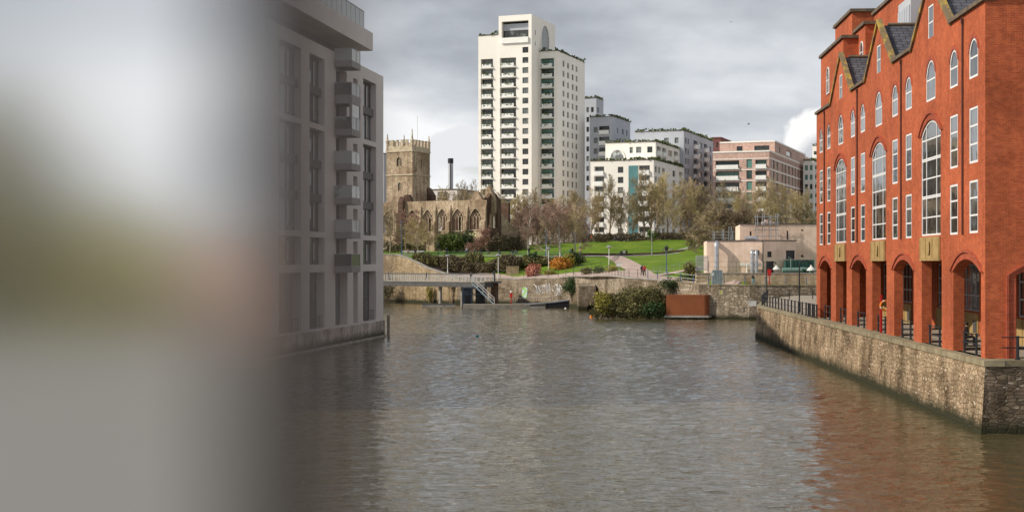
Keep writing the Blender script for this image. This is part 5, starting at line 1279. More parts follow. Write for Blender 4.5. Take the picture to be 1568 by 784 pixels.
# cabinet, signs and post on the promenade
m = MB(); Yc = 204.6; z0 = 4.75; m.box(K(1091) * Yc, K(1106) * Yc, Yc, Yc + .9, z0, z0 + 2.1); cab = m.build('equipment_cage', matn('teal_grey_mesh', (.30, .40, .40), (.22, .31, .32), 3.0), at=(K(1098) * Yc, Yc, z0)); tag(cab, 'grey green equipment cage by the low stone wall', 'cage')
m = MB()
for i in range(5): x = K(1091) * Yc + i * (K(1106) - K(1091)) * Yc / 4; m.box(x - .03, x + .03, Yc - .06, Yc - .003, z0, z0 + 2.15)
for z in (z0 + .05, z0 + 1.05, z0 + 2.1): m.box(K(1091) * Yc, K(1106) * Yc, Yc - .08, Yc - .062, z, z + .06)
m.build('mesh_frame', 'greysteel', cab)
def board(name, label, px, y0, y1, w_px, Y, mt, post=True, cat='sign', zb=None):
    x, z0, z1, w = K(px) * Y, ZY(y1, Y), ZY(y0, Y), w_px / F * Y; m = MB(); m.box(x - w / 2, x + w / 2, Y - .04, Y, z0, z1); o = m.build(name, mt, at=(x, Y, zb if zb else z0)); tag(o, label, cat)
    m = MB()
    for e in ((x - w / 2, x + w / 2, z0, z0 + .04), (x - w / 2, x + w / 2, z1 - .04, z1), (x - w / 2, x - w / 2 + .04, z0 + .04, z1 - .04), (x + w / 2 - .04, x + w / 2, z0 + .04, z1 - .04)): m.box(e[0], e[1], Y - .06, Y - .043, e[2], e[3])
    m.build('sign_border', 'frame_w', o)
    if post:
        m = MB(); m.tube([(x, Y + .05, zb), (x, Y + .05, z0 + .2)], .05, 6); m.build('post', 'greysteel', o)
    return o
board('information_board', 'small white board on a post in front of the equipment cage', 1090.5, 417.5, 422, 5, 200.6, 'whitepaint', zb=4.7)
board('wall_board', 'blank white rectangular board on the pebbly quay wall', 1152, 460, 468.5, 12, 198.9, 'whitepaint', post=False)
board('warning_sign', 'small yellow sign on the quay wall above the rusty box', 1103.5, 444, 451, 5, 199.0, matn('yellow_sign', (.62, .55, .14), None, 3.0), post=False)
board('information_board', 'pale information board beside the park path junction', 947.5, 402, 408, 9, 230, 'whitepaint', zb=GZ(947, 230))
# rusted steel box on its platform
Cb = corner(1082.5, 200.6); BL, BR = Fr(Cb, (-.99, .14), (-.14, -.99)), Fr(Cb, (.5, .866), (.866, -.5)); bl_, br_ = BL.s(1020), BR.s(1105.5)
zb0, zb1 = ZY(483, 201), ZY(451.5, 201); rc = .45
cb = thing('rusted_steel_box', 'orange brown rusted steel box standing over the water against the quay wall', 'steel box', (Cb.x - 2, Cb.y, 0))
pts = [BL.pt(bl_, zb0), BL.pt(rc, zb0)]
for i in range(1, 6):
    t = i / 6; a = BL.pt(rc, zb0); b = Vector((Cb.x, Cb.y, zb0)); c = BR.pt(rc, zb0); pts.append(a * (1 - t) ** 2 + b * 2 * t * (1 - t) + c * t * t)
pts += [BR.pt(rc, zb0), BR.pt(br_, zb0), BL.pt(bl_, zb0) + Vector((BR.h.x, BR.h.y, 0)) * 3.0]
m = MB(); m.prism(pts, (0, 0, zb1 - zb0)); m.build('shell', 'corten', cb)
m = MB(); m.prism([BL.pt(bl_ + .25, zb0 - .28, .3), BL.pt(-.25, zb0 - .28, .3), BR.pt(br_, zb0 - .28, .35), BL.pt(bl_ + .2, zb0 - .28, -2.0)], (0, 0, .26)); pf = m.build('platform', 'concrete', cb)
m = MB()
for i in range(12): m.tube([BL.pt(bl_ * i / 11, zb0 - .03, .18), BL.pt(bl_ * i / 11, zb0 + .06, .18)], .06, 6)
m.build('bolt', 'greysteel', pf)
m = MB()
for s_ in (.6, bl_ * .5, bl_ - .5): m.tube([BL.pt(s_, -1.5, -.3), BL.pt(s_, zb0 - .28, -.3)], .14, 8)
m.build('support_pile', 'dkmetal', cb)

# ================================================================== FOOTBRIDGE, STAIR, PONTOONS
b0_, b1_ = P(742, 431, 255), P(552, 427.2, 276); b0_.z = 4.55; b1_.z = 4.75
bd = (b1_ - b0_).normalized(); FB = Fr((b0_.x, b0_.y), (bd.x, bd.y), (-bd.y, bd.x) if bd.x * -1 < 0 and False else ((bd.y, -bd.x) if -bd.x < 0 else (-bd.y, bd.x)))
if FB.n.y > 0: FB = Fr(FB.o, FB.h, -FB.n)
bl2 = (Vector((b1_.x, b1_.y)) - FB.o).length
fbt = thing('footbridge', 'grey footbridge with white posts and a dark handrail crossing in front of the stone wall', 'footbridge', FB.pt(bl2 / 2, 0))
m = MB(); m.fb(FB, 0, bl2, 3.55, 4.45, -2.4, 0); m.build('girder', 'dkmetal', fbt)
m = MB(); m.fb(FB, -.05, bl2, 4.45, 4.62, -2.5, .1); m.build('deck', 'concrete', fbt)
n = 34; first = None
pm_ = MB(); pm_.box(-.06, .06, -.05, .05, 0, 1.22)
for d in (0.02, -2.4):
    for i in range(n + 1):
        q = FB.pt(bl2 * i / n, 4.62, d)
        if first is None: first = pm_.build('baluster', 'whitepaint', None); first.parent = fbt; first.location = q - fbt.location
        else: o = first.copy(); COL.objects.link(o); o.parent = fbt; o.location = q - fbt.location
    m = MB(); m.tube([FB.pt(0, 5.9, d), FB.pt(bl2, 5.9, d)], .09, 8); m.build('handrail', 'dkmetal', fbt)
    m = MB(); 
    for z in (4.95, 5.25, 5.55): m.tube([FB.pt(0, z, d), FB.pt(bl2, z, d)], .02, 5)
    m.build('rail', 'greysteel', fbt)
for px in (667.5, 700.5):
    s_ = FB.s(px); m = MB(); m.tube([FB.pt(s_, -1.5, -1.2), FB.pt(s_, 3.56, -1.2)], [.36, .3] if px < 690 else [.26, .22], 12); m.build('pier', 'concrete', fbt)
st = thing('steel_stair', 'steel stair with white handrails going down to the pontoon', 'stair', P(740, 460, 253))
Ys = 253.0; m = MB(); xa, za, xb, zb_ = K(722) * Ys, 4.5, K(757) * Ys, .6
for dy in (0, 1.3):
    m.hexa([(xa, Ys + dy, za - .3), (xb, Ys + dy, zb_ - .25), (xb, Ys + dy + .08, zb_ - .25), (xa, Ys + dy + .08, za - .3), (xa, Ys + dy, za), (xb, Ys + dy, zb_ + .05), (xb, Ys + dy + .08, zb_ + .05), (xa, Ys + dy + .08, za)])
m.build('stringer', matn('pale_blue_steel', (.35, .45, .5), None, 2.0), st)
m = MB()
for i in range(15): t = i / 14; x, z = xa + (xb - xa) * t, za - .1 + (zb_ - za) * t; m.box(x - .14, x + .14, Ys + .081, Ys + 1.299, z, z + .04)
m.build('tread', 'dkmetal', st)
for dy in (0, 1.35):
    m = MB()
    for h in (.55, 1.05): m.tube([(xa, Ys + dy, za + h), (xb, Ys + dy, zb_ + h)], .05, 6)
    for i in range(5): t = i / 4; x, z = xa + (xb - xa) * t, za + (zb_ - za) * t; m.tube([(x, Ys + dy, z), (x, Ys + dy, z + 1.05)], .035, 5)
    m.build('handrail', 'whitepaint', st)
sh = thing('steel_landing', 'blue grey steel landing frame with a dark doorway under the footbridge end', 'landing', P(716, 463, 256))
x0, x1 = K(708) * 256, K(745) * 256; m = MB(); m.box(x0, x1, 256, 258.4, 3.3, 3.55); m.build('platform', 'blueshed', sh)
m = MB()
for x in (x0, x0 + 1.6, x1 - .2): m.box(x, x + .2, 255.9, 256.1, -.3, 3.3); m.box(x, x + .2, 258.1, 258.3, -.3, 3.3)
m.box(x0, x1, 255.92, 256.08, 2.2, 2.35); m.build('leg_frame', 'blueshed', sh)
m = MB(); m.box(x0 + .25, x0 + 1.55, 256.3, 257.9, .4, 3.28); m.build('enclosure', 'blueshed', sh); m = MB(); m.box(x0 + .5, x0 + 1.25, 256.2, 256.29, .4, 2.1); m.build('door', 'black', sh)
m = MB(); m.box(x1 - 2, x1 - .3, 256.4, 258.2, .4, 3.28); m.build('screen', 'darkhull', sh)
# brick-like dark mooring pier at the bridge end and dark platform
pp = thing('bridge_pier', 'dark brown stone pier at the end of the footbridge stair', 'pier', P(757, 460, 257)); m = MB(); m.box(K(752) * 258, K(763) * 258, 257.5, 261, -1, 4.3); m.build('shaft', 'stone_dark', pp); m = MB(); m.box(K(744) * 257, K(768) * 257, 256.6, 261.5, 4.3, 4.6); m.build('cap_slab', 'dkmetal', pp)
m = MB(); m.box(K(754.5) * 257, K(758.5) * 257, 257, 257.5, 4.6, 6.5); m.build('post', 'dkmetal', pp)
def pontoon(label, px0, px1, Y, z1, dep, mt='deckwood', name='pontoon', h=.5):
    x0, x1 = K(px0) * Y, K(px1) * Y; o = thing(name, label, 'pontoon', ((x0 + x1) / 2, Y + dep / 2, 0))
    m = MB(); m.box(x0 + .1, x1 - .1, Y + .12, Y + dep - .1, -.3, z1 - .14); m.build('float', 'darkhull', o)
    m = MB(); m.box(x0, x1, Y, Y + dep, z1 - .14, z1); m.build('deck', mt, o)
    m = MB(); m.box(x0, x1, Y - .08, Y - .003, z1 - .42, z1 - .2); m.box(x0 + .02, x1 - .02, Y - .07, Y - .004, .0, .14); m.build('fender_beam', 'concrete', o)
    return o
pontoon('long weathered timber pontoon below the steel stair', 709, 811, 249.5, .62, 4.2)
pontoon('darker short pontoon section next to the black gangway', 811.5, 835, 249.4, .5, 3.2, 'dkmetal')
pontoon('small low grey pontoon under the footbridge pier', 646, 697, 256.5, .55, 2.2, 'dkmetal')
gwY = 250.5; o = thing('gangway', 'black hulled sloping gangway rising to the park wall', 'gangway', (K(855) * gwY, gwY, 0))
x0, x1, x2 = K(803) * gwY, K(849) * gwY, K(889) * gwY
m = MB(); m.prism([(x1 - 1.5, gwY, -.4), (x2, gwY, -.4), (x2, gwY, 1.55), (x1, gwY, .95), (x1 - 1.5, gwY, .8)], (0, 3.0, 0)); m.build('hull', 'darkhull', o)
m = MB(); m.hexa([(x1, gwY - .1, .95), (x2, gwY - .1, 1.55), (x2, gwY + 3.1, 1.55), (x1, gwY + 3.1, .95), (x1, gwY - .1, 1.15), (x2, gwY - .1, 1.75), (x2, gwY + 3.1, 1.75), (x1, gwY + 3.1, 1.15)]); m.hexa([(x0, gwY - .1, .5), (x1, gwY - .1, .96), (x1, gwY + 2, .96), (x0, gwY + 2, .5), (x0, gwY - .1, .64), (x1, gwY - .1, 1.12), (x1, gwY + 2, 1.12), (x0, gwY + 2, .64)]); m.build('deck', 'greysteel', o)
railing('railing', 'dark mesh-like railing along the back of the pontoon', [(K(784) * 253.5, 253.5, .63), (K(836) * 253.5, 253.5, .63), (K(880) * 253.5, 253.5, 1.6)], 1.1, .42, rails=(1, .15), pr=.022, rr=.035, cap=False, pn=5, rm='greysteel')
def lifebuoy_post(label, px, Y, zb, h=1.9, ring=False):
    o = thing('lifebuoy_post', label, 'lifebuoy post', (K(px) * Y, Y, zb)); x = K(px) * Y; m = MB(); m.box(x - .07, x + .07, Y - .05, Y + .05, zb, zb + h); m.build('post', 'red', o)
    if ring:
        m = MB(); c = (x + .26, Y - .02, zb + h * .72); m.tube([(c[0] + .3 * math.cos(a * math.pi / 8), c[1], c[2] + .3 * math.sin(a * math.pi / 8)) for a in range(17)], .075, 8, cap=False); r_ = m.build('lifebuoy', 'orange', o)
        m = MB()
        for q in range(4):
            a = q * math.pi / 2 + .4; m.tube([(c[0] + .3 * math.cos(a + e), c[1], c[2] + .3 * math.sin(a + e)) for e in (-.15, 0, .15)], .08, 8)
        m.build('reflective_band', 'whitepaint', r_)
    else:
        m = MB(); m.box(x - .25, x + .25, Y - .16, Y - .053, zb + h * .62, zb + h); m.build('housing', 'red', o)
    return o
lifebuoy_post('red post with an orange lifebuoy between the brick arcade piers', 1349.2, FRED.Y(FRED.s(1349)) - .4, QZ, 2.5, True)
lifebuoy_post('red lifebuoy post by the low stone wall on the far promenade', 1178, 200.8, 4.7, 2.35)
o = lifebuoy_post('red and white lifebuoy post standing on the timber pontoon', 782.7, 251, .62, 2.0); m = MB(); x = K(782.7) * 251; m.lathe((x, 251, 2.62), [(.12, 0), (.2, .1), (.2, .3), (.05, .4)], 8); m.build('cap', 'whitepaint', o)
# buoys
def buoy(label, px, py, r, mt):
    D_ = CZ * F / (py - HY); o = thing('buoy', label, 'buoy', (K(px) * D_, D_, 0)); m = MB(); m.ball((K(px) * D_, D_, r * .35), r, 14); m.build('float', mt, o, smooth=True); m = MB(); m.tube([(K(px) * D_, D_, r * 1.2), (K(px) * D_, D_, r * 1.55)], r * .22, 8); m.build('eye', 'dkmetal', o)
buoy('round orange buoy floating before the big bush', 906, 486, .30, 'orange'); buoy('small red buoy floating close to the bush', 937, 485, .16, 'red'); buoy('tiny teal float alone in mid water', 731, 515.5, .16, 'teal'); buoy('small white float by the black gangway', 866, 473, .18, 'whitepaint')

# ================================================================== STREET FURNITURE
def swan_lamp(label, px, yb, H):
    D_ = (CZ - QZ) * F / (yb - HY); o = thing('street_lamp', label, 'street lamp', (K(px) * D_, D_, QZ), 'swan neck lamps on the quay'); x = K(px) * D_; z = QZ
    m = MB(); m.lathe((x, D_, z), [(.13, 0), (.13, .9), (.09, .95), (.065, 1.0), (.06, H - .55)], 10); pts = [(x, D_, z + H - .6)]
    for i in range(9): a = math.pi * i / 8; pts.append((x + .55 - .55 * math.cos(a), D_, z + H - .45 + .42 * math.sin(a)))
    m.tube(pts, .05, 8); m.build('post', 'black', o)
    m = MB(); m.lathe((x + 1.1, D_, z + H - .95), [(.42, 0), (.40, .08), (.22, .28), (.1, .36), (.08, .52)], 14); m.build('lamp_shade', 'whitepaint', o)
swan_lamp('black swan neck lamp standing nearer the brick arcade', 1224, 478, 4.8); swan_lamp('black swan neck lamp standing at the far corner of the quay', 1174, 464, 4.75)
def park_lamp(label, px, yb, yt, Y, mt='whitepaint', kind='disc', grp='pale park lamps'):
    zb = GZ(px, Y); x = K(px) * Y; H = ZY(yt, Y) - zb; o = thing('park_lamp', label, 'park lamp', (x, Y, zb), grp)
    m = MB(); m.lathe((x, Y, zb), [(.11, 0), (.11, .8), (.07, .85), (.06, H - .35)], 8); m.build('post', mt, o); m = MB()
    if kind == 'disc': m.lathe((x, Y, zb + H - .5), [(.14, 0), (.22, .12), (.5, .22), (.5, .32), (.2, .5)], 12); m.build('lamp_head', 'greysteel', o)
    elif kind == 'lantern': m.lathe((x, Y, zb + H - .75), [(.12, 0), (.26, .12), (.36, .5), (.42, .55), (.1, .75), (.04, .95)], 6); m.build('lantern', 'black', o)
    else: m.lathe((x, Y, zb + H - .4), [(.08, 0), (.16, .1), (.16, .4)], 8); m.build('lamp_head', mt, o)
park_lamp('pale park lamp standing beside the footbridge end', 763, 430, 389, 266); park_lamp('pale park lamp on the ramp behind the footbridge', 685.5, 418, 390, 280); park_lamp('pale park lamp left of the orange shrub', 840, 415, 379, 272); park_lamp('pale park lamp at the path junction', 932.5, 412, 376, 250)
park_lamp('black lantern lamp on the lower lawn', 1020.5, 421, 377, 226, 'bluepaint', 'lantern', None); park_lamp('slim blue grey lamp on the upper lawn', 998, 388, 355, 299, 'greysteel', 'top', None)
park_lamp('tall blue lamp column before the ruined church', 615, 393, 338, 297, 'bluepaint', 'top', None); park_lamp('dark lantern lamp by the evergreen bush below the church', 671, 390, 374, 303, 'black', 'lantern', None); park_lamp('slim blue column among the birches', 836, 394, 352, 299.5, 'bluepaint', 'top', None); park_lamp('tall thin grey lamp column before the pink brick block', 1210, 345, 312, 330, 'greysteel', 'top', None)
# railings
def bank_rail(label, p0, p1, dk, h, sp, pm, rails, rr=.025, pr=.045, step=8, rm=None):
    n = max(2, int(abs(p1 - p0) / step)); pts = []
    for i in range(n + 1):
        px = p0 + (p1 - p0) * i / n; Y = EDGE(px) + dk; pts.append(GP(px, Y, .26 if dk < .9 else .08))
    return railing('railing', label, pts, h, sp, rails, pr, rr, pm, rm, cap=False, pn=6)
bank_rail('thin dark railing along the park wall above the graffiti', 766, 902, .4, 1.3, 3.1, 'dkmetal', (1, .52), .022)
bank_rail('thin dark railing on the wall above the big bush', 905, 992, .4, 1.25, 2.4, 'dkmetal', (1, .5), .022)
bank_rail('railing with blue posts along the promenade above the big bush and rusty box', 992, 1085, .4, 1.15, 2.3, 'bluepaint', (1, .5), .022, .06, rm='greysteel')
bank_rail('railing with blue posts along the promenade behind the quay lamps', 1109, 1330, .4, 1.15, 3.0, 'bluepaint', (1, .5), .02, .05, rm='greysteel')
railing('railing', 'black post and chain style railing along the top of the quay wall', [FQ.pt(s_, QZ + .03, -.5) for s_ in [QL * i / 12 for i in range(12, 6, -1)]] + [FQ.pt(FRED.s(1251) + 2.5, QZ + .03, -.5)], 1.12, 2.1, (.97, .5), .07, .028)
railing('railing', 'black railing along the far edge of the quay below the promenade wall', [FQ3.pt(s_, QZ + .03, -.5) for s_ in (1, 10, 20, 26)] + [(50, 181, QZ + .03)], 1.12, 3.2, (.97, .5), .06, .026)
railing('fence', 'grey palisade fence at the left end of the timber clad building', [GP(1066, 207.9, 1.75), GP(1084, 207.9, 1.7)], 2.3, .16, (.9, .15), .045, .03, 'greysteel', cap=False, cat='fence', pn=4)
railing('fence', 'thin dark fence on the low stone wall beside the ducts', [(K(px) * 207.8, 207.8, 6.5) for px in (1085, 1130, 1200, 1254)], 1.7, 4.2, (.99, .5), .04, .018, 'dkmetal', cap=False, cat='fence', pn=5)
railing('fence', 'low green estate railing along the upper path', [GP(px, 295.8, .05) for px in (640, 700, 780, 850, 870)], .95, 2.4, (1, .5), .03, .03, matn('green_railing', (.13, .30, .24), None, 2.0), cap=False, cat='fence', pn=5)
railing('fence', 'dark fence around the lower lawn left of the path', [GP(878, 262, .05), GP(905, 258, .05), GP(936, 262, .05), GP(948, 285, .05)], 1.3, 2.6, (1, .5), .035, .02, 'dkmetal', cap=False, cat='fence', pn=5)
railing('railing', 'pale railing beside the side path on the lower lawn', [GP(px, y, .05) for px, y in ((1000, 226), (1030, 233), (1066, 244))], 1.0, 3.0, (1, .5), .03, .025, 'greysteel', cap=False, pn=5)
def bench(label, px, Y, rz=0, w=1.8, mt='whitepaint'):
    o = lthing('bench', label, 'bench', GP(px, Y, .1), None, rz)
    m = MB()
    for i in range(3): m.box(-w / 2, w / 2, -.22 + i * .16, -.09 + i * .16, .42, .46)
    m.build('seat', mt, o); m = MB(); m.box(-w / 2, w / 2, .24, .27, .6, .72); m.box(-w / 2, w / 2, .25, .28, .76, .88); m.build('backrest', mt, o)
    for x in (-w / 2 + .15, w / 2 - .15):
        m = MB(); m.box(x - .04, x + .04, -.2, -.13, 0, .42); m.box(x - .04, x + .04, .18, .25, 0, .86); m.build('leg', 'dkmetal', o)
bench('long pale bench on the upper path below the church', 633, 301, 0, 4.8); bench('dark bench facing the river beside the leaning tree', 787, 302, 0, 2.0, 'dkmetal'); bench('pale bench on the upper lawn near the thicket', 1023, 305, 0, 2.4, 'concrete')
m = MB(); 
q = [GP(px, y) for px, y in ((880, 301.5), (905, 301.5), (935, 302), (970, 302), (1010, 302), (1048, 302))]
for a, b in zip(q, q[1:]): m.hexa([a + V(0, 0, -.3), b + V(0, 0, -.3), b + V(0, .5, -.3), a + V(0, .5, -.3), a + V(0, 0, .55), b + V(0, 0, .55), b + V(0, .5, .55), a + V(0, .5, .55)])
tag(m.build('retaining_wall', 'stone_dark', at=q[2]), 'low dark retaining wall at the foot of the upper lawn', 'wall')
q = P(956, 392, 299); m = MB(); x = K(951.5) * 299.5; z = GZ(951, 299.5); m.lathe((x, 299.5, z), [(.3, 0), (.33, .9), (.3, 1.05), (.12, 1.15)], 10); tag(m.build('litter_bin', 'black', at=(x, 299.5, z)), 'dark litter bin beside the people resting at the path top', 'bin')
m = MB(); z = GZ(820, 274); q = GP(818, 273.2)
fx = Fr((K(775) * 275, 275), (1, 0), (0, -1)); m.fb(fx, 0, fx.s(794.5), 4.9, 7.3, -.5, 0); tag(m.build('planter_wall', 'wall_tan', at=fx.pt(2, 5)), 'pale low stone wall end beside the promenade lamp', 'wall')
# ================================================================== PLANTS
def shrub(name, label, c, r, n, ls, mt, zmin=None, cat='shrub', parts=1, seed=0, group=None, lumps=None, twig=None):
    """leafy shrub: several leaf clumps over a few stems"""
    rg = random.Random(seed); o = thing(name, label, cat, (c[0], c[1], zmin if zmin is not None else c[2] - r[2]), group); m = MB()
    lumps = lumps or [(0, 0, 0, 1.0)] + [(rg.uniform(-.7, .7), rg.uniform(-.5, .5), rg.uniform(-.2, .5), rg.uniform(.4, .65)) for _ in range(5)]
    tot = sum(l[3] ** 2 for l in lumps)
    for lx, ly, lz, k in lumps:
        leaf_clump(m, rg, (c[0] + lx * r[0], c[1] + ly * r[1], c[2] + lz * r[2]), r[0] * k, r[1] * k, r[2] * k, int(n * k * k / tot), ls, zmin)
    m.build('foliage', mt, o)
    m = MB(); zb = (zmin if zmin is not None else c[2] - r[2]) - .2
    for i in range(6 if twig is None else twig):
        a = rg.uniform(0, 6.28); e = Vector((c[0] + r[0] * .75 * math.cos(a), c[1] + r[1] * .6 * math.sin(a), c[2] + r[2] * rg.uniform(.3, .95))); b = Vector((c[0] + rg.uniform(-.3, .3) * r[0], c[1], zb)); mid = (b + e) / 2 + V(0, 0, .2)
        m.tube([b, mid, e], [.06, .04, .015], 4)
    m.build('stems', 'twig_dark', o); return o
def hedge(name, label, pts, w, h, n, ls, mt, seed=0, cat='hedge', lump=.5):
    """pts: (px, Y) run along the ground"""
    rg = random.Random(seed); q = [GP(*p) for p in pts]; L = [0]
    for a, b in zip(q, q[1:]): L.append(L[-1] + (b - a).length)
    o = thing(name, label, cat, q[len(q) // 2]); m = MB(); off = rg.uniform(0, 60)
    for _ in range(n):
        s = rg.uniform(0, L[-1]); i = min(len(q) - 2, bisect.bisect_right(L, s) - 1); p = q[i].lerp(q[i + 1], (s - L[i]) / (L[i + 1] - L[i]))
        d = (q[i + 1] - q[i]); d.z = 0; d.normalize(); nn = Vector((-d.y, d.x, 0)); a = rg.uniform(0, math.pi); rr = rg.random() ** .3
        k = 1 + lump * 1.2 * noise.noise((s * .28 + off, 0, .5)) + .3 * noise.noise((s * .9 + off, math.cos(a) * 1.5, 3))
        p = p + nn * (math.cos(a) * w / 2 * rr * k) + Vector((0, 0, math.sin(a) * h * rr * k))
        A = rvec(rg) * ls * rg.uniform(.35, .7); B = A.cross(rvec(rg))
        if B.length < 1e-4: continue
        B = B.normalized() * ls * .32; m.face([p - A, p + B, p + A, p - B])
    m.build('foliage', mt, o); m = MB()
    for i in range(10):
        s = L[-1] * (i + .5) / 10; j = min(len(q) - 2, bisect.bisect_right(L, s) - 1); p = q[j].lerp(q[j + 1], (s - L[j]) / (L[j + 1] - L[j])); m.tube([p + V(0, 0, -.2), p + V(rg.uniform(-.4, .4), rg.uniform(-.3, .3), h * .7)], [.08, .02], 5)
    m.build('stems', 'twig_dark', o); return o
# big bush that overhangs the water
bY = 203
def bz(y, Y=203): return ZY(y, Y)
o = shrub('waterside_bush', 'large overgrown bush spilling over the wall to the water left of the rusty box', (K(975) * bY, bY, 2.0), (5.0, 2.0, 2.6), 17000, .26, 'leaf_olive', .05, seed=3, lumps=[(-.72, -.1, -.1, .62), (-.3, 0, .1, .75), (.15, 0, .25, .78), (.62, 0, -.05, .7), (.0, -.4, -.35, .7), (.85, .1, -.2, .5), (-.9, 0, -.5, .42), (.35, 0, .5, .55)])
shrub('ivy_bush', 'yellow green ivy hanging on the left shoulder of the waterside bush', (K(925) * 202.6, 202.4, 2.2), (1.3, .9, 1.9), 2200, .22, 'leaf_yellow', .2, seed=4)
shrub('ivy_bush', 'dark ivy clump at the foot of the wall just left of the rusty box', (K(999) * 201.6, 201.4, 1.2), (1.7, .9, 1.4), 2300, .22, 'leaf_ivy', .1, seed=5)
shrub('ivy_bush', 'dark ivy growing on top of the wall behind the rusty box', (K(1030) * 205, 205, 4.7), (1.6, .8, 1.1), 1500, .22, 'leaf_dark', 3.4, seed=6)
shrub('ivy_bush', 'round dark green ivy bush hanging over the wall right of the graffiti', (K(876) * 249.5, 249.3, 3.9), (1.65, 1.1, 1.9), 3600, .2, 'leaf_ivy', 1.4, seed=7)
shrub('wall_shrub', 'dark dull shrub at the waterline beside the left apartment block', (K(592) * 283, 283, 2.4), (2.2, 1.2, 2.8), 2200, .26, 'leaf_olive', .1, seed=8)
shrub('wall_shrub', 'yellow green creeper on the stone wall beside the footbridge pier', (K(659) * 277, 276.8, 1.9), (.8, .5, 1.9), 700, .24, 'leaf_yellow', .2, seed=9)
shrub('wall_shrub', 'yellowish weeds under the footbridge by the thin pier', (K(690) * 274, 273.7, 3.7), (1.4, .5, .7), 500, .24, 'leaf_yellow', .2, seed=10)
# hedges on the slope above the promenade
hedge('hedge', 'long dull green hedge on the slope left of the dark hollow', [(632, 283.5), (670, 283.5), (700, 285.5), (740, 285)], 4.6, 1.9, 6500, .42, 'leaf_olive', 1)
hedge('hedge', 'dark overgrown hedge on the slope above the promenade lamp', [(684, 284.5), (720, 282), (760, 280), (797, 279.5)], 7.0, 2.5, 10000, .40, 'leaf_brown', 2)
hedge('hedge', 'brown green hedge on the slope behind the salmon shrub', [(750, 283.5), (810, 282.5), (850, 281.5), (884, 279)], 7.5, 1.6, 9500, .42, 'leaf_olive', 3)
hedge('hedge', 'dark evergreen patch of hedge under the birch trunks', [(805, 281), (822, 281)], 3.2, 2.4, 1500, .4, 'leaf_dark', 4)
for lab, px, Y, r, mt, n, sd in [('bright orange shrub beside the promenade lamp', 857, 272, (2.1, 1.4, 1.45), 'leaf_orange', 2600, 11), ('salmon red dogwood shrub by the promenade', 818, 268, (1.4, 1.0, 1.5), 'leaf_salmon', 1700, 12),
        ('yellow green shrub between the orange shrub and the lawn', 871, 273, (1.5, 1.1, 1.7), 'leaf_yellow', 1500, 13), ('dark shrub at the end of the slope hedge', 884, 274, (1.5, 1.0, 1.8), 'leaf_dark', 1500, 14),
        ('yellow flowering clump at the foot of the junction lamp', 935, 246, (1.0, .8, .8), 'leaf_yellow', 700, 15), ('low green clump beside the lower lawn fence', 917, 249, (1.1, .8, .8), 'leaf_mid', 700, 16),
        ('low olive clump in the bed left of the lower lawn', 899, 252, (1.2, .8, .8), 'leaf_olive', 700, 17), ('low yellow edging clump by the orange shrub foot', 842, 267, (1.2, .7, .6), 'leaf_yellow', 500, 18),
        ('pale rounded shrub at the top edge of the lawn', 921, 341, (1.9, 1.2, 1.4), 'leaf_brown', 900, 19), ('small green shrub by the slim lamp at the top of the lawn', 998, 338, (1.3, 1.0, 1.6), 'leaf_mid', 700, 20),
        ('ragged green shrub between the lawn and the grey palisade fence', 1060, 214, (1.4, 1.0, 1.8), 'leaf_olive', 1500, 21), ('low green clump before the palisade fence', 1048, 212, (1.3, .8, .7), 'leaf_mid', 600, 22)]:
    c = GP(px, Y); shrub('shrub', lab, (c.x, c.y, c.z + r[2] * .6), r, n, .24 if Y < 260 else .3, mt, c.z - .1, seed=sd)
c = GP(692, 318); shrub('evergreen_bush', 'large rounded evergreen bush below the church windows', (c.x, c.y, c.z + 2.0), (3.0, 2.2, 2.5), 4200, .38, 'leaf_mid', c.z, seed=31)
c = GP(709, 321); shrub('evergreen_bush', 'darker evergreen bush behind the rounded one below the church', (c.x, c.y, c.z + 2.2), (2.6, 2.0, 2.5), 2600, .38, 'leaf_dark', c.z, seed=32)
hedge('hedge', 'dull evergreen undergrowth at the left foot of the church', [(575, 322), (600, 322), (650, 321)], 2.4, 2.6, 2200, .4, 'leaf_olive', 33)
hedge('hedge', 'brown leafless hedge below the church behind the leaning tree', [(700, 324), (740, 323), (770, 326), (800, 333)], 2.6, 3.6, 5200, .34, 'leaf_brown', 34)
hedge('hedge', 'clipped brown hedge along the top of the lawn', [(880, 347), (930, 346), (985, 345)], 2.2, 1.9, 5200, .34, 'leaf_brown', 35, lump=.12)
hedge('hedge', 'clipped darker hedge along the top of the lawn by the thicket', [(1000, 345), (1030, 344), (1062, 343)], 2.2, 1.9, 3600, .34, 'leaf_brown', 36, lump=.12)

# ---- trees: a few originals per kind, then copies
lib = {}
for k, (kind, H, bark, twig) in {'tallA': ('tall', 15, 'bark', 'twig'), 'tallB': ('tall', 15, 'bark', 'twig'), 'tallC': ('tall', 15, 'bark', 'twig_ochre'), 'roundA': ('round', 11, 'bark', 'twig'), 'roundB': ('round', 11, 'bark', 'twig_ochre'),
        'pinkA': ('round', 10, 'bark', 'twig_pink'), 'redA': ('birch', 11, 'bark', 'twig_red'), 'redB': ('birch', 11, 'bark', 'twig_red'), 'birchA': ('birch', 11, 'birchbark', 'twig_red'), 'birchB': ('birch', 11, 'birchbark', 'twig'), 'thickA': ('thicket', 8, 'bark', 'twig_dark'), 'thickB': ('thicket', 8, 'bark', 'twig'), 'weep': ('weep', 8, 'twig_dark', 'twig_pink')}.items():
    lib[k] = [kind, H, bark, twig, None, sum(map(ord, k))]
nm_ = {'tall': 'bare_tree', 'round': 'bare_tree', 'birch': 'birch_tree', 'thicket': 'bare_thicket', 'weep': 'leaning_tree'}
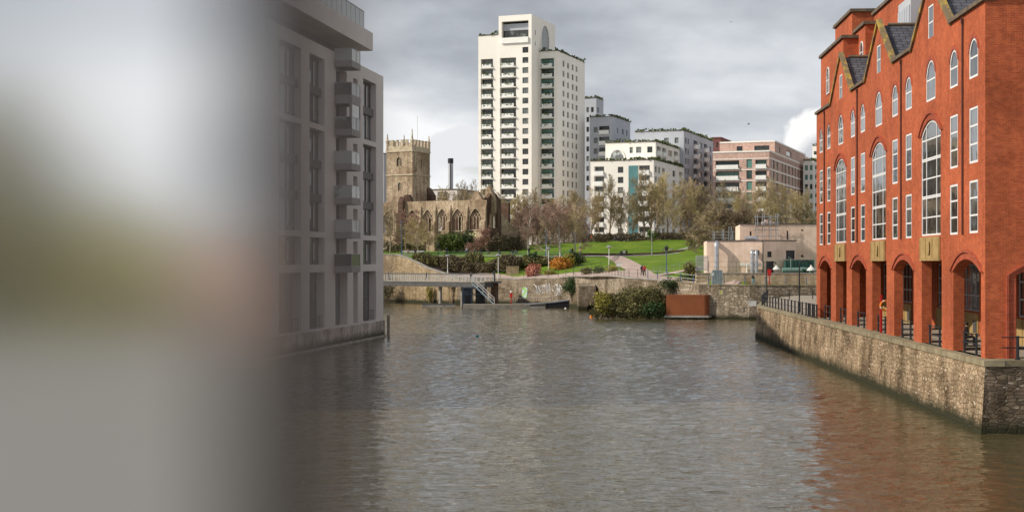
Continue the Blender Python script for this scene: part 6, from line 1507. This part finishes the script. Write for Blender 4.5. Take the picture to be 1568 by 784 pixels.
def plant(k, px, Y, H, label, group=None, z=None, wide=1.0):
    e = lib[k]; kind, H0, bark, twig, root, seed = e
    q = GP(px, Y); q.z = z if z is not None else q.z
    if root is None:
        root = make_tree(nm_[kind], kind, H0, seed, bark, twig, lean=(-.55, 0) if kind == 'weep' else (0, 0), label=label, group=group, rt=.33 if kind == 'weep' else None); e[4] = root
        root.location = q; root.scale = (H / H0 * wide, H / H0 * wide, H / H0); root.rotation_euler.z = 0; return root
    rz = 0 if kind == 'weep' else (px * 2.399) % 6.283
    return dup(root, q, rz, label, (H / H0 * wide, H / H0 * wide, H / H0), group)
G1 = 'bare trees along the top of the lawn'
T = [('tallA', 905, 352, 11.5, 'bare tan tree at the left corner of the low white block'), ('tallB', 933, 347, 15.5, 'tall bare tree in front of the low white block left of its teal panel'), ('tallA', 950, 352, 12.5, 'thin bare tree directly before the teal panel'),
     ('tallB', 987, 350, 16.8, 'tallest bare tree at the right corner of the low white block'), ('tallC', 968, 356, 12.0, 'short ochre bare tree below the teal panel'), ('tallA', 1006, 354, 14.5, 'bare tree just right of the tallest one by the low white block'),
     ('tallC', 1022, 350, 16.2, 'ochre bare tree before the shaded end of the low white block'), ('tallB', 1040, 357, 15.2, 'bare tree between the low white block and the pink brick block'), ('tallC', 1058, 352, 13.0, 'ochre bare tree left of the pink brick block'),
     ('tallA', 1078, 356, 14.0, 'bare tree at the left edge of the pink brick block'), ('tallB', 1112, 350, 14.2, 'bare tree before the wide white balconies of the pink brick block'), ('tallC', 1130, 346, 11.2, 'low ochre bare tree before the pink brick block'),
     ('tallA', 1152, 352, 13.6, 'bare tree before the narrow white balconies of the pink brick block'), ('tallB', 1174, 346, 14.8, 'broad bare tree at the corner of the pink brick block'), ('tallC', 1196, 352, 13.2, 'ochre bare tree before the shaded side of the pink brick block'),
     ('tallA', 1214, 346, 11.4, 'bare tree above the timber clad roof near the scaffold'), ('tallB', 1236, 350, 12.4, 'bare tree closest to the red brick office')]
T += [('tallC', 918, 358, 13.0, 'ochre bare tree before the left balconies of the low white block'), ('roundA', 960, 350, 9.0, 'low rounded bare tree below the teal panel'), ('tallC', 995, 360, 15.0, 'ochre bare tree behind the tallest one'), ('roundB', 1030, 346, 10.0, 'low rounded ochre tree before the shaded end of the low white block'),
      ('tallA', 1050, 362, 15.5, 'tall bare tree in the gap left of the pink brick block'), ('roundA', 1095, 345, 10.5, 'low rounded bare tree before the left corner of the pink brick block'), ('tallA', 1140, 358, 13.0, 'bare tree between the two balcony stacks of the pink brick block'), ('tallB', 1186, 356, 13.5, 'bare tree just right of the pink brick corner'), ('roundB', 1165, 342, 10.5, 'low rounded ochre tree above the scaffold tower'), ('tallC', 1224, 356, 12.5, 'ochre bare tree left of the one closest to the red office')]
for k, px, Y, H, l in T: plant(k, px, Y, H * 1.06, l, G1, wide=.88)
G2 = 'bare trees behind the church and tower block foot'
for k, px, Y, H, l in [('roundA', 668, 392, 15, 'bare tree behind the nave left of the chimney'), ('roundB', 700, 395, 17, 'ochre bare tree behind the nave right of the chimney'), ('tallA', 714, 390, 18.5, 'tallest bare tree behind the nave roofline'), ('tallC', 728, 396, 17, 'ochre bare tree behind the nave gable stubs'),
        ('tallB', 745, 388, 15, 'bare tree behind the church east end'), ('roundA', 770, 380, 14.5, 'bare tree at the left foot of the white tower'), ('tallC', 788, 372, 14.5, 'ochre bare tree before the middle of the white tower'), ('tallA', 806, 378, 14.0, 'bare tree before the recessed corner of the white tower'),
        ('tallB', 824, 372, 15.0, 'bare tree before the right wing of the white tower'), ('tallC', 846, 374, 12.8, 'ochre bare tree at the right foot of the white tower'), ('tallB', 870, 366, 13.5, 'bare tree before the white tower end wall'), ('tallC', 886, 362, 13.5, 'ochre bare tree between the white tower and the low white block')]:
    plant(k, px, Y, H, l, G2)
G3 = 'purple brown birches massed above the lawn'
for k, px, Y, H, l in [('redA', 790, 350, 9.6, 'purple brown birch nearest the church east end'), ('redB', 802, 346, 10.4, 'purple brown birch second from the church'), ('redA', 815, 352, 10.8, 'purple brown birch behind the first white birch'), ('redB', 828, 347, 10.2, 'purple brown birch in the left middle of the mass'),
        ('redA', 840, 352, 11.2, 'tallest purple brown birch of the mass'), ('redB', 852, 346, 10.6, 'purple brown birch right of the tallest'), ('redA', 864, 350, 10.2, 'purple brown birch in the right middle of the mass'), ('redB', 878, 347, 9.8, 'purple brown birch at the right end of the mass')]:
    plant(k, px, Y, H, l, G3, wide=1.15)
G4 = 'white stemmed birches by the upper path'
for k, px, Y, H, l in [('birchA', 808.5, 303, 10.5, 'white stemmed birch standing alone left of the others'), ('birchB', 838, 300, 9.5, 'slim white stemmed birch beside the slim blue column'), ('birchA', 857.5, 299.5, 11.5, 'white stemmed birch in the middle of the path group'), ('birchB', 879, 300.5, 12.3, 'tall white stemmed birch right of the path group'), ('birchA', 888, 304, 9.8, 'brownish birch at the right end of the path group')]:
    plant(k, px, Y, H, l, G4)
for k, px, Y, H, l in [('roundA', 597, 314, 10.5, 'bare tree close to the left apartment block before the church'), ('pinkA', 622, 318, 10, 'pinkish bare tree before the first red lit church window'), ('pinkA', 640, 314, 8.4, 'pinkish bare tree before the second church window'), ('roundB', 640, 307, 8.6, 'pale stemmed bare tree on the grass before the church'), ('roundA', 655, 311, 7.6, 'small bare tree left of the evergreen bush')]:
    plant(k, px, Y, H, l, 'bare trees before the church')
plant('weep', 751, 312, 6.6, 'leaning dark stemmed weeping tree on the lawn edge below the church east end', None, wide=1.25)
for k, px, Y, H, l in [('thickA', 1070, 306, 8.5, 'dark bare thicket at the right end of the lawn'), ('thickB', 1088, 296, 9.0, 'tan bare thicket behind the timber clad building end'), ('thickA', 1105, 300, 9.6, 'dark bare thicket behind the roof scaffold frame'), ('thickA', 1126, 294, 9.6, 'dark bare thicket behind the upper timber wall corner'), ('thickB', 1063, 288, 6.0, 'small tan thicket at the lawn edge'),
        ('thickA', 1150, 300, 9.0, 'dark bare thicket above the upper timber roof'), ('thickB', 1220, 305, 9.0, 'tan thicket above the timber roof near the red office'), ('thickB', 770, 334, 6.5, 'tan thicket between the church east end and the birches'), ('thickA', 1090, 270, 5.6, 'low dark thicket just behind the palisade fence')]:
    plant(k, px, Y, H, l, 'bare thickets on the bank', wide=1.1)

# ================================================================== PEOPLE
def person(label, px, Y, pose, top, legs, face=0.0, hair=(.04, .03, .02), z=None, H=1.74, at=None, bag=None):
    """one continuous skinned figure; colour follows the clothes"""
    k = H / 1.74; Jn = {}
    hz = .92
    if pose in ('stand', 'walk'):
        st = .24 if pose == 'walk' else .03
        J = dict(pelvis=(0, 0, hz), waist=(0, .0, 1.08), chest=(0, .01, 1.32), neck=(0, .0, 1.48), head=(0, -.01, 1.58), top=(0, 0, 1.69),
                 hipL=(.09, 0, .9), kneeL=(.1, -st * .5 - .02, .5), ankL=(.1, -st, .09), toeL=(.11, -st - .17, .03), hipR=(-.09, 0, .9), kneeR=(-.1, st * .35 - .03, .49), ankR=(-.1, st, .11), toeR=(-.11, st - .16, .04),
                 shL=(.18, .01, 1.41), elL=(.25, st * .5 + .02, 1.14), wrL=(.25, st * .4 - .08, .9), haL=(.245, st * .4 - .11, .81), shR=(-.18, .01, 1.41), elR=(-.25, -st * .4 + .02, 1.14), wrR=(-.25, -st * .6 - .07, .9), haR=(-.245, -st * .6 - .1, .81))
    else:
        J = dict(pelvis=(0, .05, .5), waist=(0, .06, .68), chest=(0, .02, .93), neck=(0, -.02, 1.08), head=(0, -.05, 1.18), top=(0, -.04, 1.29),
                 hipL=(.1, .02, .5), kneeL=(.13, -.42, .52), ankL=(.13, -.4, .09), toeL=(.14, -.58, .03), hipR=(-.1, .02, .5), kneeR=(-.13, -.42, .52), ankR=(-.13, -.44, .09), toeR=(-.14, -.62, .03),
                 shL=(.18, .0, 1.01), elL=(.24, -.06, .75), wrL=(.17, -.28, .64), haL=(.14, -.35, .61), shR=(-.18, .0, 1.01), elR=(-.24, -.06, .75), wrR=(-.17, -.28, .64), haR=(-.14, -.35, .61))
    E = [('pelvis', 'waist'), ('waist', 'chest'), ('chest', 'neck'), ('neck', 'head'), ('head', 'top')]
    for s in 'LR': E += [('pelvis', 'hip' + s), ('hip' + s, 'knee' + s), ('knee' + s, 'ank' + s), ('ank' + s, 'toe' + s), ('chest', 'sh' + s), ('sh' + s, 'el' + s), ('el' + s, 'wr' + s), ('wr' + s, 'ha' + s)]
    rad = dict(pelvis=.135, waist=.13, chest=.15, neck=.055, head=.095, top=.07, hip=.1, knee=.068, ank=.05, toe=.04, sh=.075, el=.052, wr=.038, ha=.035)
    names = list(J); me = bpy.data.meshes.new('person'); me.from_pydata([tuple(c * k for c in J[n]) for n in names], [(names.index(a), names.index(b)) for a, b in E], [])
    ob = bpy.data.objects.new('person_src', me); COL.objects.link(ob)
    ob.modifiers.new('skin', 'SKIN'); sd = ob.modifiers.new('sub', 'SUBSURF'); sd.levels = 1; sd.render_levels = 1
    for i, n in enumerate(names):
        r = rad[n if n in rad else n[:-1]] * k; me.skin_vertices[0].data[i].radius = (r, r * (.8 if n in ('chest', 'waist', 'pelvis') else 1)); me.skin_vertices[0].data[i].use_root = n == 'pelvis'
    dg = bpy.context.evaluated_depsgraph_get(); nm2 = bpy.data.meshes.new_from_object(ob.evaluated_get(dg)); bpy.data.objects.remove(ob); nm2.name = 'person'
    for mt in (M['skin'], cloth(top), cloth(legs), M['black']): nm2.materials.append(mt)
    def seg(p, a, b):
        a, b = Vector(J[a]) * k, Vector(J[b]) * k; t = max(0, min(1, (p - a).dot(b - a) / (b - a).length_squared)); return (p - a - (b - a) * t).length
    for f in nm2.polygons:
        c = f.center; best = min(E, key=lambda e: seg(c, *e)); n = best[1]
        f.material_index = 0 if n in ('head', 'top') or n[:2] == 'ha' else (2 if n[:3] in ('hip', 'kne', 'ank') else (3 if n[:3] == 'toe' else 1)); f.use_smooth = True
    q = Vector(at) if at is not None else GP(px, Y, .1)
    if z is not None: q.z = z
    o = bpy.data.objects.new('person', nm2); COL.objects.link(o); o.location = q; o.rotation_euler.z = face; OFF[o.name] = Vector((0, 0, 0)); tag(o, label, 'person')
    hd = Vector(J['head']) * k; m = MB(); m.ball(hd + V(0, .022, .045), .112 * k, 10, (1, 1.0, 1.0)); m.v = [v for v in m.v]
    m.build('hair', cloth(hair), o, smooth=True)
    if bag: m = MB(); m.box(-.16, .16, .13, .28, 1.0, 1.4); m.build('backpack', cloth(bag), o)
    return o
NV, BK, DN, GY = (.02, .025, .05), (.015, .015, .018), (.05, .08, .14), (.12, .12, .12)
person('person in a navy coat walking beside a companion in red', 983, 221.5, 'walk', NV, BK, .2); person('person in a red jacket walking beside a companion in navy', 986.8, 220.5, 'walk', (.5, .05, .05), BK, .1)
person('walking person in a black jacket and teal trousers on the far promenade', 1153.8, 202.3, 'walk', BK, (.03, .2, .27), 1.4, bag=BK)
person('person in a blue jacket on the upper path near the birches', 873, 298, 'walk', (.05, .12, .3), BK, 1.2); person('person in dark clothes next to the one in the blue jacket', 876.5, 299.4, 'stand', BK, BK, .4); person('person in a tan coat beside the right hand birches', 888, 298.5, 'stand', (.38, .26, .17), GY, -.5)
person('person in a white top seated on the low retaining wall', 955.5, 301.2, 'sit', (.65, .65, .62), GY, 0, z=GZ(955, 301.2) + .05); person('person in black seated on the low wall beside the one in white', 959.5, 301.2, 'sit', BK, BK, .2, z=GZ(959, 301.2) + .05)
person('standing person in a pale coat on the grass below the church', 714.8, 305, 'stand', (.45, .40, .42), GY, .3); person('person in a brown coat standing on the grass', 727, 304, 'stand', (.12, .09, .07), BK, -.2); person('person in black sitting hunched on the grass by the path', 737, 303, 'sit', BK, BK, .4)
person('person in dark clothes sitting on the dark bench', 785, 302, 'sit', BK, DN, 0); person('person in grey sitting on the dark bench', 789.5, 302, 'sit', GY, BK, 0); person('person in dark green standing near the leaning tree', 764, 304, 'sit', (.04, .07, .05), BK, .8); 
person('person in black leaning by the lone white birch', 810, 301.8, 'stand', BK, BK, .5); person('person in a tan jacket at the left end of the pale bench', 625, 301, 'sit', (.35, .22, .13), GY, 0); person('person in black sitting on the pale bench', 636, 301, 'sit', BK, BK, 0); person('person in dark blue standing behind the fence by the lantern lamp', 684, 300, 'stand', NV, BK, .2)
person('person in an orange red jacket by the hedge at the lawn top', 906, 342, 'stand', (.55, .12, .05), BK, .2); person('person in dark clothes sitting at the lawn top', 944, 340, 'sit', NV, BK, 0); person('person in black sitting at the lawn top beside another', 948.5, 340, 'sit', BK, BK, .3)
q = FB.pt(FB.s(588.5), 4.63, -1.1); person('person in a grey coat walking on the left end of the footbridge', 0, 0, 'walk', (.12, .1, .12), BK, 1.5, at=q); q = FB.pt(FB.s(645.5), 4.63, -1.3); person('person in black crossing the middle of the footbridge', 0, 0, 'walk', BK, BK, 1.5, at=q); q = FB.pt(FB.s(714), 4.63, -1.3); person('person in dark clothes at the right end of the footbridge', 0, 0, 'stand', BK, BK, .6, at=q)
ps = FRED.s(1431); q = FRED.pt(ps, QZ + .02, -1.7); person('person in black sitting on a bench inside the brick arcade', 0, 0, 'sit', BK, BK, 1.35, at=q)
bo = lthing('bench', 'dark backless bench inside the brick arcade', 'bench', FRED.pt(ps, QZ + .02, -1.62), None, 1.35 + .06)
m = MB(); m.box(-.8, .8, -.12, .28, .36, .41); m.build('seat', 'dkmetal', bo)
for x in (-.65, .65): m = MB(); m.box(x - .04, x + .04, -.1, .26, 0, .36); m.build('leg', 'dkmetal', bo)
# ---- gulls
def gull(label, p, span, perch=False, rz=0.3):
    o = lthing('gull', label, 'bird', p, None, rz); m = MB(); L = span * .42; k = L / .45
    m.tube([(0, -L * .5, .0), (0, -L * .42, .02 * k), (0, -L * .2, 0), (0, .05 * L, -.01 * k), (0, L * .4, 0), (0, L * .58, .01 * k)], [.005 * k, .045 * k, .05 * k, .075 * k, .04 * k, .01 * k], 8); m.build('body', 'gull', o, smooth=True)
    for s in (-1, 1):
        m = MB()
        if perch: m.prism([(s * .07 * k, -.1 * k, .05 * k), (s * .085 * k, .1 * k, .04 * k), (s * .03 * k, .38 * k, .0), (s * .07 * k, .05 * k, -.04 * k)], (s * .02 * k, 0, 0))
        else: m.prism([(0, -.08 * k, .03 * k), (s * span * .22, -.14 * k, .10 * k), (s * span * .5, .05 * k, .02 * k), (s * span * .24, .06 * k, .10 * k), (0, .1 * k, .02 * k)], (0, 0, .015 * k))
        m.build('wing', 'gullwing', o)
    m = MB(); m.tube([(0, -L * .5, .02 * k), (0, -L * .64, .0)], [.018 * k, .004 * k], 5); m.build('beak', 'orange', o)
    if perch:
        for s in (-.03, .03): m = MB(); m.tube([(s * k, 0, -.05 * k), (s * k, .0, -.2 * k)], .008 * k, 5); m.build('leg', 'orange', o)
gull('grey winged gull gliding above the pink brick block', P(1146, 190.5, 190), 1.15, rz=1.2); gull('tiny distant gull high in the grey cloud', P(1119.5, 34.5, 330), 1.1, rz=.4)
gull('gull perched on the pyramid roof of the red brick office', FRED.pt(39.3, 30.2 + .27, -8.7), 1.35, True, 1.2)

# ================================================================== FOREGROUND PANEL ON THE BRIDGE
e0 = Vector((K(416) * .25, .25)); FA = R(35)
pd = Vector((-math.sin(FA), -math.cos(FA))); pn = Vector((math.cos(FA), -math.sin(FA))); FP_ = Fr(e0, pd, pn)
po = thing('polished_panel', 'very blurred polished steel panel close to the lens filling the left of the view', 'panel', FP_.pt(.05, 6.4))
m = MB(); m.fb(FP_, 0, .14, 6.42, 9.4, -.012, 0); m.build('face_sheet', 'panel', po)
m = MB(); bx = K(446) * .25; m.tube([(bx, .25, 6.42), (bx, .25, 9.4)], .0083, 16); m.build('veil_bead', 'panel_veil', po, smooth=True)  # bead added so its blur makes the dark veil beside the panel
m = MB(); m.fb(FP_, -.03, .17, 6.4, 6.42, -.06, .03); m.build('base_plate', 'dkmetal', po)
# near right bank beside the bridge, added out of view for that panel to reflect
m = MB(); m.box(32, 170, -60, 52, -1.5, 4.6); struct(m, 'unseen_bank', 'palepave')
def azp(az, d, z=4.6): return (d * math.sin(R(az)), d * math.cos(R(az)), z)
for az, d, r, mt, sd, lab in [(91.5, 52, (4.6, 4.6, 6.0), 'leaf_olive', 71, 'tall dark leafy tree mass reflected at the far left of the polished panel'), (88.6, 56, (3.6, 3.6, 3.4), 'leaf_sun', 72, 'olive bush reflected left of the middle of the panel'), (85.8, 54, (3.6, 3.6, 3.4), 'leaf_sun', 73, 'green bush reflected in the middle of the panel'), (84.6, 55, (2.0, 2.2, 2.2), 'leaf_olive', 74, 'lower olive bush reflected right of the middle of the panel'), (94.8, 56, (5, 5, 6), 'leaf_olive', 75, 'second tall leafy mass beyond the left edge of the panel reflection')]:
    c = azp(az, d); shrub('unseen_bush', lab, (c[0], c[1], c[2] + r[2] * .75), r, 6500, .5, mt, c[2] - .05, seed=sd)
f_ = Fr(azp(84.2, 58)[:2], (azp(76, 58)[0] - azp(84.2, 58)[0], azp(76, 58)[1] - azp(84.2, 58)[1]), (-1, -.12)); bb = thing('unseen_shed', 'low pinkish brick shed reflected near the right edge of the polished panel', 'shed', f_.pt(3, 4.6))
m = MB(); m.fb(f_, 0, 7.2, 4.4, 8.9, -6, 0); m.build('wall', 'brick_pink', bb); m = MB(); m.fb(f_, -.2, 7.4, 8.9, 9.15, -6.2, .2); m.build('roof', 'trimcoping', bb); m = MB(); m.fb(f_, 2.6, 3.7, 4.6, 6.8, .01, .06); m.build('door', 'dkmetal', bb)
hedge_pts = [azp(a, 50) for a in (82, 85, 88, 91, 94)]
l = MB(); rg = random.Random(77)
for _ in range(5000):
    a = rg.uniform(85, 96); c = azp(a, 50 + rg.uniform(-.8, .8), 4.6 + rg.random() * 1.3); A = rvec(rg) * .3; B = A.cross(rvec(rg)).normalized() * .18; c = Vector(c); l.face([c - A, c + B, c + A, c - B])
tag(l.build('hedge', 'leaf_sun', at=azp(88, 50)), 'low green hedge running along the bank reflected in the panel', 'hedge')

# ================================================================== SKY, SUN, CAMERA
SUN_AZ = Vector((-.978, -.21)).normalized(); SUN_EL = R(36)
w = bpy.data.worlds.new('World'); SC.world = w; w.use_nodes = True; t = w.node_tree; t.nodes.clear()
out = t.nodes.new('ShaderNodeOutputWorld'); bg = t.nodes.new('ShaderNodeBackground'); t.links.new(bg.outputs[0], out.inputs[0])
sk = t.nodes.new('ShaderNodeTexSky'); sk.sky_type = 'NISHITA'; sk.sun_disc = False; sk.sun_elevation = SUN_EL; sk.sun_rotation = math.atan2(SUN_AZ.x, SUN_AZ.y); sk.air_density = 1.2; sk.dust_density = 1.5
SKS = 0.10; SKYX = 0.0
tc = t.nodes.new('ShaderNodeTexCoord'); dirv = tc.outputs['Generated']
sp = N(t, 'ShaderNodeSeparateXYZ', n0=dirv)
zz = N(t, 'ShaderNodeMath', operation='MAXIMUM', n0=sp.outputs[2], n1=0.0).outputs[0]
den = N(t, 'ShaderNodeMath', operation='ADD', n0=zz, n1=0.16).outputs[0]
pl = N(t, 'ShaderNodeVectorMath', operation='SCALE', n0=dirv, i_Scale=N(t, 'ShaderNodeMath', operation='DIVIDE', n0=1.0, n1=den).outputs[0]).outputs[0]
big = N(t, 'ShaderNodeTexNoise', i_Vector=N(t, 'ShaderNodeVectorMath', operation='ADD', n0=pl, n1=(SKYX, 2.3, .0)).outputs[0], i_Scale=.62, i_Detail=7.0, i_Roughness=.5, i_Distortion=.35).outputs['Fac']
sv = N(t, 'ShaderNodeVectorMath', operation='MULTIPLY', n0=dirv, n1=(1, 1, 2.2)).outputs[0]
det = noise_fac(t, N(t, 'ShaderNodeVectorMath', operation='ADD', n0=sv, n1=(4.1, .7, 1.9)).outputs[0], 4.2, 8.0, .55)
f = N(t, 'ShaderNodeMath', operation='MULTIPLY_ADD', n0=det, n1=.55, n2=N(t, 'ShaderNodeMath', operation='MULTIPLY', n0=big, n1=.75).outputs[0]).outputs[0]
# darker cloud base higher up, brighter toward the horizon
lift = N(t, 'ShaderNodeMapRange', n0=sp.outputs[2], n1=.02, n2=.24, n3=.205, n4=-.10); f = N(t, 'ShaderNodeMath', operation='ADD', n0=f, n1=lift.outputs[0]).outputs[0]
hb = N(t, 'ShaderNodeMapRange', n0=sp.outputs[2], n1=.17, n2=.27, n3=0.0, n4=.15); f = N(t, 'ShaderNodeMath', operation='ADD', n0=f, n1=hb.outputs[0]).outputs[0]  # unseen sky above the frame brightened so the water reflects more
zb = N(t, 'ShaderNodeMapRange', n0=sp.outputs[2], n1=.40, n2=.62, n3=0.0, n4=-.24); f = N(t, 'ShaderNodeMath', operation='ADD', n0=f, n1=zb.outputs[0]).outputs[0]  # unseen zenith darkened to hold down the ambient light
k = 1.0 / SKS
cl = ramp(t, f, [(.50, tuple(x * k for x in (.225, .24, .27))), (.60, tuple(x * k for x in (.37, .395, .435))), (.69, tuple(x * k for x in (.54, .57, .61))), (.82, tuple(x * k for x in (.84, .85, .86)))])
blue = ramp(t, noise_fac(t, pl, 1.1, 6.0, .55), [(.66, (0, 0, 0)), (.80, (.55, .55, .55))])
col = mix(t, blue, cl, sk.outputs[0])
# bright cumulus low on the right
def cumulus(col, px, py, rx, ry, c, sc, amt=.5, soft=.86):
    d = Vector((K(px), 1, (HY - py) / F)).normalized(); df = N(t, 'ShaderNodeVectorMath', operation='SUBTRACT', n0=dirv, n1=tuple(d)).outputs[0]
    df = N(t, 'ShaderNodeVectorMath', operation='MULTIPLY', n0=df, n1=(F / rx, 0, F / ry)).outputs[0]; ln = N(t, 'ShaderNodeVectorMath', operation='LENGTH', n0=df).outputs['Value']
    nz = noise_fac(t, dirv, sc, 6.0, .6); a = N(t, 'ShaderNodeMath', operation='MULTIPLY_ADD', n0=nz, n1=-amt * 2, n2=ln).outputs[0]
    m_ = ramp(t, N(t, 'ShaderNodeMath', operation='ADD', n0=a, n1=amt).outputs[0], [(soft, (1, 1, 1)), (1.0, (0, 0, 0))])
    return mix(t, m_, col, c)
W_ = tuple(x * k for x in (.88, .88, .87)); D_ = tuple(x * k for x in (.55, .565, .60))
col = cumulus(col, 1254, 214, 56, 50, W_, 34, .45); col = cumulus(col, 1262, 236, 44, 36, D_, 34, .3, .6)
col = cumulus(col, 700, 225, 60, 32, tuple(x * k for x in (.72, .73, .75)), 22, .7)
sdir = Vector((SUN_AZ.x * math.cos(SUN_EL), SUN_AZ.y * math.cos(SUN_EL), math.sin(SUN_EL)))
dt = N(t, 'ShaderNodeVectorMath', operation='DOT_PRODUCT', n0=dirv, n1=tuple(sdir)).outputs['Value']
gl = N(t, 'ShaderNodeMapRange', n0=dt, n1=.1, n2=1.0, n3=.95, n4=1.45).outputs[0]   # thin cloud glows toward the sun, behind the camera's left
col = N(t, 'ShaderNodeVectorMath', operation='SCALE', n0=col, i_Scale=gl).outputs[0]
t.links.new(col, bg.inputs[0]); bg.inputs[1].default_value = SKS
sl_ = bpy.data.lights.new('sun', 'SUN'); sl_.energy = 3.8; sl_.angle = R(.6); sl_.color = (1, .92, .80); so_ = bpy.data.objects.new('sun', sl_); COL.objects.link(so_)
sd_ = Vector((SUN_AZ.x * math.cos(SUN_EL), SUN_AZ.y * math.cos(SUN_EL), math.sin(SUN_EL))); so_.rotation_euler = sd_.to_track_quat('Z', 'Y').to_euler(); so_.location = (-50, -40, 120)
cam = bpy.data.cameras.new('camera'); co = bpy.data.objects.new('camera', cam); COL.objects.link(co); SC.camera = co
co.location = (0, 0, CZ); co.rotation_euler = (math.pi / 2, 0, 0); cam.lens = 50.0; cam.sensor_width = 36.0 * 1568 / F * 50 / 36.0 if False else 1568 / F * 50.0; cam.shift_y = (HY - 392) / 1568; cam.clip_end = 6000; cam.clip_start = .02
cam.dof.use_dof = True; cam.dof.focus_distance = 125.0; cam.dof.aperture_fstop = 1.75
SC.view_settings.view_transform = 'Standard'; SC.view_settings.look = 'None'; SC.view_settings.exposure = 0.27; SC.view_settings.gamma = 1.0; SC.view_settings.use_curve_mapping = False
SC.render.engine = 'CYCLES'; SC.cycles.max_bounces = 6; SC.cycles.use_denoising = True; SC.cycles.sample_clamp_indirect = 6.0
